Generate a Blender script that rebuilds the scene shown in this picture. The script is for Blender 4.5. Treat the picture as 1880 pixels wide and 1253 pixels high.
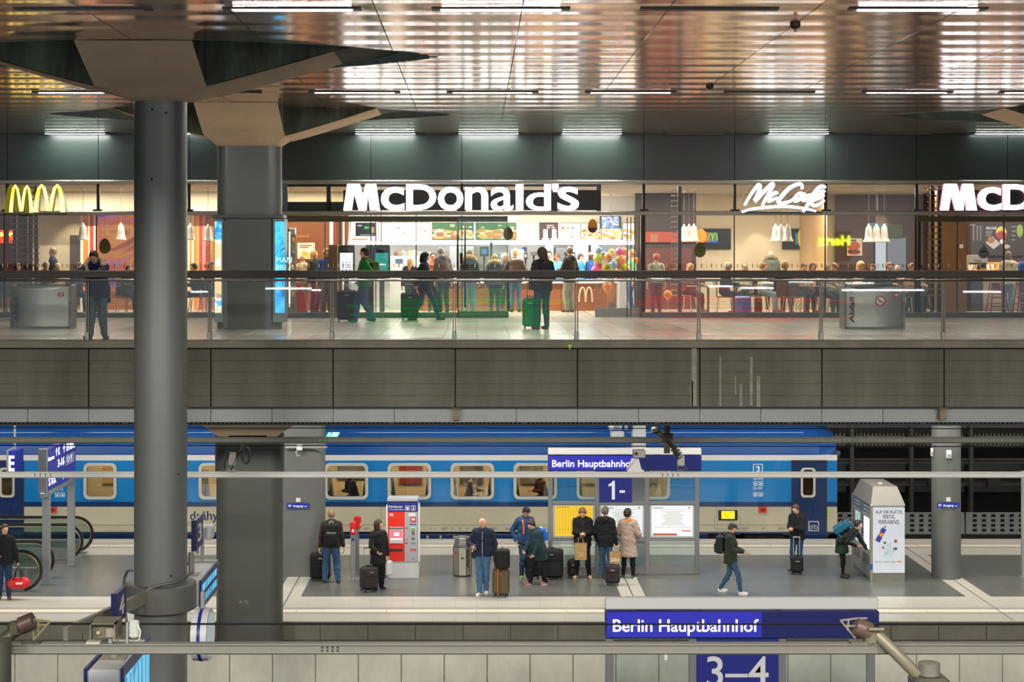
import bpy, math, random
import numpy as np
from mathutils import Vector, Matrix
PI = math.pi
SC = bpy.context.scene
COL = SC.collection
for _o in list(bpy.data.objects): bpy.data.objects.remove(_o)

# ------------------------------------------------------------------ camera, world, exposure
FPX, CX, CY, CAMZ = 3000.0, 875.0, 470.0, 7.9       # focal length and vanishing point in 1880x1253 pixels; eye above the platform
cam_d = bpy.data.cameras.new('camera'); cam = bpy.data.objects.new('camera', cam_d); COL.objects.link(cam)
cam.location = (0, 0, CAMZ); cam.rotation_euler = (PI/2, 0, 0)
cam_d.sensor_width = 36; cam_d.lens = FPX/1880*36
cam_d.shift_x = (940-CX)/1880; cam_d.shift_y = (CY-626.5)/1880
cam_d.clip_start = .1; cam_d.clip_end = 300
SC.camera = cam
SC.view_settings.view_transform = 'Standard'; SC.view_settings.look = 'None'
SC.view_settings.gamma = 1; SC.view_settings.use_curve_mapping = False
SC.view_settings.exposure = 0.0
world = bpy.data.worlds.new('world'); SC.world = world; world.use_nodes = True
world.node_tree.nodes['Background'].inputs[0].default_value = (.82, .90, 1.0, 1)
world.node_tree.nodes['Background'].inputs[1].default_value = .55

def area(name, loc, sx, sy, power, color=(1,1,1), rot=(0,0,0), spread=PI):
    d = bpy.data.lights.new(name, 'AREA'); d.shape = 'RECTANGLE'; d.size = sx; d.size_y = sy
    d.energy = power; d.color = color; d.spread = spread
    o = bpy.data.objects.new(name, d); COL.objects.link(o); o.location = loc; o.rotation_euler = rot
    return o
# lights: strip lights under the deck over the platforms, lamps inside the restaurant, added tunnel, kitchen and hall fills
for x in (-16, -8, 0, 8, 16):
    area('platform_strip_light', (x, 38.8, 4.55), 7.0, .5, 300, (1, .95, .86))
    area('platform_strip_light', (x, 44.6, 4.55), 7.0, .4, 130, (1, .96, .90))
    area('track_strip_light', (x, 32.0, 4.6), 7.0, .5, 120, (1, .96, .88))
for x in (11, 19):
    area('tunnel_fill_light', (x, 52.6, 4.6), 6.0, .3, 260, (1, .96, .9), (math.radians(25), 0, 0))  # unseen fill added to lift the dark cladding and barrier
for x in (-14, 0, 14):
    area('hall_front_fill', (x, -5, 14.6), 6, 3, 3400, (1, .93, .82), (math.radians(58), 0, 0))  # large unseen fill added behind the viewer to light the fascia from the front
for x, p in ((-11,150),(-8,150),(-5,130),(-1.5,330),(1.5,330),(4,170),(7,150),(10,170),(13,170),(16,150)):
    area('restaurant_lamp', (x, 45.2, 9.70), 2.2, .08, p*1.05, (1, .92, .78))
for x in (-9,-4,1,6,11,16):
    area('restaurant_back_lamp', (x, 43.0, 9.70), 2.2, .08, 90, (1, .90, .76))
for x in (-2.5, 0, 2.5):
    area('kitchen_fill_light', (x, 48.6, 8.9), 2.2, .5, 230, (1, .97, .92))  # unseen light added to whiten the kitchen wall

# ------------------------------------------------------------------ materials
def lin(c):
    if isinstance(c, str):
        c = c.lstrip('#'); c = [int(c[i:i+2], 16)/255 for i in (0,2,4)]
    return tuple((v/12.92 if v <= .04045 else ((v+.055)/1.055)**2.4) for v in c)
_MC = {}
def mat(color, rough=.6, metal=0, noise=0, nscale=6, spec=.5, bump=0, bscale=60, stretch=None, coat=0, tint=None):
    key = ('m', color, rough, metal, noise, nscale, spec, bump, bscale, stretch, coat, tint)
    if key in _MC: return _MC[key]
    m = bpy.data.materials.new('material'); m.use_nodes = True; nt = m.node_tree; b = nt.nodes['Principled BSDF']
    c = lin(color); b.inputs['Base Color'].default_value = (*c, 1)
    b.inputs['Roughness'].default_value = rough; b.inputs['Metallic'].default_value = metal
    b.inputs['Specular IOR Level'].default_value = spec
    if coat: b.inputs['Coat Weight'].default_value = coat; b.inputs['Coat Roughness'].default_value = .05
    if noise or bump:
        tc = nt.nodes.new('ShaderNodeTexCoord'); mp = nt.nodes.new('ShaderNodeMapping')
        nt.links.new(tc.outputs['Object'], mp.inputs[0])
        if stretch: mp.inputs['Scale'].default_value = stretch
    if noise:
        n = nt.nodes.new('ShaderNodeTexNoise'); n.inputs['Scale'].default_value = nscale; n.inputs['Detail'].default_value = 6; n.inputs['Roughness'].default_value = .65
        nt.links.new(mp.outputs[0], n.inputs['Vector'])
        r = nt.nodes.new('ShaderNodeValToRGB'); r.color_ramp.elements[0].position = .3; r.color_ramp.elements[1].position = .7
        c2 = lin(tint) if tint else c
        r.color_ramp.elements[0].color = (*[v*(1-noise) for v in c2], 1); r.color_ramp.elements[1].color = (*[min(1, v*(1+noise)) for v in c], 1)
        nt.links.new(n.outputs['Fac'], r.inputs[0]); nt.links.new(r.outputs[0], b.inputs['Base Color'])
    if bump:
        n2 = nt.nodes.new('ShaderNodeTexNoise'); n2.inputs['Scale'].default_value = bscale; n2.inputs['Detail'].default_value = 3
        nt.links.new(mp.outputs[0], n2.inputs['Vector'])
        bp = nt.nodes.new('ShaderNodeBump'); bp.inputs['Strength'].default_value = bump; bp.inputs['Distance'].default_value = .01
        nt.links.new(n2.outputs['Fac'], bp.inputs['Height']); nt.links.new(bp.outputs[0], b.inputs['Normal'])
    _MC[key] = m; return m
def emit(color, strength=1.0):
    key = ('e', color, strength)
    if key in _MC: return _MC[key]
    m = bpy.data.materials.new('lit_material'); m.use_nodes = True; nt = m.node_tree; b = nt.nodes['Principled BSDF']
    c = lin(color); b.inputs['Base Color'].default_value = (.02, .02, .02, 1); b.inputs['Roughness'].default_value = .4
    b.inputs['Emission Color'].default_value = (*c, 1); b.inputs['Emission Strength'].default_value = strength
    _MC[key] = m; return m
def emit_noise(cols, strength=1.0, scale=3, stretch=(1,1,1), w=0, dist=1.5):
    key = ('en', tuple(cols), strength, scale, stretch, w)
    if key in _MC: return _MC[key]
    m = bpy.data.materials.new('lit_print'); m.use_nodes = True; nt = m.node_tree; b = nt.nodes['Principled BSDF']
    tc = nt.nodes.new('ShaderNodeTexCoord'); mp = nt.nodes.new('ShaderNodeMapping'); mp.inputs['Scale'].default_value = stretch
    mp.inputs['Location'].default_value = (w, w*.7, w*.3)
    n = nt.nodes.new('ShaderNodeTexNoise'); n.inputs['Scale'].default_value = scale; n.inputs['Detail'].default_value = 2.5; n.inputs['Distortion'].default_value = dist
    r = nt.nodes.new('ShaderNodeValToRGB'); k = len(cols)
    els = r.color_ramp.elements
    while len(els) < k: els.new(.5)
    for i, c in enumerate(cols):
        els[i].position = .32+.36*i/max(1, k-1); els[i].color = (*lin(c), 1)
    nt.links.new(tc.outputs['Object'], mp.inputs[0]); nt.links.new(mp.outputs[0], n.inputs['Vector']); nt.links.new(n.outputs['Fac'], r.inputs[0])
    b.inputs['Base Color'].default_value = (.02, .02, .02, 1); b.inputs['Roughness'].default_value = .35
    nt.links.new(r.outputs[0], b.inputs['Emission Color']); b.inputs['Emission Strength'].default_value = strength
    _MC[key] = m; return m
def print_noise(cols, scale=3, stretch=(1,1,1), w=0, rough=.6, dist=1.5):
    key = ('pn', tuple(cols), scale, stretch, w)
    if key in _MC: return _MC[key]
    m = emit_noise(cols, 0.0, scale, stretch, w+.001, dist).copy(); nt = m.node_tree; b = nt.nodes['Principled BSDF']
    r = [n for n in nt.nodes if n.type == 'VALTORGB'][0]
    for l in list(b.inputs['Emission Color'].links): nt.links.remove(l)
    nt.links.new(r.outputs[0], b.inputs['Base Color']); b.inputs['Roughness'].default_value = rough
    _MC[key] = m; return m
def glass(tint=(.93,.97,.95), refl=1.0, rough=.02):
    key = ('g', tint, refl, rough)
    if key in _MC: return _MC[key]
    m = bpy.data.materials.new('glass'); m.use_nodes = True; nt = m.node_tree; nt.nodes.clear()
    out = nt.nodes.new('ShaderNodeOutputMaterial'); mx = nt.nodes.new('ShaderNodeMixShader')
    tr = nt.nodes.new('ShaderNodeBsdfTransparent'); tr.inputs[0].default_value = (*tint, 1)
    gl = nt.nodes.new('ShaderNodeBsdfGlossy'); gl.inputs['Roughness'].default_value = rough
    fr = nt.nodes.new('ShaderNodeFresnel'); fr.inputs[0].default_value = 1.45
    mu = nt.nodes.new('ShaderNodeMath'); mu.operation = 'MULTIPLY'; mu.inputs[1].default_value = refl
    nt.links.new(fr.outputs[0], mu.inputs[0]); nt.links.new(mu.outputs[0], mx.inputs[0])
    nt.links.new(tr.outputs[0], mx.inputs[1]); nt.links.new(gl.outputs[0], mx.inputs[2]); nt.links.new(mx.outputs[0], out.inputs[0])
    _MC[key] = m; return m

STEEL = mat('#8c8a84', .32, 1, .10, 5)
DARKSTEEL = mat('#4b4a44', .4, .8)
BLACK = mat('#111214', .5)
RUBBER = mat('#16171a', .35)
WHITEP = mat('#d6d6d2', .45)
GREYP = mat('#8d8f8c', .5)
DBBLUE = mat('#1b2470', .35)

# ------------------------------------------------------------------ meshes
class MB:
    def __init__(s): s.v = []; s.f = []; s.m = []; s.mats = []
    def mi(s, m):
        if m is None: return 0
        if m not in s.mats: s.mats.append(m)
        return s.mats.index(m)
    def add(s, vs, fs, m=None, M=None):
        o = len(s.v); k = s.mi(m)
        if M is not None: vs = [tuple(M @ Vector(v)) for v in vs]
        s.v += [tuple(v) for v in vs]
        for f in fs: s.f.append(tuple(i+o for i in f)); s.m.append(k)
        return s
    def box(s, c, d, m=None, M=None, bev=0):
        x, y, z = d[0]/2, d[1]/2, d[2]/2; cx, cy, cz = c
        if bev > 0:
            b = min(bev, x*.49, y*.49, z*.49); vs = []; 
            for sz, ix in ((-z, b), (-z+b, 0), (z-b, 0), (z, b)):
                X, Y = x-ix, y-ix
                for px, py in ((-X+b, -Y), (X-b, -Y), (X, -Y+b), (X, Y-b), (X-b, Y), (-X+b, Y), (-X, Y-b), (-X, -Y+b)):
                    vs.append((cx+px, cy+py, cz+sz))
            fs = [tuple(range(7, -1, -1)), tuple(range(24, 32))]
            for l in range(3):
                for i in range(8): a, q = l*8+i, l*8+(i+1) % 8; fs.append((a, q, q+8, a+8))
            return s.add(vs, fs, m, M)
        vs = [(cx-x,cy-y,cz-z),(cx+x,cy-y,cz-z),(cx+x,cy+y,cz-z),(cx-x,cy+y,cz-z),(cx-x,cy-y,cz+z),(cx+x,cy-y,cz+z),(cx+x,cy+y,cz+z),(cx-x,cy+y,cz+z)]
        return s.add(vs, [(0,3,2,1),(4,5,6,7),(0,1,5,4),(1,2,6,5),(2,3,7,6),(3,0,4,7)], m, M)
    def bb(s, x0, x1, y0, y1, z0, z1, m=None, bev=0):
        return s.box(((x0+x1)/2, (y0+y1)/2, (z0+z1)/2), (abs(x1-x0), abs(y1-y0), abs(z1-z0)), m, None, bev)
    def cyl(s, p0, p1, r, n=12, r2=None, m=None, caps=True):
        p0, p1 = Vector(p0), Vector(p1); r2 = r if r2 is None else r2
        a = (p1-p0); a.normalize() if a.length > 1e-9 else None
        u = a.orthogonal().normalized(); w = a.cross(u)
        vs = [tuple(p0+(u*math.cos(t)+w*math.sin(t))*r) for t in [2*PI*i/n for i in range(n)]]
        vs += [tuple(p1+(u*math.cos(t)+w*math.sin(t))*r2) for t in [2*PI*i/n for i in range(n)]]
        fs = [(i, (i+1) % n, n+(i+1) % n, n+i) for i in range(n)]
        if caps: fs += [tuple(range(n-1, -1, -1)), tuple(range(n, 2*n))]
        return s.add(vs, fs, m)
    def tube(s, pts, r, n=8, m=None, caps=True, closed=False):
        pts = [Vector(p) for p in pts]; N = len(pts); rs = r if isinstance(r, (list, tuple)) else [r]*N
        vs = []; up = None
        for i, p in enumerate(pts):
            if closed: t = pts[(i+1) % N]-pts[i-1]
            else: t = pts[min(i+1, N-1)]-pts[max(i-1, 0)]
            t.normalize()
            if up is None: up = t.orthogonal().normalized()
            up = (up-t*up.dot(t)); up = up.normalized() if up.length > 1e-6 else t.orthogonal().normalized()
            w = t.cross(up)
            for k in range(n): a = 2*PI*k/n; vs.append(tuple(p+(up*math.cos(a)+w*math.sin(a))*rs[i]))
        fs = []
        for i in range(N if closed else N-1):
            j = (i+1) % N
            for k in range(n): fs.append((i*n+k, i*n+(k+1) % n, j*n+(k+1) % n, j*n+k))
        if caps and not closed: fs += [tuple(range(n-1, -1, -1)), tuple(range((N-1)*n, N*n))]
        return s.add(vs, fs, m)
    def sweep(s, pts, prof, closed=False, m=None, up=(0,0,1)):
        # prof: list of (a,b): a along side, b along up
        pts = [Vector(p) for p in pts]; N = len(pts); n = len(prof); vs = []; U = Vector(up)
        for i, p in enumerate(pts):
            t = (pts[(i+1) % N]-pts[i-1]) if closed else (pts[min(i+1, N-1)]-pts[max(i-1, 0)])
            t.normalize(); sd = t.cross(U).normalized()
            for a, b in prof: vs.append(tuple(p+sd*a+U*b))
        fs = []
        for i in range(N if closed else N-1):
            j = (i+1) % N
            for k in range(n): fs.append((i*n+k, i*n+(k+1) % n, j*n+(k+1) % n, j*n+k))
        if not closed: fs += [tuple(range(n-1, -1, -1)), tuple(range((N-1)*n, N*n))]
        return s.add(vs, fs, m)
    def prism(s, poly, a, b, axis='z', m=None):
        # polygon in the plane perpendicular to axis, extruded a..b. axis y: poly is (x,z); axis x: poly is (y,z)
        def P(p, t): return {'z': (p[0], p[1], t), 'y': (p[0], t, p[1]), 'x': (t, p[0], p[1])}[axis]
        n = len(poly); vs = [P(p, a) for p in poly]+[P(p, b) for p in poly]
        fs = [(i, (i+1) % n, n+(i+1) % n, n+i) for i in range(n)]+[tuple(range(n-1, -1, -1)), tuple(range(n, 2*n))]
        return s.add(vs, fs, m)
    def lathe(s, prof, c=(0,0,0), n=20, m=None):
        vs = []; fs = []
        for r, z in prof:
            for k in range(n): a = 2*PI*k/n; vs.append((c[0]+r*math.cos(a), c[1]+r*math.sin(a), c[2]+z))
        for i in range(len(prof)-1):
            for k in range(n): fs.append((i*n+k, i*n+(k+1) % n, (i+1)*n+(k+1) % n, (i+1)*n+k))
        fs += [tuple(range(n-1, -1, -1)), tuple(range((len(prof)-1)*n, len(prof)*n))]
        return s.add(vs, fs, m)
    def ell(s, c, r, n=12, m=None, M=None):
        vs = []; fs = []; L = n//2
        for i in range(1, L):
            t = PI*i/L
            for k in range(n): a = 2*PI*k/n; vs.append((c[0]+r[0]*math.sin(t)*math.cos(a), c[1]+r[1]*math.sin(t)*math.sin(a), c[2]-r[2]*math.cos(t)))
        for i in range(L-2):
            for k in range(n): fs.append((i*n+k, i*n+(k+1) % n, (i+1)*n+(k+1) % n, (i+1)*n+k))
        b = len(vs); vs += [(c[0], c[1], c[2]-r[2]), (c[0], c[1], c[2]+r[2])]
        for k in range(n): fs.append((b, (k+1) % n, k)); fs.append((b+1, (L-2)*n+k, (L-2)*n+(k+1) % n))
        return s.add(vs, fs, m, M)
    def ring(s, outer, inner, y0, y1, m=None):
        # frame: outer/inner loops of (x,z) with same count, extruded y0..y1
        n = len(outer); vs = []
        for y in (y0, y1):
            vs += [(p[0], y, p[1]) for p in outer]+[(p[0], y, p[1]) for p in inner]
        fs = []
        for i in range(n):
            j = (i+1) % n
            fs += [(i, j, n+j, n+i), (2*n+i, 3*n+i, 3*n+j, 2*n+j), (i, 2*n+i, 2*n+j, j), (n+i, n+j, 3*n+j, 3*n+i)]
        return s.add(vs, fs, m)
    def build(s, name, m=None, parent=None, smooth=False, loc=None, auto=False):
        me = bpy.data.meshes.new(name); me.from_pydata(s.v, [], s.f)
        mats = s.mats if s.mats else ([m] if m else [])
        for q in mats: me.materials.append(q)
        if len(s.mats) > 1:
            me.polygons.foreach_set('material_index', s.m)
        if smooth or auto: me.polygons.foreach_set('use_smooth', [True]*len(me.polygons))
        me.update()
        if auto:
            try: me.set_sharp_from_angle(angle=math.radians(38))
            except Exception: pass
        o = bpy.data.objects.new(name, me); COL.objects.link(o)
        if parent: o.parent = parent
        if loc: o.location = loc
        return o
def rrect(x0, x1, z0, z1, r, n=5):
    out = []
    for cx, cz, a0 in ((x1-r, z1-r, 0), (x0+r, z1-r, 90), (x0+r, z0+r, 180), (x1-r, z0+r, 270)):
        for i in range(n+1):
            a = math.radians(a0+90*i/n); out.append((cx+r*math.cos(a), cz+r*math.sin(a)))
    return out
def thing(name, label, cat, loc=(0,0,0), rotz=0, group=None):
    o = bpy.data.objects.new(name, None); COL.objects.link(o); o.location = loc; o.rotation_euler = (0,0,rotz)
    o.empty_display_size = .2
    o['label'] = label; o['category'] = cat
    if group: o['group'] = group
    return o
def tag(o, label, cat, group=None, kind=None):
    o['label'] = label; o['category'] = cat
    if group: o['group'] = group
    if kind: o['kind'] = kind
    return o
def struct(o): o['kind'] = 'structure'; return o
def copy_tree(o, parent=None):
    c = o.copy(); COL.objects.link(c)
    if parent: c.parent = parent
    for ch in [q for q in o.children]: copy_tree(ch, c)
    return c
def PX(px, D): return (px-CX)*D/FPX
def PZ(py, D): return CAMZ-(py-CY)*D/FPX
def P(px, py, D): return (PX(px, D), D, PZ(py, D))
def floorD(py, z=0): return (CAMZ-z)*FPX/(py-CY)

def text_mb(body, size, mb=None, at=(0,0,0), m=None, extrude=.01, offset=0, sx=1, align='LEFT', rot=None, fit=None, space=1.0, shear=0):
    """letters standing in the XZ plane facing -Y, or turned by the matrix rot; fit = (width, height) wanted"""
    c = bpy.data.curves.new('lettering', 'FONT'); c.body = body; c.size = size; c.extrude = extrude; c.offset = offset
    c.space_character = space; c.resolution_u = 4; c.shear = shear
    o = bpy.data.objects.new('lettering', c); me = bpy.data.meshes.new_from_object(o)
    vs = [v.co.copy() for v in me.vertices]; fs = [tuple(p.vertices) for p in me.polygons]
    bpy.data.objects.remove(o); bpy.data.curves.remove(c); bpy.data.meshes.remove(me)
    x0 = min(v.x for v in vs); x1 = max(v.x for v in vs); y0 = min(v.y for v in vs); y1 = max(v.y for v in vs)
    kx = sx; ky = 1
    if fit:
        if fit[0]: kx = fit[0]/(x1-x0)
        if fit[1]: ky = fit[1]/(y1-y0)
        else: ky = kx/sx if fit[0] else 1
        ox = x0*kx; oy = y0*ky if fit[1] else 0
    else: ox = x0*kx; oy = 0
    if align == 'CENTER': ox += (x1-x0)*kx/2
    if align == 'RIGHT': ox += (x1-x0)*kx
    out = [Vector((v.x*kx-ox, -v.z, v.y*ky-oy)) for v in vs]
    A = Vector(at)
    if rot is not None: out = [A+rot @ v for v in out]
    else: out = [A+v for v in out]
    mb = mb or MB(); mb.add(out, fs, m)
    return mb
RX = lambda a: Matrix.Rotation(math.radians(a), 3, 'X')
RZ = lambda a: Matrix.Rotation(math.radians(a), 3, 'Z')
RY = lambda a: Matrix.Rotation(math.radians(a), 3, 'Y')
# ------------------------------------------------------------------ the shell of the station
UZ = 6.35                 # upper floor
FD = 41.15                # shop front distance
CEZ = 10.98               # hall ceiling
def tile_mat(base, joint, sx, sy, mortar=.012, rough=.35, noise=.12, bond=0.0, nsc=1.3):
    m = bpy.data.materials.new('tiles'); m.use_nodes = True; nt = m.node_tree; b = nt.nodes['Principled BSDF']
    tc = nt.nodes.new('ShaderNodeTexCoord'); mp = nt.nodes.new('ShaderNodeMapping')
    mp.inputs['Scale'].default_value = (1/sx, 1/sy, 1)
    br = nt.nodes.new('ShaderNodeTexBrick'); br.offset = bond; br.inputs['Scale'].default_value = 1
    br.inputs['Brick Width'].default_value = 1; br.inputs['Row Height'].default_value = 1
    br.inputs['Mortar Size'].default_value = mortar/max(sx, sy); br.inputs['Mortar Smooth'].default_value = .1
    c = lin(base); br.inputs['Color1'].default_value = (*[v*(1-noise*.35) for v in c], 1); br.inputs['Color2'].default_value = (*[min(1, v*(1+noise*.35)) for v in c], 1)
    br.inputs['Mortar'].default_value = (*lin(joint), 1)
    n = nt.nodes.new('ShaderNodeTexNoise'); n.inputs['Scale'].default_value = nsc; n.inputs['Detail'].default_value = 7; n.inputs['Roughness'].default_value = .7
    mr = nt.nodes.new('ShaderNodeMapRange'); mr.inputs[3].default_value = 1-noise*1.6; mr.inputs[4].default_value = 1+noise*1.6
    mm = nt.nodes.new('ShaderNodeMixRGB'); mm.blend_type = 'MULTIPLY'; mm.inputs[0].default_value = 1
    nt.links.new(tc.outputs['Object'], mp.inputs[0]); nt.links.new(mp.outputs[0], br.inputs['Vector']); nt.links.new(tc.outputs['Object'], n.inputs['Vector'])
    nt.links.new(n.outputs['Fac'], mr.inputs[0]); nt.links.new(br.outputs['Color'], mm.inputs[1]); nt.links.new(mr.outputs[0], mm.inputs[2])
    nt.links.new(mm.outputs[0], b.inputs['Base Color']); b.inputs['Roughness'].default_value = rough
    return m
def concrete(base, noise=.25, sc=1.2, stretch=(1,1,.35), rough=.75, tint=None):
    return mat(base, rough, 0, noise, sc, .3, .25, 25, stretch, 0, tint)
# lower platform: dark granite fields, light stone bands, tactile strip, light edge
NE, FE = 35.4, 45.5       # near and far platform edge
DK = tile_mat('#636460', '#85847e', .48, .96, .008, .28, .13, 0, .9)
LT = tile_mat('#bfbbb0', '#98948b', .48, .96, .007, .35, .06, 0, .7)
GV = mat('#9c978e', .5, 0, .1, 3)
TK = tile_mat('#e6dfc9', '#b3ac9a', 2.0, 3.0, .012, .45, .04)
nd0 = floorD(1096); nd1 = floorD(1116); nd2 = floorD(1119.5); nd3 = floorD(1124.5); nd4 = floorD(1128)
fd0 = floorD(1019.5); fd1 = floorD(1006); fd2 = floorD(1004); fd3 = floorD(1000.5); fd4 = floorD(998.5)
g = MB()
g.bb(-26, 26, NE+.02, FE-.02, -.75, -.02, concrete('#5b5850'))
bays = [-20.34, -12.36, -4.36, 3.63, 11.62, 19.6]   # light cross strips (centre X)
bw = .285
def strip_edges(x): return (x-bw, x+bw)
xs = [-26]+[e for x in bays for e in strip_edges(x)]+[26]
for i in range(len(xs)-1):
    g.bb(xs[i], xs[i+1], nd0, fd0, -.02, 0, DK if i % 2 == 0 else LT)
for (a, b, mm) in ((NE-.08, nd4, LT), (nd4, nd3, GV), (nd3, nd2, TK), (nd2, nd1, GV), (nd1, nd0, LT), (fd0, fd1, LT), (fd1, fd2, GV), (fd2, fd3, TK), (fd3, fd4, GV), (fd4, FE+.08, LT)):
    g.bb(-26, 26, a, b, -.02, 0 if mm is not GV else -.002, mm)
struct(g.build('floor_platform'))
g = MB()
for x in bays: g.bb(x-.012, x+.012, NE, FE, 0, .0025, mat('#4a4a46', .6))
struct(g.build('trim_1'))
# platform edge fascia
g = MB(); g.bb(-26, 26, NE-.02, NE+.15, -.42, -.02, concrete('#6b695f', .2))
for i in range(-25, 26): g.bb(i*1.03-.3, i*1.03-.288, NE-.025, NE, -.42, -.02, BLACK)
struct(g.build('trim_2'))
# track bed and rails, divider wall between the tracks
g = MB(); g.bb(-30, 30, 6, 60, -1.05, -.95, concrete('#3a3833', .3)); struct(g.build('floor_track'))
TB = mat('#6a5c50', .35, .9, .2, 8)
def rail_pair(D, label):
    t = thing('track', label, 'track', (0, D, -.95))
    for s in (-1, 1):
        y = s*.7175
        MB().prism([(y-.07, 0), (y+.07, 0), (y+.07, .02), (y+.015, .035), (y+.015, .13), (y+.036, .14), (y+.036, .17), (y-.036, .17), (y-.036, .14), (y-.015, .13), (y-.015, .035), (y-.07, .02)], -26, 26, 'x').build('rail', TB, t)
    sl = MB()
    for i in range(-40, 41): sl.box((i*.63, 0, -.0), (.26, 2.4, .09), None, None, .02)
    o = sl.build('sleepers', concrete('#55524a', .2), t); o['kind'] = 'stuff'
rail_pair(33.3, 'steel railway track in the dark bed right before the platform edge')
rail_pair(28.3, 'steel railway track on the viewer side of the pale divider wall')
rail_pair(47.3, 'steel railway track under the blue passenger coach')
g = MB()
for i in range(-28, 29):
    g.bb(i*.79+.2, i*.79+.2+.778, 30.05, 30.2, -.95, .70, None, .012)
struct(g.build('wall_divider', mat('#d9d7c8', .6, 0, .10, 1.6, .3, .15, 20, (1,1,.5), 0, '#cfccbe')))
g = MB(); g.bb(-26, 26, 30.02, 30.23, .70, .76); struct(g.build('trim_3', GREYP))
# dark things low between tracks seen under the platform edge
g = MB()
for i in range(-10, 12):
    g.bb(i*2.3-.05, i*2.3+.03, 34.9, 35.2, -.95, -.45); g.bb(i*2.3+.9, i*2.3+1.4, 35.0, 35.3, -.85, -.48)
struct(g.build('trim_4', mat('#23221f', .6)))
# wall behind the train, right: perforated barrier + dark clad tunnel wall
g = MB(); g.bb(-30, 30, 56, 56.3, -1, 6, mat('#1d1d1b', .7, 0, .3, 2)); struct(g.build('wall_rear'))
PF = mat('#b4b6b4', .4, .3, .06, 4)
HOLE = mat('#17181a', .7)
for k in range(7):
    x0 = PX(1150, 50.5)+k*2.92 if False else 5.05+k*3.36
    b = thing('perforated_barrier', ['perforated grey metal barrier panel behind the coach end', 'perforated grey barrier panel just right of the coach buffer', 'perforated grey barrier panel between the vending machine and the round column', 'perforated grey barrier panel at the right side of the round column', 'perforated grey barrier panel nearest the right picture edge', '', ''][k] or 'perforated grey barrier panel beyond the right picture edge', 'barrier', (x0, 50.5, -.70), 0, 'perforated barrier panels along the far track')
    if k > 4: bpy.data.objects.remove(b); continue
    pm = MB(); W, H = 3.3, .66
    pm.bb(0, W, 0, .04, 0, H)
    pm.build('panel', PF, b)
    hm = MB()
    for i in range(11):
        for j in range(4):
            hm.bb(.2+i*.285, .2+i*.285+.13, -.004, .0, .07+j*.15, .07+j*.15+.09)
    hm.build('perforation', HOLE, b)
    MB().bb(.02, .1, .04, .14, -.3, H).build('post', DARKSTEEL, b)
g = MB(); g.bb(3, 28, 50.3, 50.9, -1, -.74); struct(g.build('trim_5', concrete('#2c2b28')))
# tunnel cladding frames (dark)
CL = mat('#2a2a28', .55, .2); CL2 = mat('#3b3b37', .5, .3, .2, 3)
g = MB()
for i in range(10):
    x = 8.6+i*2.0; g.bb(x-.06, x+.06, 54.8, 55.0, -1, 4.8, CL2)
for z in (.2, .95, 1.05, 2.15, 2.3, 3.3, 3.42): g.bb(6, 28, 54.9, 54.98, z-.03, z+.03, CL2)
for i in range(10):
    x = 8.6+i*2.0
    for z0, z1 in ((1.45, 2.05), (2.45, 3.05)):
        for j in range(13): g.bb(x+.2+j*.13, x+.2+j*.13+.05, 55.1, 55.14, z0, z1, mat('#55544e', .5, .3))
        for j in range(4): g.bb(x+.15, x+1.85, 55.12, 55.15, z0+j*.17, z0+j*.17+.035, mat('#55544e', .5, .3))
    g.bb(x+.1, x+1.9, 55.3, 55.35, -.1, .9, CL)
    g.bb(x+.5, x+.9, 54.6, 54.9, .15, .5, CL)
struct(g.build('wall_cladding'))

# ---- upper deck
PANEL_D = 29.8
US = tile_mat('#b5ada0', '#7f7a70', .63, .63, .008, .22, .07, 0, .8)
USL = tile_mat('#e6e0d3', '#9b968b', .63, .63, .008, .2, .05, 0, .8)
g = MB()
g.bb(-26, 26, 30.05, 56, 4.95, UZ-.02, concrete('#6f6c64'))
ld0, ld1 = floorD(615, UZ), floorD(592, UZ)
g.bb(-26, 26, 30.05, ld0, UZ-.02, UZ, US); g.bb(-26, 26, ld1, FD-.05, UZ-.02, UZ, US)
for x0, x1, mm in ((-26, -7.6, USL), (-7.6, -4.6, US), (-4.6, 3.1, USL), (3.1, 4.4, US), (4.4, 26, USL)):
    g.bb(x0, x1, ld0, ld1, UZ-.02, UZ, mm)
g.bb(-26, 26, FD-.05, 56, UZ-.02, UZ, tile_mat('#b3aa9a', '#847c70', .6, .6, .008, .25, .06))
struct(g.build('floor_upper'))
EDG = concrete('#7c786b', .22, 2.2, (1,1,1))
g = MB(); g.bb(-26, 26, 29.72, 30.1, UZ-.13, UZ+.01, None, .015); struct(g.build('trim_6', EDG))
CP = concrete('#66635a', .30, .9, (1,1,.22), .8, '#625f54')
xj = [PX(163+224.3*k, PANEL_D) for k in range(-2, 10)]
names_p = {0: 'at the left picture edge', 1: 'left of the near round column', 2: 'just behind the right side of the near round column', 3: 'directly right of the wide steel column', 4: 'under the walking man in green', 5: 'under the woman with the green suitcase', 6: 'in the middle, right of the rust-streaked bracket', 7: 'with pale vertical streaks, under the red floor glow', 8: 'under the right litter bin', 9: 'at the right picture edge', 10: 'past the right edge'}
lab = {-1: 0}
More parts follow.
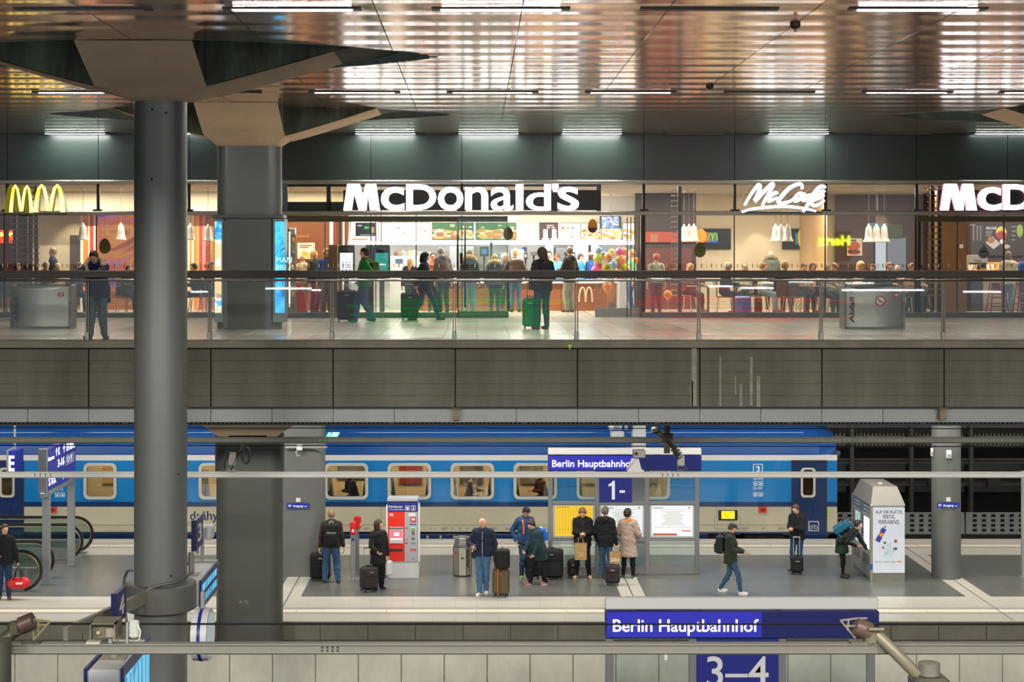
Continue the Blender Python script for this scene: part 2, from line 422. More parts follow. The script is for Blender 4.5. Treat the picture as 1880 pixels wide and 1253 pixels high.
for k in range(1, 10):
    x0, x1 = xj[k]+.012, xj[k+1]-.012
    o = MB(); z0, z1 = PZ(748, PANEL_D), PZ(641.5, PANEL_D); n = 5
    o.bb(x0, x1, PANEL_D, PANEL_D+.12, z0, z1)
    for i in range(n):
        a = z0+(z1-z0)*i/n; b = z0+(z1-z0)*(i+1)/n
        o.bb(x0, x1, PANEL_D-.018, PANEL_D, a+.006, b-.006, None, .004)
    where = ['leftmost of the row', 'crossed by the near round column', 'behind the near round column on its right side', 'below the gap between wide column and green-jacket man', 'below the walking man in green', 'below the woman with the suitcase', 'below the red balloon doorway glow', 'with pale water streaks near its left end', 'below the right steel litter bin'][k-1]
    tag(o.build('concrete_panel', CP), 'board-marked grey concrete fascia panel '+where, 'panel', 'concrete fascia panels of the upper deck')
if True:  # last one at the right edge
    o = MB(); x0, x1 = xj[10]+.012, xj[10]+2.2; o.bb(x0, x1, PANEL_D, PANEL_D+.12, PZ(748, PANEL_D), PZ(641.5, PANEL_D))
    for i in range(5):
        a = PZ(748, PANEL_D)+(PZ(641.5, PANEL_D)-PZ(748, PANEL_D))*i/5; b = a+(PZ(641.5, PANEL_D)-PZ(748, PANEL_D))/5
        o.bb(x0, x1, PANEL_D-.018, PANEL_D, a+.006, b-.006, None, .004)
    tag(o.build('concrete_panel', CP), 'board-marked grey concrete fascia panel cut by the right picture edge', 'panel', 'concrete fascia panels of the upper deck')
# pale water streaks on one panel
g = MB()
random.seed(4)
for px, w, y0, y1 in ((1274, 9, 640, 746), (1322, 3, 655, 746), (1379, 5, 655, 745), (1392, 6, 690, 747), (1360, 4, 705, 746), (1350, 2, 690, 725), (1270, 4, 700, 746)):
    X = PX(px, PANEL_D); g.bb(X-w/200, X+w/200, PANEL_D-.0195, PANEL_D-.018, PZ(y1, PANEL_D), PZ(y0, PANEL_D))
struct(g.build('trim_7', mat('#8b897c', .8, 0, .3, 5)))
# metal band under the panels, its joints, perforated strip behind, brackets
BD = mat('#8d9190', .42, .35, .05, 2)
g = MB(); g.bb(-26, 26, 29.95, 30.05, PZ(775.5, 29.95), PZ(749.5, 29.95), BD)
for k in range(-12, 14):
    X = PX(163+224.3*.5*k, 29.95); g.bb(X-.006, X+.006, 29.944, 29.95, PZ(775.5, 29.95), PZ(750, 29.95), DARKSTEEL)
struct(g.build('trim_8'))
g = MB(); g.bb(-26, 26, 29.85, 30.05, PZ(749.8, 29.9), PZ(747.5, 29.9)-.002, mat('#3c3b36', .6)); struct(g.build('trim_9'))
g = MB(); D = 30.6; g.bb(-26, 26, D, D+.05, PZ(782, D), PZ(770, D), mat('#8f918c', .5))
struct(g.build('trim_10'))
g = MB(); X = -11.5
i = 0
while X < 12.5:
    if i % 30 != 29: g.bb(X, X+.047, D-.004, D, PZ(778.5, D), PZ(775.8, D))
    X += .083; i += 1
struct(g.build('trim_11', HOLE))
for px, w in ((838, 'in the middle of the frame'), (1731, 'near the right end')):
    t = thing('drain_bracket', 'small rusty drain bracket under the concrete fascia '+w, 'bracket', (PX(px, 29.8), 29.76, PZ(771, 29.8)), 0, 'rusty drain brackets')
    MB().bb(-.06, .06, .02, .17, 0, .20).build('bracket_body', mat('#7f7664', .7, 0, .4, 9), t)
    MB().box((0, .0, .215), (.18, .05, .02)).build('flange', mat('#6b5238', .8, 0, .4, 9), t)

# ---- railing of the upper deck
RD = 30.0
def rz(y): return PZ(y, RD)
rl = thing('balustrade', 'glass balustrade with dark flat top rail and round steel handrail along the upper deck', 'railing', (0, RD, UZ))
L = lambda y: rz(y)-UZ
MB().bb(-26, 26, -.12, .06, L(510.5), L(497), None, .01).build('top_rail', mat('#3d362d', .38, .3, .12, 3, .5, 0, 60, (.3,1,1)), rl)
MB().cyl((-26, -.16, L(514.5)), (26, -.16, L(514.5)), .022, 12).build('handrail', mat('#b9b4a8', .25, 1), rl, smooth=True)
PO = mat('#6b675e', .35, .9)
for k in range(-3, 10):
    X = PX(163+224.3*k, RD)
    p = MB(); p.bb(X-.05, X-.028, -.035, .02, 0, L(512)); p.bb(X-.008, X+.012, -.05, .03, 0, L(512)); p.build('post', PO, rl)
    MB().bb(X+.02, X+2.2, -.009, .003, .03, L(513)).build('glass_pane', glass((.90,.93,.91), 1.3, .015), rl)
for k in range(-3, 10):
    X = PX(163+224.3*k, RD)
    MB().bb(X-.06, X+.02, -.06, .05, .0, .16, None, .008).build('clamp', STEEL, rl)

# ---- shop front (structure)
def zf(y): return PZ(y, FD)
GRN = bpy.data.materials.new('dark_green_glass'); GRN.use_nodes = True
_b = GRN.node_tree.nodes['Principled BSDF']; _b.inputs['Base Color'].default_value = (*lin('#25322d'), 1); _b.inputs['Roughness'].default_value = .3; _b.inputs['Specular IOR Level'].default_value = .7
xf = [-.37+2.29*k for k in range(-6, 9)]
g = MB()
for k in range(len(xf)-1): g.bb(xf[k]+.008, xf[k+1]-.008, FD, FD+.05, zf(332), CEZ-.01)
struct(g.build('wall_fascia', GRN))
g = MB(); g.bb(-26, 26, FD+.05, FD+.3, zf(338), CEZ); struct(g.build('wall_above_shop', mat('#14171a', .7)))
BM = mat('#9b968b', .3, .85, .12, 1.5)
g = MB(); g.bb(-26, 26, FD-.22, FD+.02, zf(338), zf(332.2), None, .01); g.bb(-26, 26, FD-.10, FD+.02, zf(336), zf(331), None, .004)
g.bb(-26, 26, FD-.12, FD+.06, zf(395.5), zf(388), None, .012); g.bb(-26, 26, FD-.15, FD-.1, zf(391.5), zf(389.5), None, .004)
struct(g.build('trim_12', BM))
MU = mat('#3b3933', .4, .7)
g = MB()
for x in xf: g.bb(x-.035, x+.035, FD-.02, FD+.05, zf(390), zf(337)); g.box((x, FD-.06, zf(386.5)), (.22, .08, .05))
struct(g.build('trim_13', MU))
wn = 1
for k in range(len(xf)-1):
    w = MB().bb(xf[k]+.03, xf[k+1]-.03, FD+.005, FD+.015, zf(388), zf(338)); struct(w.build('window_%d' % wn, glass((.95,.95,.93), 1.6))); wn += 1
# main glazing: mullions, base ledge (open doorway between x 932 and 1178)
DO0, DO1 = PX(934, FD), PX(1178, FD)
g = MB()
for a, b in ((-26, DO0), (DO1, 26)): g.bb(a, b, FD-.08, FD+.08, UZ, zf(573.5), None, .01)
struct(g.build('baseboard_shop', mat('#74756f', .4, .5, .1, 3)))
mull = [8, 177, 343, 597, 681, 764, 848, 1348, 1515, 1681, 1757, 1843]
g = MB()
for px in mull:
    t = .012 if px not in (1681,) else .03
    g.bb(PX(px, FD)-t, PX(px, FD)+t, FD-.02, FD+.04, zf(574), zf(395))
for px in (1683,): g.bb(PX(px, FD)+.02, PX(px, FD)+.1, FD-.02, FD+.1, UZ, zf(395))
for px in (1180,): g.bb(PX(px, FD)-.05, PX(px, FD)+.06, FD-.06, FD+.12, UZ, zf(395))
struct(g.build('trim_14', MU))
g = MB()
for a, b in ((519, 932), (1684, 1900)): g.bb(PX(a, FD), PX(b, FD), FD-.10, FD+.06, zf(407.5), zf(397.5), None, .01)
struct(g.build('trim_15', mat('#55533f', .4, .5)))
ed = [-400, 8, 177, 343, 597, 681, 764, 848, 932]
ed2 = [1182, 1348, 1515, 1681, 1757, 1843, 2010]
MK = mat('#8a7350', .6)
MKW = mat('#e8e4da', .5)
for E in (ed, ed2):
    for a, b in zip(E[:-1], E[1:]):
        w = struct(MB().bb(PX(a, FD)+.012, PX(b, FD)-.012, FD, FD+.012, zf(574), zf(396)).build('window_%d' % wn, glass((.96,.96,.94), 1.8))); wn += 1
        mk = MB(); x = PX(max(a, -20), FD)+.08; i = 0
        while x < PX(min(b, 1900), FD)-.05:
            mk.bb(x-.011, x+.011, FD-.006, FD-.001, zf(491.5), zf(484.5), MK if i % 2 else MKW); x += .125; i += 1
        if mk.v: o = mk.build('glass_marking'); o.parent = w
# slid-open glass door leaves beside the doorway
for i, (px, lab_, D) in enumerate(((860, 'sliding glass door leaf with dark lock box in the left half of the entrance', FD-.14), )):
    t = thing('sliding_door', lab_, 'door', (PX(840, D), D, UZ))
    W = PX(932, D)-PX(840, D); H = PZ(398, D)-UZ
    MB().bb(.03, W, 0, .012, .16, H-.03).build('glass_pane', glass((.90,.95,.92), 2.2), t)
    f = MB(); f.bb(0, .03, -.015, .03, 0, H); f.bb(W-.015, W, -.015, .03, 0, H); f.bb(0, W, -.015, .03, 0, .16); f.build('door_frame', mat('#5e6259', .35, .7), t)
    for q in (0.0, .19): MB().tube([(q, -.05, .25), (q, -.05, H-.14)], .022, 8).build('pull_bar', mat('#57443c', .35, .6), t, smooth=True)
    MB().bb(.06, .13, -.04, .03, 1.35, 1.62, None, .01).build('lock_box', BLACK, t)
t = thing('sliding_door', 'stacked glass door leaves with dark uprights right of the balloon cluster', 'door', (PX(1160, FD), FD+.3, UZ))
for q in range(4):
    MB().bb(-.10+q*.1, -.08+q*.1, -.02+q*.07, .04+q*.07, 0, PZ(398, FD)-UZ).build('door_upright', mat('#3d3632', .4, .5), t)
MB().bb(-.9, 0.0, .1, .112, .22, 2.5).build('glass_pane', glass((.93,.94,.93), 2.0), t)
MB().bb(-.9, .35, .06, .16, 0, .22).build('bottom_rail', mat('#a39c90', .35, .7), t)

# ---- hall ceiling of bowed metal planks with lens-shaped openings round the columns
OPEN = [(-4.9, 25.2, 4.3, 2.05), (-4.9, 35.5, 4.35, 1.95), (13.35, 35.7, 4.35, 1.95), (13.35, 25.2, 4.3, 2.05), (-23.1, 35.5, 4.3, 1.95)]
def in_open(x, y):
    for cx, cy, a, b in OPEN:
        u = abs(x-cx)/a
        if u < 1 and abs(y-cy) < b*(1-u**2.1)**.85: return True
    return False
ny = int((FD-11)/.0475); nx = 270
jx = [.567+1.824*k for k in range(-11, 12)]
rng = np.random.RandomState(3)
V = []; F = []
for ji in range(len(jx)-1):
    a, b = jx[ji]+.007, jx[ji+1]-.007; nxx = 15
    ys = 11+np.arange(ny+1)*.0475; xs_ = np.linspace(a, b, nxx)
    k = np.floor(ys/.95).astype(int)
    ph = rng.rand(400)
    X, Y = np.meshgrid(xs_, ys)
    Z = CEZ-.0085*np.abs(np.sin(PI*Y/.95))**1.4*(1+.25*np.sin(X*2.1+ji)) + .0012*np.sin(X*1.3+ji*2+ph[k][:, None]*3)*np.sin(Y*.8+ji)
    off = len(V); V += list(zip(X.ravel().tolist(), Y.ravel().tolist(), Z.ravel().tolist()))
    for r in range(ny):
        yc = ys[r]+.024
        for c in range(nxx-1):
            if in_open((xs_[c]+xs_[c+1])/2, yc): continue
            q = off+r*nxx+c; F.append((q, q+nxx, q+nxx+1, q+1))
me = bpy.data.meshes.new('ceiling'); me.from_pydata(V, [], F); me.polygons.foreach_set('use_smooth', [True]*len(me.polygons))
CM = mat('#e6c9b8', .125, .84, .05, 1.2); me.materials.append(CM); me.update()
o = bpy.data.objects.new('ceiling', me); COL.objects.link(o); struct(o)
g = MB(); g.bb(-30, 30, 10, 58, 12.0, 12.2, concrete('#8a9a8c', .4, 1)); struct(g.build('ceiling_slab'))
g = MB(); g.bb(-30, 30, FD-.02, FD+.1, CEZ, 12.0, concrete('#4f5a50', .4, 1)); struct(g.build('wall_plenum'))
g = MB()
for cx, cy, a, b in OPEN[:4]:
    N = 72; pts = []
    for i in range(N):
        th = 2*PI*i/N; u = math.cos(th); v = math.sin(th); pts.append((cx+a*u*1.005, cy+b*math.copysign((max(0, 1-abs(u)**2.1))**.85, v), CEZ-.01))
    for i in range(N):
        p, q = pts[i], pts[(i+1) % N]; g.add([p, q, (q[0], q[1], CEZ+.95), (p[0], p[1], CEZ+.95)], [(0,1,2,3)])
struct(g.build('trim_16', mat('#7d8c82', .6, 0, .3, 2)))

# ---- fluorescent lamps recessed in the ceiling
TUBE = emit('#fff0f2', 48.0)
TUBE3 = emit('#f8fffc', 22.0)
TUBE_OFF = mat('#8f8480', .4)
def lampname(i, r, on):
    rr = ['front row', 'middle row', 'row along the shop front'][r]
    cc = {-4: 'far left', -3: 'left, near the columns', -2: 'left, over the near column', -1: 'left of centre', 0: 'centre', 1: 'right of centre', 2: 'right, over the café sign', 3: 'far right', 4: 'at the right edge'}.get(i, 'out at the side')
    return ('lit' if on else 'unlit')+' recessed fluorescent ceiling lamp, '+rr+', '+cc
for r, (D, pat) in enumerate(((20.3, {-3: 0, -2: 0, -1: 1, 0: 1, 1: 0, 2: 0, 3: 0}), (30.65, {}), (40.92, {}))):
    on_set = [{-1, 0, 2+1}, {-4+1, -1, 0, 1, 3, 4}, {-4, -3, -1, 0, 1, 3, 5}][r]
    rngs = [range(-2, 4), range(-3, 5), range(-4, 6)][r]
    for i in rngs:
        X = .30+2.59*i
        if in_open(X, D) and r == 1: continue
        on = i in on_set
        if r == 0: on = i in (-1, 0, 2+0) or False
        if r == 0: on = {-2: False, -1: True, 0: True, 1: False, 2: True, 3: True}[i]
        t = thing('ceiling_lamp', lampname(i if r else i, r, on), 'lamp', (X, D, CEZ-.012), 0, 'recessed ceiling lamps')
        h = MB(); h.bb(-.86, .86, -.075, -.055, -.012, .05); h.bb(-.86, .86, .055, .075, -.012, .05); h.bb(-.86, -.75, -.06, .06, -.008, .05); h.bb(.75, .86, -.06, .06, -.008, .05)
        h.build('housing', mat('#4a4442', .4, .6), t)
        MB().bb(-.745, .745, -.05, .05, (-.022, -.014, -.018)[r], .02, None, .01).build('tube', (TUBE if r < 2 else TUBE3) if on else TUBE_OFF, t)
for r_, D_, idx in ((1, 30.9, (-3, -1, 0, 1, 3)), (2, 40.75, (-4, -1, 0, 1, 3))):
    for i_ in idx: area('ceiling_lamp_light', (.30+2.59*i_, D_-.0, CEZ-.03), 1.4, .05, 60, (1, .97, .93))
# sprinkler heads / detectors on a ceiling joint
for px, py, w in ((1460, 43, 'nearest the viewer'), (1303, 157, 'farther along the same joint')):
    D = (CEZ-CAMZ)*FPX/(CY-py); t = thing('smoke_detector', 'small round metal ceiling detector '+w, 'detector', (PX(px, D), D, CEZ-.005), 0, 'ceiling detectors')
    MB().lathe([(.07, 0), (.07, -.03), (.05, -.06), (.02, -.07)], n=16).build('detector_body', mat('#4f443e', .35, .7), t, auto=True)
    MB().lathe([(.018, -.07), (.018, -.10), (.03, -.105)], n=10).build('sensor', STEEL, t)

# ---- hidden outer walls that close the hall
g = MB(); g.bb(-27, -26.8, 10, 58, -1, 12, concrete('#5a5850')); struct(g.build('wall_left'))
g = MB(); g.bb(26.8, 27, 10, 58, -1, 12, concrete('#5a5850')); struct(g.build('wall_right'))
# ------------------------------------------------------------------ columns with their concrete capitals
COLM = mat('#6f7370', .38, .25, .05, 1.5, .5)
CONC = concrete('#d0b898', .16, .8, (1,1,1), .8)
STAIN = mat('#55604f', .75, 0, .55, 1.1, .3, .2, 25, (1.6,1.6,.35), 0, '#3d3428')
def capital(parent, hwx, hwy, r, z0, reach=2.75):
    """concrete column head: a fin towards and away from the viewer, two wings along the deck, all rising to the ceiling"""
    t_ = CEZ+.75; fx, wy = max(.84, hwx), .80
    zc = z0+.16
    b = MB(); u = MB()
    def prof(a0, a1, up):
        pts = []
        for k in range(9): q = k/8; pts.append((a0+(a1-a0)*q, zc+(CEZ-zc)*(q**1.08)))
        return pts
    for sg in (-1, 1):
        p = prof(fx-.02, fx+reach-.84, 0); poly = [(sg*a, z) for a, z in p]+[(sg*(fx+reach-.84+.9), CEZ+.14), (sg*(fx+reach-.84+.9), t_), (0, t_), (0, zc)]
        b.prism(poly, -wy, wy, 'y')
        u.add([(sg*a, y, z-.012) for a, z in p for y in (-wy, wy)], [(2*k, 2*k+1, 2*k+3, 2*k+2) for k in range(8)])
        p = prof(wy-.02, 2.05, 0); poly = [(sg*a, z) for a, z in p]+[(sg*2.05, t_), (0, t_), (0, zc)]
        b.prism(poly, -fx, fx, 'x')
        u.add([(x, sg*a, z-.012) for a, z in p for x in (-fx, fx)], [(2*k, 2*k+1, 2*k+3, 2*k+2) for k in range(8)])
    b.build('capital', STAIN, parent); u.build('capital_soffit', CONC, parent, smooth=True)
    c = MB(); n = 40; vs = []
    for lv, (z, f) in enumerate(((z0-.02, 0), (z0+.06, .45), (zc+.002, 1))):
        for k in range(n):
            a = 2*PI*k/n; ca, sa = math.cos(a), math.sin(a)
            cxp = (hwx-r)*(1 if ca > 0 else -1)+r*ca if hwx > r+.01 else r*ca; cyp = r*sa
            m_ = max(abs(ca)/fx, abs(sa)/wy); sx_, sy_ = ca/m_, sa/m_
            vs.append((cxp+(sx_-cxp)*f, cyp+(sy_-cyp)*f, z))
    c.add(vs, [(l*n+k, l*n+(k+1) % n, (l+1)*n+(k+1) % n, (l+1)*n+k) for l in range(2) for k in range(n)]+[tuple(range(n-1, -1, -1))])
    return c.build('capital_neck', CONC, parent, auto=True)
def stadium(hw, r, n=14, oy=0):
    out = []
    for sx in (1, -1):
        for i in range(n+1):
            a = -PI/2+PI*i/n
            out.append((sx*(hw-r)+sx*r*math.cos(a), oy+sx*r*math.sin(a)))
    return out
# near round column
R1_ = 48*25.3/3000
c1 = thing('round_column', 'tall round grey steel column in front, running through both levels on the left', 'column', (PX(295, 25.3), 25.3, 0))
R1 = 48*25.3/3000
MB().lathe([(R1, -1.0), (R1, PZ(186, 25.3))], n=64).build('shaft', COLM, c1, auto=True)
capital(c1, R1_, R1_, R1_, PZ(186, 25.3))
cz0, cz1 = PZ(1118, 25.3), PZ(1069, 25.3)
RC = 65*25.3/3000
MB().lathe([(R1, cz0), (RC-.02, cz0), (RC, cz0+.015), (RC, cz1-.015), (RC-.02, cz1), (R1, cz1)], n=64).build('collar', mat('#62645f', .42, .2, .08, 2), c1, auto=True)
h = MB()
for px, py in ((289, 202), (314, 208), (288, 330), (333, 872), (322, 1057)):
    a = math.asin((px-295)/48*.98); z = PZ(py, 25.0); h.cyl((R1*math.sin(a), -R1*math.cos(a)+.01, z), (R1*math.sin(a)*1.01, -R1*math.cos(a)*1.01-.004, z), .02, 10)
for i, q in enumerate(range(5)): pass
h.build('bolt_hole', BLACK, c1)
cb = MB()
def ringpt(a, z, r): return (r*math.sin(math.radians(a)), -r*math.cos(math.radians(a)), z)
cb.tube([ringpt(-18, cz0+.28, RC+.01), ringpt(-16, cz1-.12, RC+.02), ringpt(-10, cz1+.0, RC-.03), ringpt(10, cz1+.04, RC-.1), ringpt(40, cz1+.06, RC-.1), ringpt(65, cz1+.12, RC-.08), ringpt(80, cz1+.16, RC-.05), ringpt(110, cz1+.16, RC-.05)], .022, 8)
cb.tube([ringpt(-75, cz1+.2, R1+.03), ringpt(-85, cz1+.18, RC-.04), ringpt(-92, cz1+.05, RC+.02), ringpt(-85, cz0+.1, RC+.03), ringpt(-72, cz0-.1, RC-.02), ringpt(-70, cz0-.6, R1+.05)], .022, 8)
o = cb.build('cable', mat('#6d6a62', .4, .5), c1, smooth=True); o['label'] = 'thick grey cable looped over the collar'
# bracket running from the collar towards the lower left
MB().prism([(0, 0), (.0, .2), (1.35, .34), (1.35, .12)], -.045, .045, 'x').build('temp', COLM).name = 'temp'
bpy.data.objects.remove(bpy.data.objects['temp'])
A = Vector(ringpt(-15, PZ(1092, 25.0), RC)); Bp = Vector((A.x-.62, A.y-2.3, A.z-.02))
br = MB(); d = (Bp-A).normalized(); sd = Vector((d.y, -d.x, 0)).normalized()*.035
for hz in ((.09, -.09),):
    a0 = [A+sd+Vector((0,0,hz[0])), A-sd+Vector((0,0,hz[0])), A-sd+Vector((0,0,hz[1])), A+sd+Vector((0,0,hz[1]))]
    b0 = [Bp+sd+Vector((0,0,hz[0])), Bp-sd+Vector((0,0,hz[0])), Bp-sd+Vector((0,0,hz[1])), Bp+sd+Vector((0,0,hz[1]))]
    br.add(a0+b0, [(0,1,2,3), (7,6,5,4), (0,4,5,1), (1,5,6,2), (2,6,7,3), (3,7,4,0)])
o = br.build('bracket_arm', mat('#8d8a7c', .45, .3, .1, 3), c1)
# wide column through the deck
def wide_column(X, D, hw, r, z0, z1, label, cap=True, flare=True):
    c = thing('wide_column', label, 'column', (X, D, 0))
    MB().prism(stadium(hw, r), z0, z1, 'z').build('shaft', COLM, c, auto=True)
    if cap: capital(c, hw, r, r, z1)
    return c
D2 = 34.7; hw2 = 59.5*D2/3000
c2 = wide_column(PX(458.5, D2), D2, hw2, .30, UZ, PZ(268, D2), 'wide grey steel column on the upper floor between the restaurant windows, advert boxes at its sides')
# panels on the upper wide column with the side advert screens
f = MB(); zb = PZ(396, D2-.3)
f.bb(-hw2-.06, hw2+.06, -.36, .34, zb-.06, zb+.02, None, .02); f.bb(-.50, .50, -.345, -.31, UZ+.05, zb-.12); f.build('cladding', mat('#5e605c', .42, .2, .05, 2), c2)
AD1 = emit_noise(('#1d7fd0', '#3fb4ee', '#e8f3fb', '#f7cf92', '#4b5c9a'), 1.5, 2.2, (1,1,1), 3)
AD2 = emit_noise(('#0e5fa6', '#1d9be6', '#4cc0f2', '#0b4f94'), 1.6, 3.0, (1,1,.6), 8)
for i, (pa, pb, mm) in enumerate(((393, 411, AD1), (501, 523, AD2))):
    xa, xb = PX(pa, 34.4)-PX(458.5, D2), PX(pb, 34.4)-PX(458.5, D2); z1 = PZ(402, 34.4); z0 = UZ+1.25
    q = MB(); q.bb(xa, xb, -.34, .2, z0-1.1, z1, None, .01)
    o = q.build('advert_box', mat('#7b8b86', .4, .3), c2)
    s0, s1 = (xa+.02, xb-.045) if i == 0 else (xa+.05, xb-.0)
    scr = MB().bb(s0, s1, -.346, -.34, z0-.9, z1-.06).build('advert_screen', mm, o)
    if i == 1: text_mb('MAN\nBRI', .16, None, (s0+.02, -.347, z0+.16), None, .001, 0, 1).build('lettering', emit('#9fe0ff', 2.0), scr)
    else:
        MB().bb(s0, s1, -.349, -.346, z0-.5, z0+.55).build('advert_print', emit('#f2cc94', 1.4), scr)
        MB().bb(s0+.02, s1-.02, -.351, -.349, z0+.1, z0+.24).build('caption', emit('#ffffff', 1.4), scr)
# its lower half, from under the deck into the track bed
DL = D2
c2b = thing('wide_column', 'wide grey steel column on the lower level in front of the platform, with a lamp fixed near its top', 'column', (PX(458.5, DL), DL, 0))
hw3 = 63.5*DL/3000
MB().prism(stadium(61*DL/3000, .31), -1, PZ(797, DL), 'z').build('shaft', mat('#52544f', .4, .2, .06, 1.5), c2b, auto=True)
MB().prism(stadium(hw3, .33), PZ(868, DL), PZ(797, DL), 'z').build('sleeve', mat('#4d504c', .42, .25, .06, 2), c2b, auto=True)
MB().prism([(-1.02, PZ(775, DL)), (1.02, PZ(775, DL)), (.62, PZ(799, DL)), (-.62, PZ(799, DL))], -.33, .33, 'y').build('head', CONC, c2b)
text_mb('A 10', .10, None, (-.18, -.312, PZ(1103, DL)), None, .001, 0, 1).build('lettering', mat('#8a8c88', .6), c2b)
# third and fourth columns on the platform
D3 = 40.5
c3 = thing('wide_column', 'wide grey column on the platform behind the man with the black backpack', 'column', (PX(540, D3), D3, 0))
MB().prism(stadium(57.5*D3/3000, .32), 0, 4.95, 'z').build('shaft', mat('#686b69', .5, .2, .06, 2), c3, auto=True)
D4 = 40.15
c4 = thing('round_column', 'round grey column on the platform right of the vending machine', 'column', (PX(1737, D4), D4, 0))
MB().lathe([(.35, 0), (.35, 4.95)], n=48).build('shaft', mat('#686b69', .5, .2, .06, 2), c4, auto=True)
c5 = wide_column(PX(2060, D2), D2, hw2, .30, UZ, PZ(268, D2), 'concrete column head entering at the upper right picture corner')
def exit_sign(col, dx, dy, label):
    s = thing('exit_sign', label, 'sign', (col[0]+dx, col[1]+dy, 0), 0)
    return s
for (px, py, D, where) in ((547.5, 929, D3-.335, 'on the wide platform column'), (1741, 928, D4-.352, 'on the round platform column')):
    s = thing('exit_sign', 'small blue sign reading Ausgang with an arrow '+where, 'sign', (PX(px, D), D, PZ(py, D)))
    MB().bb(-.275, .275, -.012, 0, -.065, .065).build('sign_plate', mat('#2233a0', .35), s)
    W = mat('#f2f2f2', .5)
    text_mb('Ausgang', .1, None, (-.13, -.014, -.03), None, .001, .002, 1, fit=(.25, None)).build('lettering', W, s)
    text_mb('exit', .05, None, (.15, -.014, -.03), None, .001, 0, 1).build('small_lettering', W, s)
    a = MB(); a.bb(-.24, -.16, -.0145, -.012, -.008, .008); a.prism([(-.25, 0), (-.21, .035), (-.195, .03), (-.225, 0), (-.195, -.03), (-.21, -.035)], -.0145, -.012, 'y'); a.build('arrow', W, s)
    MB().bb(-.055, .055, -.012, 0, .09, .19).build('white_plate', WHITEP, s)
# intercom boxes on the round column
for px, py, D, w in ((1742, 834, D4-.37, 'on the front of'), (1711, 830, D4-.1, 'on the left flank of')):
    s = thing('wall_box', 'small pale grey box '+w+' the round column', 'box', (PX(px, D), D, PZ(py+8, D))); MB().bb(-.06 if px > 1730 else -.03, .06 if px > 1730 else .03, -.03, .03, 0, .2, None, .01).build('case', WHITEP, s)
    MB().bb(-.04 if px > 1730 else -.02, .04 if px > 1730 else .02, -.034, -.03, .03, .1).build('grille', GREYP, s)
# pole at the right edge
t = thing('sign_pole', 'grey pole at the right picture edge on the platform', 'pole', (PX(1879, 40.2), 40.2, 0))
MB().bb(-.05, .05, -.05, .05, 0, 2.6, None, .01).build('shaft', GREYP, t); MB().bb(-.09, .09, -.09, .09, 0, .02).build('foot_plate', GREYP, t); MB().bb(.0, .12, -.06, .06, .5, 2.4).build('board', DBBLUE, t)

# ------------------------------------------------------------------ overhead conductor rails
def cond_rail(D, ytop, ybot, label, m, holes):
    z1, z0 = PZ(ytop, D), PZ(ybot, D); h = z1-z0
    t = thing('conductor_rail', label, 'rail', (0, D, z0))
    p = MB(); p.prism([(-.05, h), (.05, h), (.05, h*.86), (.022, h*.8), (.022, h*.25), (.03, h*.15), (.012, 0), (-.012, 0), (-.03, h*.15), (-.022, h*.25), (-.022, h*.8), (-.05, h*.86)], -26, 26, 'x')
    p.build('rail_body', m, t)
    hb = MB()
    for px in holes:
        for k in range(4):
            for j in (.38, .65): hb.cyl((PX(px+9.5*k, D), -.024, h*j), (PX(px+9.5*k, D), -.030, h*j), .011, 8)
    hb.build('bolts', mat('#55544f', .4, .8), t)['kind'] = 'stuff'
    return t
ALU = mat('#9c9a92', .42, .55, .05, .8)
cond_rail(33.3, 803, 814, 'upper, thinner grey conductor rail crossing the picture in front of the train roof', mat('#77766d', .45, .4, .06, .8), (573, 1545))
cond_rail(28.3, 867, 878, 'pale grey conductor rail crossing the picture over the train windows', mat('#d4d3cd', .4, .1, .05, .8), (65, 1216))
cond_rail(15.75, 1181, 1202, 'thick grey conductor rail crossing the bottom of the picture', mat('#8d8a80', .45, .4, .06, .8), (592,))
for (py, D, w) in ((789.5, 33.3, 'topmost, just below the perforated strip'), (822.5, 33.3, 'just below the thinner conductor rail'), (1159.5, 15.75, 'above the thick bottom conductor rail')):
    o = MB().tube([(-14, D+.3, PZ(py-1, D)), (0, D+.3, PZ(py, D)), (14, D+.3, PZ(py+1.5, D))], .011, 6).build('overhead_wire', BLACK); tag(o, 'thin black overhead wire, '+w, 'wire')
# insulator arms
DARKI = mat('#3a372f', .5, .4, .2, 8); GI = mat('#6f6b5f', .5, .5, .15, 6)
t = thing('insulator_arm', 'dark ribbed insulator arm with clamp hanging over the thin rail at the station sign', 'insulator', (PX(1225, 32), 32, PZ(805, 32)))
s = 32/3000
def V3(px, py, ox=1225, oy=805, sc=s, dy=0): return ((px-ox)*sc, dy, -(py-oy)*sc)
MB().bb(-.055, .055, .0, .12, -.30, PZ(750,32)-PZ(805,32)+.24).build('hanger_post', DARKI, t)
MB().bb(-.12, .12, -.04, .04, -.07, .10, None, .02).build('clamp_block', DARKI, t)
MB().tube([V3(1200, 790), V3(1225, 805), V3(1240, 825)], [.05, .055, .06], 12).build('arm_tube', DARKI, t, smooth=True)
ri = MB()
for k in range(8):
    a = Vector(V3(1237, 822)); b = Vector(V3(1248, 840)); q = a.lerp(b, k/7); dd = (b-a).normalized()*.012; ri.cyl(q-dd, q+dd, .085 if k % 2 else .06, 14)
ri.build('insulator', mat('#35302c', .35), t)
MB().box(V3(1250, 846), (.13, .12, .22), None, None, .02).build('joint_block', mat('#b6b4ae', .4, .3), t)
MB().tube([V3(1245, 855), V3(1244, 864), V3(1262, 862), V3(1252, 851)], .018, 6).build('hook', GI, t)
MB().box(V3(1203, 790), (.16, .14, .12), None, None, .03).build('end_fitting', DARKI, t)
t = thing('surveillance_camera', 'white camera housing on a short bracket standing on the pale rail before the station sign', 'camera', (PX(1170, 28.3), 28.3, PZ(867, 28.3)))
s2 = 28.3/3000
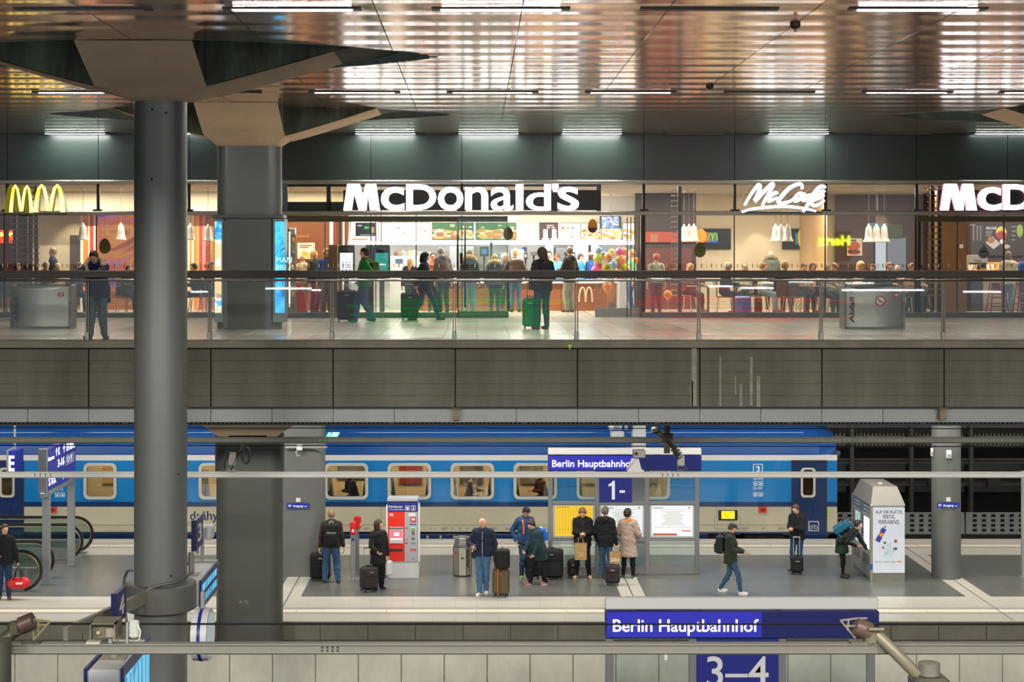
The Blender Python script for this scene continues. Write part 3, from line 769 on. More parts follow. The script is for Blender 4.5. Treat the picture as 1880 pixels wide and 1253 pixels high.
def V4(px, py, dy=0, ox=1170, oy=867, sc=s2): return ((px-ox)*sc, dy, -(py-oy)*sc)
MB().bb(-.17, .11, -.06, .06, 0, .035).build('base_plate', WHITEP, t)
MB().prism([(V4(1150, 0)[0], .03), (V4(1178, 0)[0], .03), (V4(1172, 0)[0], .24), (V4(1160, 0)[0], .24)], -.03, .03, 'y').build('bracket', WHITEP, t)
MB().bb(V4(1162, 0)[0], V4(1184, 0)[0], -.12, .10, V4(0, 840)[2], V4(0, 826)[2], None, .012).build('housing', mat('#9c9a90', .5, .2, .1, 8), t)
MB().cyl((V4(1167, 0)[0], -.125, V4(0, 832)[2]), (V4(1167, 0)[0], -.10, V4(0, 832)[2]), .03, 14).build('lens', BLACK, t)
MB().tube([V4(1150, 864, -.04), V4(1160, 850, -.06), V4(1172, 838, -.05)], .012, 6).build('cable', WHITEP, t, smooth=True)
t = thing('floodlight', 'small wire-guarded lamp with ring bracket on the pale rail before the wide column', 'lamp', (PX(425, 28.3), 28.3, PZ(867, 28.3)))
def V5(px, py, dy=0): return ((px-425)*s2, dy, -(py-867)*s2)
MB().box((0, 0, .02), (.14, .1, .04)).build('base', GREYP, t)
MB().prism([(V5(420,0)[0], V5(0,853)[2]), (V5(432,0)[0], V5(0,855)[2]), (V5(434,0)[0], V5(0,832)[2]), (V5(422,0)[0], V5(0,831)[2])], -.05, .05, 'y').build('lamp_body', mat('#a5a396', .4, .4), t)
g_ = MB()
for k in range(3): g_.tube([V5(413, 862, -.06+k*.06), V5(412, 850, -.06+k*.06), V5(422, 832, -.06+k*.06), V5(436, 835, -.06+k*.06), V5(424, 864, -.06+k*.06)], .006, 5)
g_.build('wire_guard', DARKI, t)
MB().tube([V5(432, 838), V5(440, 828), V5(447, 818)], .035, 10).build('arm', DARKI, t, smooth=True)
MB().tube([V5(452+7*math.cos(a), 836+15*math.sin(a)) for a in [2*PI*i/20 for i in range(20)]], .022, 8, closed=True).build('cable_ring', mat('#2e2c27', .5), t, smooth=True)
# big arm bottom right, on the near rail
DN = 15.75; s3 = DN/3000
t = thing('insulator_arm', 'large jointed steel support arm with round post cap at the lower right', 'insulator', (PX(1585, DN), DN, PZ(1181, DN)))
def V6(px, py, dy=0): return ((px-1585)*s3, dy, -(py-1181)*s3)
AM = mat('#7d7663', .5, .35, .15, 6)
MB().bb(V6(1560,0)[0], V6(1592,0)[0], -.06, .06, 0, .02).build('base_plate', AM, t)
MB().tube([V6(1574, 1152), V6(1610, 1165), V6(1672, 1228, -.3)], [.052, .058, .058], 16).build('arm_tube', mat('#8f8975', .45, .3, .1, 5), t, smooth=True)
MB().cyl(V6(1570, 1150), V6(1597, 1160), .085, 18).build('insulator', mat('#6f5a4d', .4, .1, .15, 6), t, auto=True)
w = MB()
for a, b in (((1543, 1140), (1575, 1136)), ((1543, 1140), (1570, 1172)), ((1550, 1150), (1572, 1150)), ((1556, 1158), (1558, 1138)), ((1575, 1136), (1592, 1136))): w.tube([V6(*a), V6(*b)], .010, 6)
w.build('lattice', mat('#a19a84', .5, .3), t)
MB().box(V6(1598, 1168), (.12, .13, .16), None, None, .02).build('clamp_block', AM, t)
MB().tube([V6(1590, 1152, -.1), V6(1618, 1152, -.1)], .02, 8).build('bolt', AM, t)
p = MB(); p.cyl(V6(1690, 1225, -.3), V6(1690, 1203, -.3), .10, 28); p.build('post_cap', mat('#8b867a', .45, .35, .1, 5), t, auto=True)
MB().box((V6(1690,0)[0], -.3, V6(0, 1253)[2]), (.34, .3, .28), None, None, .03).build('joint_block', mat('#6a6659', .5, .4, .15, 6), t)
MB().cyl((V6(1690,0)[0], -.3, V6(0, 1245)[2]), (V6(1690,0)[0], -.3, -7), .085, 24).build('post', AM, t, auto=True)
t = thing('insulator_arm', 'dark steel support arm with open lattice cage at the lower left picture edge', 'insulator', (PX(55, DN), DN, PZ(1181, DN)))
def V7(px, py, dy=0): return ((px-55)*s3, dy, -(py-1181)*s3)
AMD = mat('#4e493b', .5, .35, .2, 6)
MB().cyl(V7(38, 1150), V7(62, 1140), .085, 18).build('insulator', mat('#4b3d34', .4, .1, .2, 6), t, auto=True)
MB().tube([V7(45, 1150), V7(20, 1165), V7(2, 1182, -.2)], [.06, .06, .06], 14).build('arm_tube', AMD, t, smooth=True)
MB().box(V7(28, 1155), (.13, .14, .15), None, None, .03).build('clamp_block', AMD, t)
w = MB()
for a, b in (((62, 1138), (92, 1142)), ((62, 1176), (92, 1142)), ((70, 1148), (86, 1148)), ((70, 1140), (70, 1162)), ((62, 1138), (62, 1176))): w.tube([V7(*a), V7(*b)], .012, 6)
w.build('lattice', mat('#857c62', .5, .3), t)
MB().bb(V7(42,0)[0], V7(75,0)[0], -.06, .06, 0, .02).build('base_plate', AMD, t)
MB().cyl((V7(3,0)[0], -.25, V7(0, 1165)[2]), (V7(3,0)[0], -.25, -7), .16, 24).build('post', mat('#57554b', .5, .3, .12, 5), t, auto=True)
# lamp housing and antenna on the rail at left
t = thing('signal_lamp', 'dusty boxed lamp on the thick rail between the lattice arm and the near column', 'lamp', (PX(193, DN), DN, PZ(1181, DN)))
def V8(px, py, dy=0): return ((px-193)*s3, dy, -(py-1181)*s3)
hx = MB(); x0, x1, z0, z1 = V8(169,0)[0], V8(216,0)[0], V8(0,1172)[2], V8(0,1141)[2]
hx.bb(x0, x1, .0, .2, z0, z1); hx.bb(x0, x1, -.1, 0, z1-.012, z1); hx.bb(x0, x0+.012, -.1, 0, z0, z1); hx.bb(x1-.012, x1, -.1, 0, z0, z1)
hx.build('housing', mat('#6f6a57', .6, .1, .25, 8), t)
MB().ell(V8(181, 1162, -.02), (.022, .02, .022), 12).build('lens', mat('#b7a878', .3), t, smooth=True)
MB().bb(V8(196,0)[0], V8(214,0)[0], -.06, .0, V8(0,1170)[2], V8(0,1152)[2], None, .01).build('ballast_box', mat('#8f8b7c', .5), t)
MB().bb(V8(200,0)[0], V8(206,0)[0], -.02, .02, 0, V8(0,1172)[2]).build('stem', GREYP, t); MB().bb(V8(160,0)[0], V8(185,0)[0], -.05, .05, .0, .02).build('base_plate', mat('#b5b0a2', .5), t)
t = thing('antenna_box', 'pale rounded antenna box on a stub beside the boxed lamp', 'antenna', (PX(246, DN), DN, PZ(1181, DN)))
def V9(px, py, dy=0): return ((px-246)*s3, dy, -(py-1181)*s3)
MB().bb(-.045, .05, -.03, .03, V9(0,1172)[2], V9(0,1139)[2], None, .02).build('case', mat('#b9bab5', .4), t)
MB().tube([V9(253, 1146, -.02), V9(258, 1160), V9(256, 1174), V9(250, 1178)], .008, 6).build('cable', WHITEP, t, smooth=True)
MB().bb(V9(232,0)[0], V9(236,0)[0], -.02, .02, 0, .2).build('stem', GREYP, t); MB().tube([(V9(234,0)[0], 0, .15), (0, 0, .12)], .012, 6).build('arm', GREYP, t)
# ------------------------------------------------------------------ the blue passenger coach
TD = 45.9; st = TD/3000
def tx(px): return PX(px, TD)
def tz(py): return PZ(py, TD)
TB_ = mat('#0a7cc4', .28, 0, .03, .6, .5, 0, 60, None, .4); TDK = mat('#14305f', .3, 0, .05, 1, .5, 0, 60, None, .3); TW = mat('#dedfdc', .35, 0, .03, 1, .5, 0, 60, None, .3)
TG = mat('#bab49d', .45, 0, .10, .9, .4, 0, 60, (1,1,.6)); TR = mat('#1f4f93', .25, 0, .22, .35, .5, 0, 60, (.25,1,3), .3); TRG = mat('#1b5199', .14, 0, .1, 1.5, .6, .3, 1.6, (1,1,1), .8)
X0, X1 = -20.0, tx(1537)
tr = thing('passenger_coach', 'blue and beige railway passenger coach standing behind the platform', 'train', (0, TD, 0))
WZ0, WZ1 = tz(911.5), tz(856.5)
win = [(404.8+115.6*k-34, 404.8+115.6*k+34) for k in range(0, 7)]
win = [w for w in win]
win += [(159.5, 208), (1176, 1224), (-70, -20)]
win.sort()
# body side: below windows, above windows, piers between
body = MB()
ZB, Z1, Z2, Z3, Z4, Z5 = tz(977), tz(931), tz(922), tz(846), tz(836), tz(818)
doors = [(1455, 1516), (-45, 42)]
def hband(z0, z1, m, skip=()):
    segs = [(X0, X1)]
    for a, b in skip:
        ns = []
        for s0, s1 in segs:
            A, B = tx(a), tx(b)
            if B <= s0 or A >= s1: ns.append((s0, s1)); continue
            if A > s0: ns.append((s0, A))
            if B < s1: ns.append((B, s1))
        segs = ns
    for s0, s1 in segs: body.bb(s0, s1, 0, .05, z0, z1, m)
hband(ZB, Z1, TG, doors); hband(Z1, Z2, TDK, doors); hband(Z2, WZ0, TB_, doors); hband(WZ0, WZ1, TB_, win+doors); hband(WZ1, Z3, TB_, doors); hband(Z3, Z4, TW)
# the beige stripe lines
# roof section
prof = [(0, Z4), (.0, Z4+.04), (.03, Z5), (.10, Z5+.16), (.22, Z5+.32), (.45, Z5+.48), (.9, Z5+.62), (1.43, Z5+.68), (1.96, Z5+.62), (2.4, Z5+.48), (2.7, Z5+.2), (2.8, Z4), (2.8, ZB), (2.75, ZB), (2.75, Z4)]
n = len(prof); NX = 60
V = []; F = []; mi = []
for i in range(NX+1):
    x = X0+(X1-X0)*i/NX
    end = max(0, (x-(X1-.75))/.75); e = end**2.4
    for (y, z) in prof: V.append((x, y+ (1.4-y)*.10*e, z-(z-Z4)*.28*e if z > Z4 else z))
R = MB(); body_f = []
for i in range(NX):
    for k in range(n-1):
        a = i*n+k; R_m = TRG if k in (0,1,2,3) else TR
        body_f.append(((a, a+n, a+n+1, a+1), R_m))
base = len(body.v); body.v += V
for f_, m_ in body_f: body.f.append(tuple(q+base for q in f_)); body.m.append(body.mi(m_))
body.f.append(tuple(base+NX*n+k for k in range(n))); body.m.append(body.mi(TDK))
body.bb(X0, X1, .0, 2.8, ZB-.05, ZB, TDK); body.bb(X1-.05, X1, 0.05, 2.8, ZB, Z3+.15, TDK)
body.build('coach_body', None, tr)
for k in range(12):   # roof ribs
    pass
rb = MB()
for k in range(6):
    y, z = .24+k*.17, Z5+.33+.29*(1-(1-k/6)**2); rb.tube([(X0, y, z), (X1-.9, y, z)], .012, 5)
rb.build('roof_rib', TR, tr)['kind'] = 'stuff'
# seams on the lower side
sm = MB(); sm.bb(X0, tx(1450), -.003, 0, tz(965), tz(964)); 
for px in (247, 700, 1040, 1316): sm.bb(tx(px), tx(px)+.01, -.003, 0, ZB, Z1)
sm.build('panel_seam', mat('#7b7767', .6), tr)
# underframe
u = MB(); u.bb(X0, tx(1300), .05, .2, tz(990)-.1, ZB, TDK); u.bb(tx(600), tx(1010), .0, .06, tz(990), ZB-.01, TDK)
u.build('skirt', None, tr)
eq = MB(); random.seed(9)
for px in range(40, 520, 60): eq.bb(tx(px), tx(px+38), .3, 1.2, -.5, .05)
for px in range(1290, 1450, 40): eq.bb(tx(px), tx(px+24), .3, 1.0, -.5, .06)
eq.build('underfloor_equipment', mat('#26241f', .6, .2, .3, 6), tr)
for px in (1330, 1420, 60, 150):
    w_ = MB(); w_.cyl((tx(px), .35, -.32), (tx(px), .47, -.32), .46, 32); w_.cyl((tx(px), .30, -.32), (tx(px), .5, -.32), .1, 14); w_.build('wheel', mat('#4a453b', .45, .7, .2, 8), tr, auto=True)
yl = MB()
for px in (785, 809, 834): yl.bb(tx(px)-.03, tx(px)+.03, -.006, 0, tz(989), tz(984))
yl.build('equipment_mark', mat('#b9a96a', .5), tr)
# windows
FRM = mat('#c9c7ba', .4)
for i, (a, b) in enumerate(win):
    if b < 0: continue
    o_ = rrect(tx(a)-.09, tx(b)+.09, WZ0-.09, WZ1+.09, .15); in_ = rrect(tx(a)-.01, tx(b)+.01, WZ0-.01, WZ1+.01, .10)
    wf = MB().ring(o_, in_, -.03, .03).build('window', FRM, tr)
    inner = rrect(tx(a)-.015, tx(b)+.015, WZ0-.015, WZ1+.015, .10)
    MB().prism(inner, -.01, -.004, 'y').build('pane', glass((.86,.84,.80), 2.2), wf)
    MB().bb(tx(a), tx(b), -.02, .0, tz(866.2), tz(865.2)).build('window_bar', mat('#8f8c80', .4), wf)
# interior
WALLI = mat('#d0bb92', .6); SEAT = mat('#3f4a4c', .8, 0, .15, 8); HEAD = mat('#cdb98c', .6)
it = MB(); it.bb(X0, X1-.2, 1.9, 1.95, .45, tz(838), WALLI); it.bb(X0, X1-.2, .06, 2.6, .42, .47, mat('#4b4740')); it.bb(X0, X1-.2, .06, 2.6, tz(838), tz(838)+.04, mat('#bfb8a5'))
it.build('interior', None, tr)
for k, px in enumerate((636, 751, 867, 982, 1098, 405, 289, 184, 1200)):
    cm = [('#a63a2e'), ('#8f3327'), ('#54504a'), ('#6f6a55'), ('#b9ad92'), ('#8a7b5c'), ('#8a7b5c'), ('#b88a4a'), ('#8d8a80')][k]
    MB().bb(tx(px)-.36, tx(px)+.30, 1.82, 1.9, tz(905), tz(850)).build('compartment_door', mat(cm, .5), tr) if k != 0 else MB().bb(tx(px)-.4, tx(px)+.4, 1.82, 1.9, tz(896), tz(868)).build('compartment_door', mat('#6a6558', .5), tr)
for k in range(-6, 8):
    for s in (-1, 1):
        cx = tx(404.8+115.6*k)+s*.47
        if cx < -12 or cx > tx(1240): continue
        sb = MB(); sb.prism([(cx-.06*s, tz(925)), (cx+.10*s, tz(925)), (cx+.17*s, tz(872)), (cx+.05*s, tz(870))], .3, .85, 'y')
        sb.build('seat_back', SEAT, tr)
        MB().prism([(cx+.03*s, tz(905)), (cx+.07*s, tz(905)), (cx+.13*s, tz(866)), (cx+.0*s, tz(866))], .24, .30, 'y').build('seat_frame', HEAD, tr)
        MB().box((cx-.22*s, .6, .86), (.42, .5, .12), None, None, .03).build('seat_cushion', SEAT, tr)
for k in range(-2, 8):
    area('coach_lamp', (tx(404.8+115.6*k), TD+1.0, tz(839)), .8, .5, 24, (1, .82, .55))
# doors
for (a, b, wa, wb, nm) in ((1455, 1516, 1472, 1495, 'r'), (-45, 42, 1, 25, 'l')):
    dz0, dz1 = tz(990), tz(848)
    dm = MB(); A, B = tx(a), tx(b); wA, wB = tx(wa), tx(wb); z0, z1 = tz(912), tz(861)
    for (p, q, r_, s_) in ((A, wA, dz0, dz1), (wB, B, dz0, dz1), (wA, wB, dz0, z0), (wA, wB, z1, dz1)): dm.bb(p, q, -.01, .04, r_, s_)
    d_ = dm.build('coach_door', TDK, tr)
    wf = MB().ring(rrect(wA-.03, wB+.03, z0-.03, z1+.03, .1), rrect(wA+.03, wB-.03, z0+.03, z1-.03, .08), -.02, .03).build('window', FRM, d_)
    MB().prism(rrect(wA+.02, wB-.02, z0+.02, z1-.02, .08), 0, .006, 'y').build('pane', glass((.9,.85,.78), 1.5), wf)
    fr_ = MB(); fr_.bb(A-.03, A, -.02, .05, dz0, dz1+.02); fr_.bb(B, B+.03, -.02, .05, dz0, dz1+.02); fr_.bb(A-.03, B+.03, -.02, .05, dz1, dz1+.04); fr_.build('door_frame', mat('#2c2f36', .5), d_)
    h_ = MB(); h_.bb(B-.35, B-.33, -.03, 0, tz(944), tz(936)); h_.bb(A+.2, A+.22, -.03, 0, tz(944), tz(936)); h_.build('handle', BLACK, d_)
    MB().bb(A+.1, A+.5, .6, .65, z0-.1, z1+.1, mat('#b0442f', .5)).build('door_interior', None, d_)
# marks and writing
WH = mat('#eef0f0', .5); NV = mat('#1a2c55', .5)
def tt(body_, px, py, wpx, name, m, hpx=None, **k):
    text_mb(body_, .3, None, (tx(px), -.004, tz(py)), None, .002, k.get('off', .002), 1, fit=(wpx*st, hpx*st if hpx else None)).build(name, m, tr)
o_ = MB(); 
o_.ring(rrect(tx(1382.5), tx(1400.5), tz(871.5), tz(852.5), .01, 1), rrect(tx(1383.8), tx(1399.2), tz(870.2), tz(853.8), .01, 1), -.004, 0).build('class_frame', WH, tr)
tt('2', 1388, 868, 8, 'class_number', WH, 12, off=.012)
pc = MB()
for px, py in ((1383, 881), (1393, 881), (1383, 892), (1393, 892), (1383, 912), (1393, 912), (101, 913), (111, 913)):
    pc.ring(rrect(tx(px), tx(px+8), tz(py), tz(py-8), .005, 1), rrect(tx(px+.9), tx(px+7.1), tz(py-.9), tz(py-7.1), .005, 1), -.004, 0)
    pc.bb(tx(px+2.2), tx(px+5.8), -.004, 0, tz(py-2), tz(py-5)); 
pc.build('pictogram', WH, tr)
tt('12-107', 1383, 899.5, 17, 'seat_numbers', WH, 5.5)
tt('27-12', 104, 902, 12, 'seat_numbers', WH, 5)
text_mb('České dráhy', .3, None, (tx(284), -.004, tz(955)), None, .002, .004, 1, fit=(tx(401)-tx(284), None)).build('operator_lettering', NV, tr)
tt('a.s. Praha, operator', 300, 962.5, 50, 'small_lettering', NV, 3.5)
RED = mat('#d8402c', .45)
for px in (1400, 97):
    o_ = MB().bb(tx(px)-.115, tx(px)+.115, -.03, 0, tz(942), tz(931)).build('emergency_box', RED, tr); MB().bb(tx(px)-.06, tx(px)+.06, -.032, -.03, tz(939.5), tz(933.5)).build('box_recess', mat('#7e1f18', .5), o_)
di = MB().ring(rrect(tx(1311), tx(1360), tz(972), tz(949), .02, 1), rrect(tx(1312), tx(1359), tz(971), tz(950), .02, 1), -.004, 0).build('display_frame', GREYP, tr)
bx = MB().bb(tx(1319), tx(1354), -.012, 0, tz(956), tz(937.5)).build('destination_display', BLACK, tr)
MB().bb(tx(1324.5), tx(1348.5), -.014, -.012, tz(953), tz(939)).build('display_lamps', emit('#ffc400', 2.2), bx)
dk = MB()
for py, a, b in ((942, 1326, 1332), (942, 1337, 1346), (945.5, 1328, 1336), (949.5, 1330, 1340), (949, 1343, 1347)): dk.bb(tx(a), tx(b), -.0155, -.014, tz(py+.5), tz(py-.5))
dk.build('display_text', mat('#5c4300', .6), bx)
nm = MB()
for px, w in ((790, 2), (810, 12), (828, 4), (843, 4), (856, 4), (872, 5), (668, 10), (868, 14), (902, 10), (927, 22), (1360, 16), (1398, 8), (1428, 14)):
    nm.bb(tx(px), tx(px+w), -.0035, 0, tz(971), tz(969.5)); nm.bb(tx(px), tx(px+w*.7), -.0035, 0, tz(974), tz(973))
nm.build('data_marking', mat('#77756a', .6), tr)
# bicycle symbol on the door bottom
bk = MB()
for x_ in (1489.0, 1497.5): bk.tube([(tx(x_)+.045*math.cos(a), -.014, tz(969)+.045*math.sin(a)) for a in [2*PI*i/14 for i in range(14)]], .006, 4, closed=True)
bk.tube([(tx(1489), -.014, tz(969)), (tx(1492), -.014, tz(965)), (tx(1496.5), -.014, tz(965)), (tx(1497.5), -.014, tz(969))], .005, 4)
bk.ring(rrect(tx(1484.5), tx(1503), tz(975.5), tz(957.5), .005, 1), rrect(tx(1485.5), tx(1502), tz(974.5), tz(958.5), .005, 1), -.015, -.012)
bk.build('bicycle_symbol', WH, tr)
lm = MB()
for px, py in ((1519, 938), (1519, 944)): lm.cyl((tx(px), -.02, tz(py)), (tx(px), 0, tz(py)), .04, 14)
lm.build('side_lamp', mat('#a6c23c', .4), tr)
bf = MB(); bf.cyl((X1, .5, .15), (X1+.5, .5, .15), .1, 14); bf.cyl((X1+.5, .5, .15), (X1+.56, .5, .15), .26, 24); bf.cyl((X1, .9, .0), (X1+.3, .9, .0), .2, 14); bf.build('buffer', mat('#1b1b1c', .5, .3), tr, auto=True)
gw = MB(); gw.bb(X1, X1+.12, .6, 2.2, .3, 2.5, None, .04); gw.build('gangway', mat('#26262a', .7), tr)
rl_ = MB(); rl_.cyl((X1-.02, .15, tz(836)), (X1+.1, .15, tz(836)), .12, 16); rl_.build('tail_lamp', mat('#3a3a3c', .4), tr, auto=True)
# ------------------------------------------------------------------ the restaurant: signs
zD = UZ
def letter_poly(pts, ox, oy, sc, D, y0, y1, m, mb):
    mb.prism([(PX(ox+x/sc, D), PZ(oy+y/sc, D)) for x, y in pts], y0, y1, 'y', m); return mb
SG = emit('#ffffff', 4.0); SGS = emit('#f6b9c4', 1.0)
SD = FD-.42
MPOLY = [(630,222),(658,32),(748,32),(770,108),(790,32),(865,32),(893,222),(820,222),(806,112),(796,222),(740,222),(708,105),(690,222)]
GL = [('c',899,1068,54,224,.018),('D',1081,1297,34,219,.026),('o',1307,1491,52,225,.018),('n',1503,1669,54,219,.016),('a',1686,1850,54,223,.010),('l',1867,1921,34,219,.012),('d',1939,2119,34,223,.014),("'",2126,2172,32,90,.02),('s',2166,2320,52,226,.012)]
def mcd_sign(shift, letters, label, bx0, bx1):
    t = thing('restaurant_sign', label, 'sign', (0, 0, 0))
    MB().bb(PX(bx0, SD), PX(bx1, SD), SD+.03, SD+.12, PZ(386, SD), PZ(349, SD)).build('backing_board', mat('#171a19', .35), t)
    mm = MB(); letter_poly(MPOLY, 470+shift, 330, 3.915, SD, SD-.10, SD-.095, SG, mm); letter_poly(MPOLY, 470+shift, 330, 3.915, SD, SD-.095, SD+.02, SGS, mm); mm.build('letter', None, t)
    for ch, a, b, c, d, off in letters:
        xa, xb = PX(470+shift+a/3.915, SD), PX(470+shift+b/3.915, SD); za, zb = PZ(330+d/3.915, SD), PZ(330+c/3.915, SD)
        q = MB(); text_mb(ch, 1, q, (xa, SD-.098, za), SG, .004, off, 1, fit=(xb-xa, zb-za)); text_mb(ch, 1, q, (xa, SD-.035, za), SGS, .058, off, 1, fit=(xb-xa, zb-za))
        q.build('letter', None, t)
    g = MB(); g.bb(PX(bx0+30, SD), PX(bx0+34, SD), SD+.12, FD-.1, PZ(372, SD), PZ(369, SD)); g.bb(PX(bx1-40, SD), PX(bx1-36, SD), SD+.12, FD-.1, PZ(372, SD), PZ(369, SD)); g.build('mount', BLACK, t)
    return t
mcd_sign(0, GL, 'large white illuminated restaurant lettering in the middle of the shop front', 630, 1103)
mcd_sign(1093.6, GL[:2], 'white illuminated restaurant lettering cut off by the right picture edge', 1722, 1985)
# script café sign
t = thing('cafe_sign', 'white illuminated slanted script sign reading McCafé with an underline stroke', 'sign', (0, 0, 0))
STR = [[(92,165),(118,118),(150,70),(178,36),(190,46),(180,90),(158,138),(212,80),(262,30),(274,38),(245,90),(212,150),(202,192)],
 [(304,92),(290,84),(258,104),(238,132),(262,134),(300,114)],
 [(456,62),(460,42),(440,28),(382,52),(334,100),(308,138),(330,152),(388,136),(424,108)],
 [(462,88),(440,88),(412,118),(418,136),(446,122),(474,92),(462,128),(478,132),(500,112)],
 [(606,56),(598,44),(566,52),(526,104),(486,176),(464,206)], [(486,102),(530,94),(566,92)],
 [(522,138),(570,118),(592,104),(580,94),(548,108),(520,142),(532,166),(566,160),(602,132)], [(568,82),(592,72),(606,80)],
 [(75,208),(130,190),(210,180),(330,172),(420,178),(490,188),(548,202)]]
def smooth_pts(p, n=4):
    out = []
    for i in range(len(p)-1):
        a = Vector(p[max(i-1, 0)]); b = Vector(p[i]); c = Vector(p[i+1]); d = Vector(p[min(i+2, len(p)-1)])
        for k in range(n):
            u = k/n; out.append(.5*((2*b)+(c-a)*u+(2*a-5*b+4*c-d)*u*u+(-a+3*b-3*c+d)*u**3))
    out.append(Vector(p[-1])); return out
SGB = emit('#f4f8ff', 2.6); SGD = emit('#5f86b8', .7)
for i, st_ in enumerate(STR):
    sp = smooth_pts([Vector((a, b)) for a, b in st_]); q = MB(); w = .052 if i not in (5, 7, 8) else .038
    pts = [(PX(1340+v.x/3.4815, SD), SD-.05, PZ(330+v.y/3.4815, SD)) for v in sp]
    n_ = len(pts); rs = [w*(.55+.45*math.sin(PI*min(1, max(0, (j+1)/(n_+1)))))for j in range(n_)]
    q.tube(pts, rs, 8, SGB); 
    q.tube([(a+.012, b+.05, c-.008) for a, b, c in pts], [r*1.12 for r in rs], 8, SGD)
    q.build('letter_stroke', None, t, smooth=True)
MB().bb(PX(1372, SD), PX(1510, SD), SD+.02, FD-.11, PZ(391, SD), PZ(389, SD)).build('mounting_bar', DARKSTEEL, t)
# golden arches
def arches(label, X, Y, Z, H, W, rotz, name):
    t = thing('arches_sign', label, 'sign', (X, Y, Z), rotz)
    YL = emit_noise(('#ffd24a', '#ffe98c', '#ffcf3a'), 2.6, .8, (1,1,1), 2); YS = emit('#8f8a1c', .6)
    pts = []
    for x, z, w in ((.06,0,.085),(.08,.30,.078),(.12,.62,.066),(.17,.86,.058),(.25,.96,.056),(.33,.86,.054),(.40,.55,.058),(.44,.25,.062),(.48,.04,.066)): pts.append((x, z, w))
    full = pts+[(1-x, z, w) for x, z, w in pts[::-1]]
    F = MB()
    L_ = []; R_ = []
    for i, (x, z, w) in enumerate(full):
        a = full[max(i-1, 0)]; b = full[min(i+1, len(full)-1)]
        dx, dz = (b[0]-a[0])*W, (b[1]-a[1])*H; l = math.hypot(dx, dz) or 1
        nx_, nz_ = -dz/l, dx/l
        if abs(dx) < 1e-6 or abs(x-.5) < .03: nx_, nz_ = (-.98, .2) if x < .5 else (.98, .2); nx_ = abs(nx_)*(-1 if x < .5 else -1); nz_ = 0
        L_.append((x*W+nx_*w*W*.9, z*H+nz_*w*W*.9)); R_.append((x*W-nx_*w*W*.9, z*H-nz_*w*W*.9))
    n = len(full)
    for y0, y1, m in ((-.11, -.10, YL), (-.10, .10, YS)):
        vs = [(p[0], y0, p[1]) for p in L_]+[(p[0], y0, p[1]) for p in R_]+[(p[0], y1, p[1]) for p in L_]+[(p[0], y1, p[1]) for p in R_]
        fs = []
        for i in range(n-1): fs += [(i, i+1, n+i+1, n+i), (2*n+i, 3*n+i, 3*n+i+1, 2*n+i+1), (i, 2*n+i, 2*n+i+1, i+1), (n+i, n+i+1, 3*n+i+1, 3*n+i)]
        fs += [(0, n, 3*n, 2*n), (n-1, 3*n-1, 4*n-1, 2*n-1)]
        F.add(vs, fs, m)
    F.build('arches', None, t)
    MB().bb(.0, W, .08, .12, -.06, -.03).build('mounting_bar', DARKSTEEL, t); MB().bb(W*.4, W*.5, .1, .80, -.05, -.03).build('bracket', DARKSTEEL, t)
    return t
sA = FD-.9
arches('yellow illuminated arches sign facing the viewer at the upper left of the shop front', PX(64, sA), sA, PZ(390, sA), 51*sA/3000, 57*sA/3000, 0, '')
arches('yellow illuminated arches sign turned sideways at the far upper left', PX(13, sA), sA, PZ(390, sA), 51*sA/3000, 50*sA/3000, math.radians(50), '')

# ------------------------------------------------------------------ the restaurant: room
BEI = mat('#ddd0b2', .6, 0, .07, 1.2); CRM = mat('#cdb896', .7)
g = MB(); g.bb(-26, 26, FD+.35, 54, 9.72, 9.80); struct(g.build('ceiling_restaurant', mat('#a99c86', .7)))
def iw(name, a, b, D, m, z0=UZ, z1=9.72, th=.1):
    return struct(MB().bb(PX(a, D), PX(b, D), D, D+th, z0, z1).build(name, m))
iw('wall_red', -250, 75, 49, mat('#7a2f22', .6, 0, .15, 1.5))
iw('wall_cream', 60, 152, 48, BEI)
iw('wall_stripes', 148, 420, 47, mat('#e0893c', .6))
iw('wall_wood', 400, 640, 46.6, print_noise(('#74401a', '#7f4a22', '#6b3a16'), 60, (1,1,1.0), 1, .5, .3))
iw('wall_kitchen', 590, 1178, 50.5, mat('#e9e9e6', .35, .1))
iw('wall_dark', 1166, 1278, 47.5, mat('#3a2c28', .5))
iw('wall_beige', 1262, 1540, 49, mat('#e4d6b6', .55, 0, .05, .8, .5, 0, 60, (.4,1,1.5)))
iw('wall_brown', 1535, 1720, 48.6, mat('#4a3026', .5, 0, .1, 2))
iw('wall_cafe', 1705, 2100, 47.6, mat('#452a22', .5))
struct(MB().bb(PX(1535, 44), PX(1535, 44)+.1, 45.6, 49, UZ, 9.72).build('wall_pier', mat('#c9a671', .6)))
struct(MB().bb(PX(-60, 46.3), PX(640, 46.3), 46.25, 46.35, 9.14, 9.72).build('wall_soffit', mat('#cfc0a4', .6)))
g = MB()
for a_, b_ in ((519, 529), (600, 608), (1095, 1103)): g.bb(PX(a_, 41.7), PX(b_, 41.7), 41.6, 41.7, PZ(388, 41.7), PZ(340, 41.7))
g.bb(PX(519, 41.7), PX(632, 41.7), 41.6, 41.7, PZ(388, 41.7), PZ(371, 41.7)); g.bb(PX(519, 41.7), PX(1103, 41.7), 41.62, 41.7, PZ(343, 41.7), PZ(339, 41.7))
struct(g.build('trim_18', mat('#18211d', .4)))
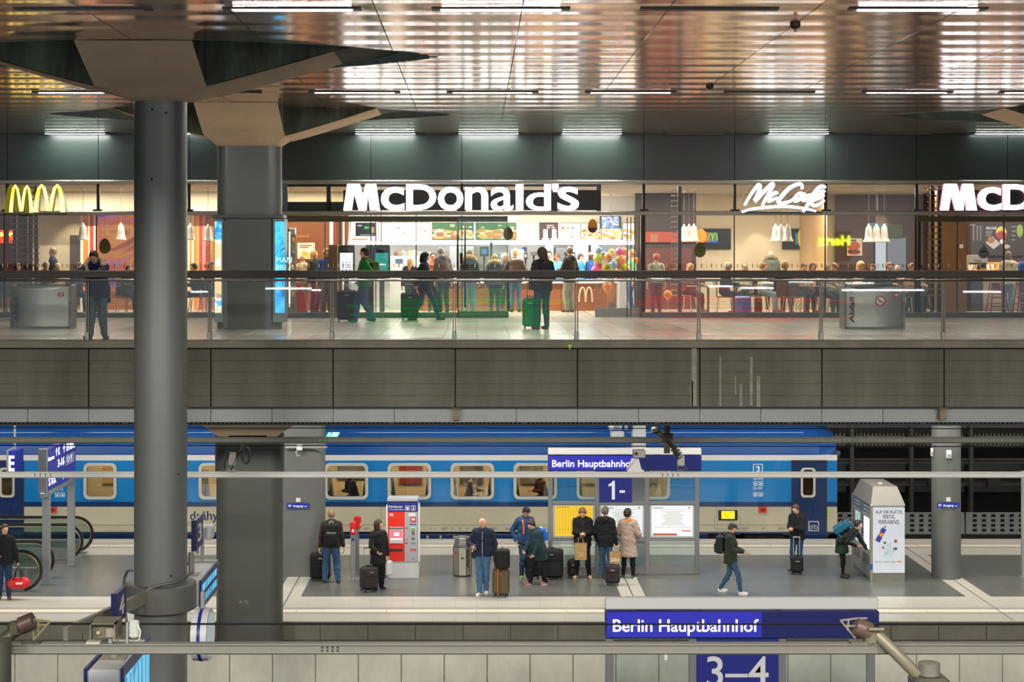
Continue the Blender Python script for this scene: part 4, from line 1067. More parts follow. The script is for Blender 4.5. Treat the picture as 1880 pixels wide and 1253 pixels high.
# stripes, door and recesses
g = MB()
for a, b, c in ((148, 153, '#f2e6cf'), (153, 160, '#e88427'), (162, 165, '#f4dcb0'), (166, 171, '#c8352b'), (172, 178, '#e6dccb'), (290, 300, '#e88427'), (343, 349, '#f0d9a8'), (352, 356, '#f4dcb0'), (362, 366, '#e9a04a'), (366, 372, '#b5382c'), (372, 378, '#d98d80'), (378, 385, '#a82e27'), (385, 389, '#e9a92c')):
    g.bb(PX(a, 47), PX(b, 47), 46.97, 47, UZ, 9.7, mat(c, .6))
struct(g.build('trim_17'))
def flat_thing(name, label, cat, a, b, y0, y1, D, m, parts=(), depth=.04, group=None):
    t = thing(name, label, cat, (PX((a+b)/2, D), D, PZ(y1, D)), 0, group)
    w = (b-a)*D/3000; h = (y1-y0)*D/3000
    MB().bb(-w/2, w/2, 0, depth, 0, h, None, min(.01, depth*.3)).build('panel', m, t)
    t['w'] = w; t['h'] = h; return t
def sub(t, name, D, a, b, y0, y1, m, off=.004, ref=None):
    X, Z = t.location.x, t.location.z
    return MB().bb(PX(a, D)-X, PX(b, D)-X, -off, -off+.004, PZ(y1, D)-Z, PZ(y0, D)-Z).build(name, m, t)
flat_thing('inner_door', 'dark grey interior door in the cream wall behind the leaning man', 'door', 128, 147, 432, 560, 47.95, mat('#5a5148', .5))
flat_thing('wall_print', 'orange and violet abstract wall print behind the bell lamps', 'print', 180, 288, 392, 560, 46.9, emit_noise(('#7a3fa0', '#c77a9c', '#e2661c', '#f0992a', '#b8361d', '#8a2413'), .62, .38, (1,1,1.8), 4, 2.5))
flat_thing('wall_print', 'red flowered wall print right of the near round column', 'print', 378, 385, 392, 560, 46.9, print_noise(('#a82e27', '#5a3a22', '#c2483a'), 3, (1,1,1), 9))
t = flat_thing('poster', 'white snack poster on the orange wood wall', 'poster', 546, 578, 446, 476, 46.55, mat('#cfc6b4', .5))
for i in range(7):
    a = random.uniform(552, 570); b = random.uniform(459, 470); sub(t, 'printed_snack', 46.55, a, a+6, b, b+5, mat(random.choice(('#e2a53a', '#d9862a', '#efc35a')), .5), .005+i*.001)
sub(t, 'caption', 46.55, 550, 572, 450, 452, mat('#8a5a3a'), .005); sub(t, 'caption', 46.55, 550, 566, 453.5, 455.5, mat('#8a5a3a'), .005)
o = MB(); text_mb('McMARCHÉ', .2, o, (PX(543, 46.55), 46.55, PZ(436, 46.55)), None, .002, 0, 1, fit=(24*46.55/3000, None)); tag(o.build('wall_lettering', mat('#c48a54', .5)), 'pale lettering on the orange wood wall above the snack poster', 'lettering')
# red wall with two orange pendant lamps
def iglow(px, py, label):
    t = thing('pendant_lamp', label, 'lamp', (PX(px, 45), 45, PZ(py, 45)), 0, 'orange pendant lamps at the far left')
    MB().bb(-.055, .055, -.055, .055, -.22, .14, None, .01).build('lamp_shade', emit('#f04a10', 1.3), t); MB().ell((0, -.06, .02), (.05, .03, .06), 10).build('bulb', emit('#ffd23a', 9), t, smooth=True); MB().cyl((0, 0, .14), (0, 0, 9.72-PZ(py, 45)), .006, 6).build('cord', BLACK, t)
iglow(4, 432, 'glowing orange square pendant lamp at the very left edge'); iglow(21, 432, 'glowing orange square pendant lamp beside the slatted screen')
# slatted screens
SL = mat('#8a6f4e', .5, .1, .1, 4); SLD = mat('#2e211b', .5)
def screen(label, a, b, D, posts, dz=.125, z1=9.72, m=SL, rise=0):
    t = thing('slatted_screen', label, 'screen', (PX((a+b)/2, D), D, UZ)); X = PX((a+b)/2, D)
    for p in posts: MB().bb(PX(p, D)-X-.045, PX(p, D)-X+.045, .0, .09, 0, z1-UZ).build('post', SLD, t)
    s = MB(); z = .5
    while z < z1-UZ-.02: s.bb(PX(a, D)-X, PX(b, D)-X, -.05, .0, z, z+.035); z += dz*1.25
    s.build('slats', m, t); return t
screen('brown slatted wooden screen below the sideways arches sign', 20, 73, 42.6, (27, 47, 66))
screen('open ladder-like slatted screen left of the first wall television', 1232, 1243, 42.8, (1248,), .11, 9.72, mat('#cfc6ba', .4))
screen('open slatted wooden screen at the café counter column', 1703, 1730, 42.6, (1712, 1725), .13)
MB_ = MB(); t = thing('wood_column', 'square wood-clad column with a white switch beside the café menu wall', 'column', (PX(1752, 44.5), 44.5, UZ))
MB().bb(-.36, .34, 0, .6, 0, 9.72-UZ).build('cladding', print_noise(('#6e4a2c', '#7c5634', '#644226'), 70, (1,1,.5), 6, .5, .3), t)
MB().bb(.14, .24, -.015, 0, PZ(456, 44.5)-UZ, PZ(449, 44.5)-UZ).build('switch_plate', WHITEP, t)
# televisions
def tv(label, a, b, y0, y1, D, kind):
    t = flat_thing('television', label, 'television', a, b, y0, y1, D, mat('#1b1d1c', .25), (), .07, 'wall televisions')
    if kind == 'M':
        sub(t, 'screen_logo', D, 1299, 1318, 427, 445, emit('#1f9a5c', .9))
        q = MB(); X, Z = t.location.x, t.location.z
        for c in (1304.5, 1312.5):
            q.tube([(PX(c+4*math.cos(a_), D)-X, -.012, PZ(442-13*math.sin(a_), D)-Z) for a_ in [PI*i/10 for i in range(11)]], .012, 5)
        q.build('screen_letter', emit('#f2d23a', 1.0), t); sub(t, 'screen_caption', D, 1299, 1318, 442.5, 445.5, emit('#2c62d6', 1.1), .008)
    else:
        sub(t, 'screen_picture', D, 1460, 1481, 428, 448, emit('#1a8a58', .8)); q = MB(); X, Z = t.location.x, t.location.z
        q.ell((PX(1470, D)-X, -.012, PZ(437, D)-Z), (.085, .006, .28), 14); q.build('screen_egg', emit('#e8a02c', 1.1), t); sub(t, 'screen_caption', D, 1460, 1480, 445.5, 447, emit('#2c62d6', 1.1), .008)
        sub(t, 'screen_caption', D, 1461, 1480, 449, 450, emit('#2c62d6', 1.1), .008)
    return t
tv('wall television with a green and yellow logo on the beige wall', 1282, 1342, 420, 458, 48.9, 'M')
tv('wall television with an egg picture right of the middle lamp group', 1436, 1507, 420, 458, 48.9, 'E')
# burger poster
t = flat_thing('poster', 'square burger poster on the dark brown wall', 'poster', 1555, 1583, 438, 470, 48.55, mat('#d8cdb4', .5))
q = MB(); D = 48.5; X, Z = t.location.x, t.location.z
def el(q, px, py, rx, ry, y, m): q.ell((PX(px, D)-X, y, PZ(py, D)-Z), (rx*D/3000, .006, ry*D/3000), 16, m)
el(q, 1569, 463, 12, 5, -.006, mat('#9a3a22', .5)); el(q, 1568, 459, 12, 4, -.010, mat('#e6c06a', .5)); el(q, 1568, 461, 11, 3, -.014, mat('#5a2a1a', .5)); el(q, 1568, 452, 12, 8, -.018, mat('#b5562a', .5)); q.build('printed_burger', None, t)
sub(t, 'caption', 48.5, 1558, 1573, 440, 443.5, mat('#5a4a3a'), .005)
# doorway to the bright back room
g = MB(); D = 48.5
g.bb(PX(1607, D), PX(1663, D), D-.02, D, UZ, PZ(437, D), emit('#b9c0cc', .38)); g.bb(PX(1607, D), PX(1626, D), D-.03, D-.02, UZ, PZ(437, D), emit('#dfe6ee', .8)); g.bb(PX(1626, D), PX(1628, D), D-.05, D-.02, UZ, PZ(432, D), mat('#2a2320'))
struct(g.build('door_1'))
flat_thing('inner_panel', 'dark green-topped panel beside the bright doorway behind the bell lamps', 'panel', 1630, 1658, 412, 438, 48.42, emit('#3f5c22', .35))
t = thing('ceiling_frame', 'small green lit sign box above the bright doorway', 'sign', (PX(1612, 46.5), 46.5, PZ(424, 46.5))); MB().bb(-.28, .28, 0, .12, 0, .22, None, .02).build('case', emit('#7fa392', .5), t); MB().cyl((0, .06, .2), (0, .06, 9.72-PZ(424, 46.5)), .01, 6).build('rod', STEEL, t)
# bell pendant lamps
BELL = mat('#d9d2c8', .25, .1)
def bell(px, py, D, label, grp, k=1.0):
    t = thing('pendant_lamp', label, 'lamp', (PX(px, D), D, PZ(py, D)), 0, grp)
    r = .145*k
    MB().lathe([(.012, .46*k), (.028, .45*k), (.03, .41*k), (.062, .39*k), (.085, .33*k), (.098, .22*k), (.104, .13*k), (.125, .07*k), (r*1.03, .02*k), (r*1.03, 0), (r-.012, .0), (.09, .12*k), (.05, .3*k)], n=24).build('lamp_shade', BELL, t, smooth=True)
    MB().ell((0, 0, .05), (.05, .05, .05), 10).build('bulb', emit('#ffe2a8', 8), t, smooth=True)
    MB().cyl((0, 0, .43*k), (0, 0, 9.71-PZ(py, D)), .007, 6).build('cord', mat('#6d655a', .5), t)
    MB().lathe([(.05, 9.71-PZ(py, D)), (.05, 9.69-PZ(py, D)), (.01, 9.66-PZ(py, D))], n=12).build('ceiling_rose', BELL, t)
for i, (px, py, D) in enumerate(((152.5, 441, 43.5), (222, 441, 43.5), (350, 441, 43.5), (382, 443, 43.5))):
    bell(px, py, D, 'white bell-shaped pendant lamp '+['over the orange stripes', 'in front of the orange abstract print', 'half hidden by the near round column', 'right beside the advert screen of the wide column'][i], 'bell lamps on the left')
for i, (px, D) in enumerate(((1256, 45.2), (1265, 44.6), (1274, 43.8))): bell(px, 444, D, 'white bell pendant lamp of the group at the ladder screen, '+['leftmost', 'middle', 'rightmost'][i], 'bell lamps at the ladder screen', 1.05)
for i, (px, D) in enumerate(((1424, 45.2), (1434, 44.6), (1446, 43.8))): bell(px, 443.5, D, 'white bell pendant lamp of the group before the egg television, '+['leftmost', 'middle', 'rightmost'][i], 'bell lamps before the television', 1.05)
for i, (px, D) in enumerate(((1595, 44.2), (1609, 44.2), (1623.5, 44.2))): bell(px, 445, D, 'white bell pendant lamp of the group before the doorway, '+['leftmost', 'middle', 'rightmost'][i], 'bell lamps before the doorway', 1.08)
# ceiling downlights in the restaurant
for i, (px, py) in enumerate(((163, 383), (1265, 363), (1563, 364), (1686, 371), (1705, 369), (122, 377), (1080, 362))):
    D = (9.72-CAMZ)*FPX/(CY-py) if (CY-py) > 98 else 50
    t = thing('downlight', 'small round lit downlight in the restaurant ceiling, '+['left of the near column', 'above the ladder screen', 'above the three lamps on the right', 'near the right lettering', 'nearest the right lettering', 'by the arches sign', 'right of the lettering'][i], 'lamp', (PX(px, D), D, 9.70), 0, 'round restaurant downlights')
    MB().lathe([(.16, .0), (.16, .02), (.12, .02)], n=18).build('rim', WHITEP, t); MB().lathe([(.12, -.004), (.12, .012)], n=18).build('diffuser', emit('#fff6e0', 6), t)
# scallops of light on the beige wall
for px in (1395, 1330, 1475, 1620): 
    L = bpy.data.lights.new('wall_spot', 'SPOT'); L.energy = 55; L.color = (1, .92, .78); L.spot_size = math.radians(62); L.spot_blend = .5; L.shadow_soft_size = .05
    o = bpy.data.objects.new('wall_spot', L); COL.objects.link(o); o.location = (PX(px, 48.5), 48.35, 9.35); o.rotation_euler = (math.radians(12), 0, 0)
L = bpy.data.lights.new('wall_spot', 'SPOT'); L.energy = 90; L.color = (1, .86, .62); L.spot_size = math.radians(75); L.spot_blend = .6; L.shadow_soft_size = .05
o = bpy.data.objects.new('wall_spot', L); COL.objects.link(o); o.location = (PX(125, 47), 47.2, 9.5); o.rotation_euler = (math.radians(15), 0, 0)
# orange panels on the dark wall
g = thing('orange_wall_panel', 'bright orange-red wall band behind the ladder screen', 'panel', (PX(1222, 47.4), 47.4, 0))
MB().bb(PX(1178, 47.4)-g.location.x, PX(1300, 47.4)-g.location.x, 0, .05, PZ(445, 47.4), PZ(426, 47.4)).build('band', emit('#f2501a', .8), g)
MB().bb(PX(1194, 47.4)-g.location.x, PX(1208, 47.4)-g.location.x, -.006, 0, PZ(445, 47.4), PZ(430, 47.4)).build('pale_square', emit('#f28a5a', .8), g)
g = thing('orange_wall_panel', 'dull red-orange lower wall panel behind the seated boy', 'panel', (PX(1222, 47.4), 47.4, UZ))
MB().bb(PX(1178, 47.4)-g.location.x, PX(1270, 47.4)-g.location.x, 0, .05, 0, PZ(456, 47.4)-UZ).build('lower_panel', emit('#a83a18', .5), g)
# ------------------------------------------------------------------ kitchen, counter, menu boards
CW = print_noise(('#6a3514', '#93531f', '#7a4018'), 26, (1,1,1), 4, .4, .3)
t = thing('service_counter', 'long wood-fronted service counter with white top and a pale arches emblem', 'counter', (PX(960, 46), 46, UZ)); X = t.location.x
ct = PZ(521, 46)-UZ
MB().bb(PX(765, 46)-X, PX(1132, 46)-X, 0, .7, .0, ct).build('counter_front', CW, t)
MB().bb(PX(762, 46)-X, PX(1136, 46)-X, -.05, .75, ct, ct+.05, None, .01).build('counter_top', mat('#d9d3c6', .4), t)
q = MB()
for c in (1069.5, 1081.5):
    q.tube([(PX(c+6*math.cos(a_), 46)-X, -.012, (PZ(555, 46)-UZ)+(27*46/3000)*math.sin(a_)) for a_ in [PI*i/12 for i in range(13)]], .03, 5)
q.build('arches_emblem', mat('#c0a284', .5), t)
for px in (820, 1030): MB().bb(PX(px, 46)-X, PX(px+1, 46)-X, -.004, 0, .05, ct-.02).build('joint', mat('#4a260f'), t)
q = thing('white_pillar', 'white square pillar at the right end of the service counter', 'pillar', (PX(1142, 45.6), 45.6, UZ)); MB().bb(-.09, .09, 0, .3, 0, 1.15).build('pillar_body', WHITEP, q); MB().bb(-.10, .10, -.01, .31, 0, .1).build('plinth', GREYP, q)
q = thing('wood_post', 'round wooden post in front of the counter with a steel foot', 'post', (PX(1124, 44.8), 44.8, UZ)); MB().cyl((0,0,.25), (0,0,1.2), .07, 18).build('post_shaft', mat('#a3763c', .5, 0, .15, 6), q, auto=True); MB().cyl((0,0,0), (0,0,.26), .075, 18).build('foot', STEEL, q, auto=True)
# menu boards
MD = 48.0
def food(q, D, a, b, y0, y1, n, rs, seed, cols=('#f0c878', '#e0a050', '#f8e8c8', '#d87838', '#fff6e4', '#c85a30'), X=0, Z=0, st=1.5):
    r = random.Random(seed)
    for i in range(n):
        rx = r.uniform(.6, 1.1)*rs; ry = rx*r.uniform(.35, .6)
        px, py = r.uniform(a+rx*.3, b-rx*.3), r.uniform(y0+ry, y1-ry)
        q.ell((PX(px, D)-X, -.010-i*.0012, PZ(py, D)-Z), (rx*D/3000, .002, ry*D/3000), 12, emit(r.choice(cols), st))
def board(label, a, b, y0, y1, base, st, kind, seed):
    t = thing('menu_board', label, 'menu board', (PX((a+b)/2, MD), MD, PZ(y1, MD)), 0, 'lit menu boards over the counter'); X, Z = t.location.x, t.location.z
    w = (b-a)*MD/6000; h = (y1-y0)*MD/3000
    MB().bb(-w, w, .01, .08, 0, h, None, .005).build('frame', mat('#6a5a50', .4), t)
    MB().bb(-w+.02, w-.02, -.002, .01, .02, h-.02).build('panel', emit(base, st), t)
    q = MB()
    if kind == 'food': food(q, MD, a+3, b-3, y0+(y1-y0)*.35, y1-3, 44, 6, seed, X=X, Z=Z, st=st*1.0)
    if kind == 'green':
        food(q, MD, a+3, b-3, y0+(y1-y0)*.35, y1-2, 60, 8, seed, ('#f0c060', '#e39a3c', '#fff0c0', '#e8d060', '#b86a28', '#fff9e6'), X, Z, 1.5)
        food(q, MD, a+3, b-3, y0+2, y0+12, 3, 5, seed+1, ('#c8d8a0', '#ffe9c0'), X, Z, 1.3)
    if kind == 'cups':
        for px in (a+8, a+24): q.bb(PX(px, MD)-X, PX(px+8, MD)-X, -.02, -.012, PZ(y1-4, MD)-Z, PZ(y0+13, MD)-Z, emit('#f4f0ee', 1.8)); q.ell((PX(px+4, MD)-X, -.02, PZ(y1-4, MD)-Z), (7*MD/3000, .004, 2.4*MD/3000), 12, emit('#ffffff', 1.8))
        for yy, xa, xb in ((y0+5, a+14, a+27), (y0+9, a+14, a+20), (y0+9, a+23, a+30)): q.bb(PX(xa, MD)-X, PX(xb, MD)-X, -.016, -.012, PZ(yy+2, MD)-Z, PZ(yy, MD)-Z, emit('#f4d8d0', 1.5))
    if kind == 'items':
        for i, c in enumerate(('#e87848', '#e8b070', '#8aa8c8')): q.ell((PX(a+6+i*9, MD)-X, -.014, PZ(y0+10, MD)-Z), (3.4*MD/3000, .004, 3.2*MD/3000), 10, emit(c, 1.5))
        food(q, MD, a+22, b-2, y1-12, y1-2, 8, 5, seed, X=X, Z=Z, st=2)
    if kind == 'sparse': food(q, MD, a+20, b-2, y0+6, y1-6, 6, 4, seed, ('#f0b0a0', '#f8d8b8', '#e87060'), X, Z, 1.8)
    if q.v: q.build('printed_food', None, t)
board('long overexposed white menu board left of the green ones', 694, 790, 408, 442, '#fff6e8', 6, 'sparse', 3)
board('green menu board with a heart and burgers, left of the two', 793, 870, 408.5, 442, '#1f8a3c', 1.1, 'green', 5)
board('green menu board with burgers, right of the two', 873, 948, 408.5, 442, '#2a8f3f', 1.1, 'green', 8)
board('white menu board with small red dishes right of the green ones', 951, 987, 408.5, 443, '#fffaf4', 6, 'sparse', 13)
board('dark brown menu board with white cups', 989.5, 1025, 408.5, 443, '#5a3030', .8, 'cups', 2)
board('cream menu board with three small dishes in a row', 1027.5, 1063.5, 409, 443, '#fff0d8', 3.0, 'items', 7)
board('menu board with big burgers under the hanging egg', 1066, 1102, 409, 443, '#f2d8b4', 2.2, 'food', 17)
board('menu board with burgers below the blue screen', 1104, 1140.5, 409, 443, '#f4dcc0', 2.2, 'food', 23)
board('menu board with stacked burgers at the right end of the row', 1143, 1180, 409, 443, '#f6e0c8', 2.6, 'food', 29)
t = flat_thing('order_screen', 'black order number screen with green digits left of the menu boards', 'screen', 652.5, 691, 409, 434, 47.8, mat('#161c1e', .3))
o = MB(); X, Z = t.location.x, t.location.z; text_mb('251', .2, o, (PX(669, 47.8)-X, -.006, PZ(420.5, 47.8)-Z), None, .001, .01, 1, fit=(8*47.8/3000, .075)); MB().cyl((0, .02, .42), (0, .02, 9.72-Z), .015, 6).build('rod', STEEL, t); o.build('screen_digits', emit('#1ee08a', 1.5), t)
sub(t, 'screen_caption', 47.8, 656, 664, 413.5, 415.5, emit('#e8f0f0', 1)); sub(t, 'screen_caption', 47.8, 661, 686, 431, 432, emit('#e8f0f0', 1)); sub(t, 'screen_emblem', 47.8, 682, 687, 417, 428, emit('#d8c86a', .8))
t = flat_thing('lit_panel', 'white overexposed light panel behind the order number screen', 'panel', 645, 693, 407, 442, 48.2, emit('#fffaf0', 2.4)); sub(t, 'printed_food', 48.2, 646, 675, 438, 442, emit('#f0a860', 1.4), .006)
t = flat_thing('ceiling_screen', 'tilted blue and white advertising screen hanging over the menu boards', 'screen', 1101, 1141, 397, 420, 47.0, mat('#2b2430', .4)); sub(t, 'picture', 47.0, 1105, 1136, 398, 419, emit_noise(('#3f8ae0', '#d8ecff', '#2a5ea8', '#ffffff'), 1.6, 2.4, (1,1,1), 12)); MB().cyl((0, .02, .3), (0, .02, 9.7-t.location.z), .012, 6).build('rod', STEEL, t)
# light strip, hood and back wall furniture
t = thing('canopy', 'bright white canopy edge under the menu boards', 'canopy', (PX(900, 47.9), 47.9, PZ(449, 47.9)))
MB().bb(PX(645, 47.9)-t.location.x, PX(1180, 47.9)-t.location.x, 0, .5, 0, .09).build('canopy_edge', emit('#ffffff', 14), t); MB().bb(PX(645, 47.9)-t.location.x, PX(1180, 47.9)-t.location.x, .1, 2.5, .09, .12).build('soffit', WHITEP, t)
MB().bb(PX(950, 47.9)-t.location.x, PX(1182, 47.9)-t.location.x, .0, .3, PZ(408, 47.9)-PZ(449, 47.9), PZ(396, 47.9)-PZ(449, 47.9)).build('upper_fascia', mat('#cbbfae', .6), t)
random.seed(21)
KW = mat('#d5d7d6', .3, .3); KD = mat('#33373a', .4); 
for i, (a, b, y0, y1, c, lab) in enumerate(((742, 800, 462, 505, '#b9bcbd', 'grey steel cupboard behind the counter at the left'), (825, 870, 452, 495, '#c9cdcf', 'pale steel cabinet behind the lock box'), (905, 935, 462, 500, '#a8aeb2', 'steel drink dispenser behind the counter screens'), (938, 962, 458, 498, '#e8eaea', 'white fridge with price tags behind the counter'), (1000, 1016, 448, 498, '#dfe2e2', 'white paper holder above the grill'), (1020, 1050, 455, 495, '#8d9294', 'grey coffee machine behind the server'), (1052, 1080, 448, 480, '#e4e6e6', 'white extractor cabinet on the white kitchen wall'), (1085, 1100, 450, 495, '#d0d4d6', 'slim steel cupboard at the white wall'))):
    t = flat_thing('kitchen_cabinet', lab, 'cabinet', a, b, y0, y1, 49.3, mat(c, .3, .3, .1, 3), (), .7); D = 49.3
    for j in range(2): sub(t, 'door_panel', D, a+1+j*(b-a)/2, a+(j+1)*(b-a)/2-1, y0+3, y1-3, mat(c, .25, .4), .006)
    t.location.z = UZ; t.children[0].scale = (1, 1, 1)
    for ch in t.children: ch.location.z += PZ(y1, D)-UZ
    MB().bb(-t['w']/2, t['w']/2, .02, .68, 0, PZ(y1, D)-UZ).build('plinth', KW, t)
for i, (px, py, w, h) in enumerate(((889, 462, 16, 18), (902, 450, 5, 10), (1052, 470, 9, 14), (965, 470, 7, 12), (1003, 475, 9, 10), (872, 474, 6, 14), (1040, 465, 10, 5), (925, 470, 9, 8), (980, 466, 12, 7))):
    D = 46.25; t = thing('cash_register' if i in (0, 2, 3, 4, 7) else 'drink_dispenser', ['dark till screen with a blue lit display', 'narrow black dispenser above the till screen', 'grey till behind the server', 'black till beside the blond customer', 'small till between two customers', 'slim red bottle rack on the counter', 'dark shelf with folded boxes', 'small till with a white front', 'low dark tray rack'][i]+' on the counter', 'till' if i in (0,2,3,4,7) else 'rack', (PX(px, D), D, UZ+ct+.05))
    hz = PZ(py-h/2, D)-(UZ+ct+.05); ww = w*D/6000; hh = h*D/3000
    MB().bb(-.03, .03, .05, .11, 0, max(.05, hz-hh)).build('stand', KD, t); MB().bb(-.12, .12, 0, .2, 0, .02).build('base', KD, t)
    MB().bb(-ww, ww, 0, .06, hz-hh, hz, None, .008).build('screen_body', mat(['#26352f', '#20211f', '#3f4547', '#2a2d30', '#4a4f52', '#9a2a22', '#3a3634', '#d8dad8', '#46494a'][i], .35), t)
    if i in (0, 2, 3): MB().bb(-ww*.6, ww*.6, -.006, 0, hz-hh*.75, hz-hh*.25).build('display', emit(['#5a9ad8', '#c8d4d8', '#e8c8c0'][['0', '2', '3'].index(str(i))], 1.1), t)
# shelves and small goods behind the counter: jars and cups
t = thing('syrup_shelf', 'steel dispenser shelf with ice cream topping jars at the left of the kitchen', 'shelf', (PX(745, 47), 47, UZ)); X = t.location.x
MB().bb(PX(716, 47)-X, PX(770, 47)-X, 0, .4, 0, PZ(470, 47)-UZ).build('dispenser_body', KW, t)
for i, (px, c) in enumerate(((727, '#7a4a3a'), (740, '#a08a80'), (752, '#d8b078'), (760, '#e0c8a8'))):
    MB().lathe([(.045, 0), (.055, .05), (.05, .12), (.03, .16)], (PX(px, 47)-X, .1, PZ(470, 47)-UZ), 12).build('topping_jar', mat(c, .4), t, auto=True)
for i, (px, py, w, h, c, l) in enumerate(((829, 456, 22, 12, '#e8eaf4', 'white notice with a blue band on the kitchen wall left of the doorway bars'), (920, 448, 20, 5, '#1f6a48', 'green and white sign strip hanging over the tills'), (733, 479, 14, 7, '#4a8ac0', 'small blue label on the dispenser shelf'), (963, 458, 8, 8, '#4a5a9a', 'small blue price card by the blond customer'), (1110, 455, 14, 12, '#c8cfe0', 'pale notice above the balloons'))):
    flat_thing('notice', l, 'notice', px-w/2, px+w/2, py-h/2, py+h/2, 50.46 if i != 2 else 46.96, emit(c, .8) if i != 1 else mat(c, .4), (), .02)
# egg and drop stickers hanging in the windows
def egg(px, py, rx, ry, D, c1, c2, label, name='hanging_egg', split=.15):
    t = thing(name, label, 'decoration', (PX(px, D), D, PZ(py, D)), 0)
    s = D/3000; q = MB(); n = 28; pts = []
    for i in range(n):
        a = 2*PI*i/n; pts.append((rx*s*math.cos(a)*(1-.14*math.sin(a)), ry*s*math.sin(a)))
    q.prism(pts, -.01, .01, 'y'); q.build('egg_upper', c1, t)
    if c2:
        low = [(x, min(z, -ry*s*split-.02*math.sin(x*40))) for x, z in pts if z < -ry*s*split+.02]
        if len(low) > 3: MB().prism(low, -.014, -.009, 'y').build('egg_lower', c2, t)
    MB().cyl((0, 0, ry*s), (0, 0, (zf(396)-PZ(py, D)) if D < 42 else 9.72-PZ(py, D)), .003, 5).build('thread', mat('#bbb'+'bbb', .5), t)
    return t
egg(1088, 415, 9, 13, 41.6, mat('#e0941c', .45), mat('#5a1f52', .45), 'hanging orange and purple egg before the menu boards')
EM = print_noise(('#2f4a1c', '#5a6a2a', '#7a4a24', '#33501f'), 7, (1,1,2.5), 3)
for px, py, rx, ry, l in ((192.5, 452, 10.5, 14, 'left of the leaning man'), (1285, 459, 10.5, 14, 'below the first wall television'), (933, 429, 9, 12, 'over the right green menu board')):
    t = egg(px, py, rx, ry, FD-.02, EM, None, 'green egg-shaped window sticker '+l, 'window_sticker'); 
    MB().bb(-.09, .09, -.012, -.0101, .05, .065).build('caption', mat('#1a2a12'), t)
t = egg(1287, 433, 10, 13, 44.0, mat('#e89c2c', .5), None, 'orange translucent egg decoration behind the green window sticker')
t = thing('window_sticker', 'grey drop-shaped window sticker in front of the café menu', 'decoration', (PX(1806, FD-.02), FD-.02, PZ(462, FD-.02)))
q = MB(); n = 24; s = FD/3000; pts = []
for i in range(n):
    a = 2*PI*i/n; z = math.sin(a); x = math.cos(a)*(1 if z < 0 else (1-z)**.8)
    pts.append((x*10*s, (z*(10 if z < 0 else 18)-3)*s))
q.prism(pts, -.01, .01, 'y'); q.build('drop', mat('#7a8183', .45), t); MB().bb(-.08, .08, -.012, -.0101, -.02, .01).build('caption', BLACK, t)
# order kiosks
def kiosk(px0, px1, D, side, scr, label, c='#151719'):
    w = (px1-px0)*D/3000; t = thing('order_kiosk', label, 'kiosk', (PX(px0, D), D, UZ)); z1 = PZ(450, D)-UZ
    MB().bb(0, w, 0, .22, .95, z1, None, .015).build('screen_housing', mat(c, .3), t)
    MB().bb(w*.1, w*.9, -.006, 0, 1.02+.1, PZ(464.5, D)-UZ).build('touch_screen', scr, t)
    MB().bb(w*.35, w*.65, .05, .18, .05, .97).build('stand', STEEL, t); MB().bb(0, w, -.02, .3, 0, .05, None, .01).build('base', DARKSTEEL, t)
    MB().bb(w*.3, w*.72, -.008, 0, z1-.12, z1-.09).build('caption', mat('#4a4c4e'), t)
    if side: MB().bb(-.26, -.01, .02, .24, 0, z1+.01, None, .01).build('side_panel', mat('#4a3324', .4), t); MB().bb(-.03, -.005, -.01, .02, 0, z1).build('edge_strip', mat('#b08a58', .4), t)
    return t
t = kiosk(621, 651, 43.4, True, emit_noise(('#e4f0ff', '#ffffff', '#cfe2fa'), 1.3, 6, (1,1,1), 5), 'black order kiosk with a white menu screen before the man in green')
for i in range(3):
    for j in range(4):
        MB().bb(.09+i*.1, .14+i*.1, -.009, -.006, 1.16+j*.065, 1.19+j*.065).build('menu_icon', emit(['#9ab0c8', '#c8a890', '#8ab8d8'][(i+j) % 3], .9), t)
t = kiosk(686, 716, 43.4, False, emit('#16a69c', .9), 'black order kiosk with a turquoise screen behind the man in green'); MB().bb(.14, .32, -.009, -.006, 1.30, 1.34, None).build('menu_icon', emit('#eaffff', 1.2), t)
MB().bb(-.22, -.01, .05, .3, .0, PZ(450, 43.4)-UZ, None, .01).build('side_panel', mat('#3a2f2a', .4), t)
for px in (690, 700): 
    q = MB().cyl((PX(px, 44.6), 44.6, UZ), (PX(px, 44.6), 44.6, 9.72), .018, 10).build('steel_pole'); q.data.materials.append(mat('#a08478', .3, .6)); tag(q, 'thin steel pole rising behind the turquoise kiosk, '+('left' if px == 690 else 'right')+' of the pair', 'pole', 'poles behind the kiosk')
for i, px in enumerate((605, 613, 622, 629, 636)):
    q = MB().bb(PX(px, 46.2), PX(px+[6, 5, 4, 3, 3][i], 46.2), 46.2, 46.3, UZ, PZ(398, 46.2)).build('upright_panel'); q.data.materials.append([emit('#fff4e4', 1.6), mat('#7a2c1c', .5), mat('#1c1614', .5), emit('#fff4e4', 1.3), mat('#8a6a55', .3, .6)][i]); tag(q, ['white lit strip left of the kiosks', 'brown-red upright left of the kiosks', 'black ladder-like upright left of the kiosks', 'white lit strip nearest the kiosks', 'bronze upright right of the lit strip'][i], 'upright', 'uprights behind the kiosks')
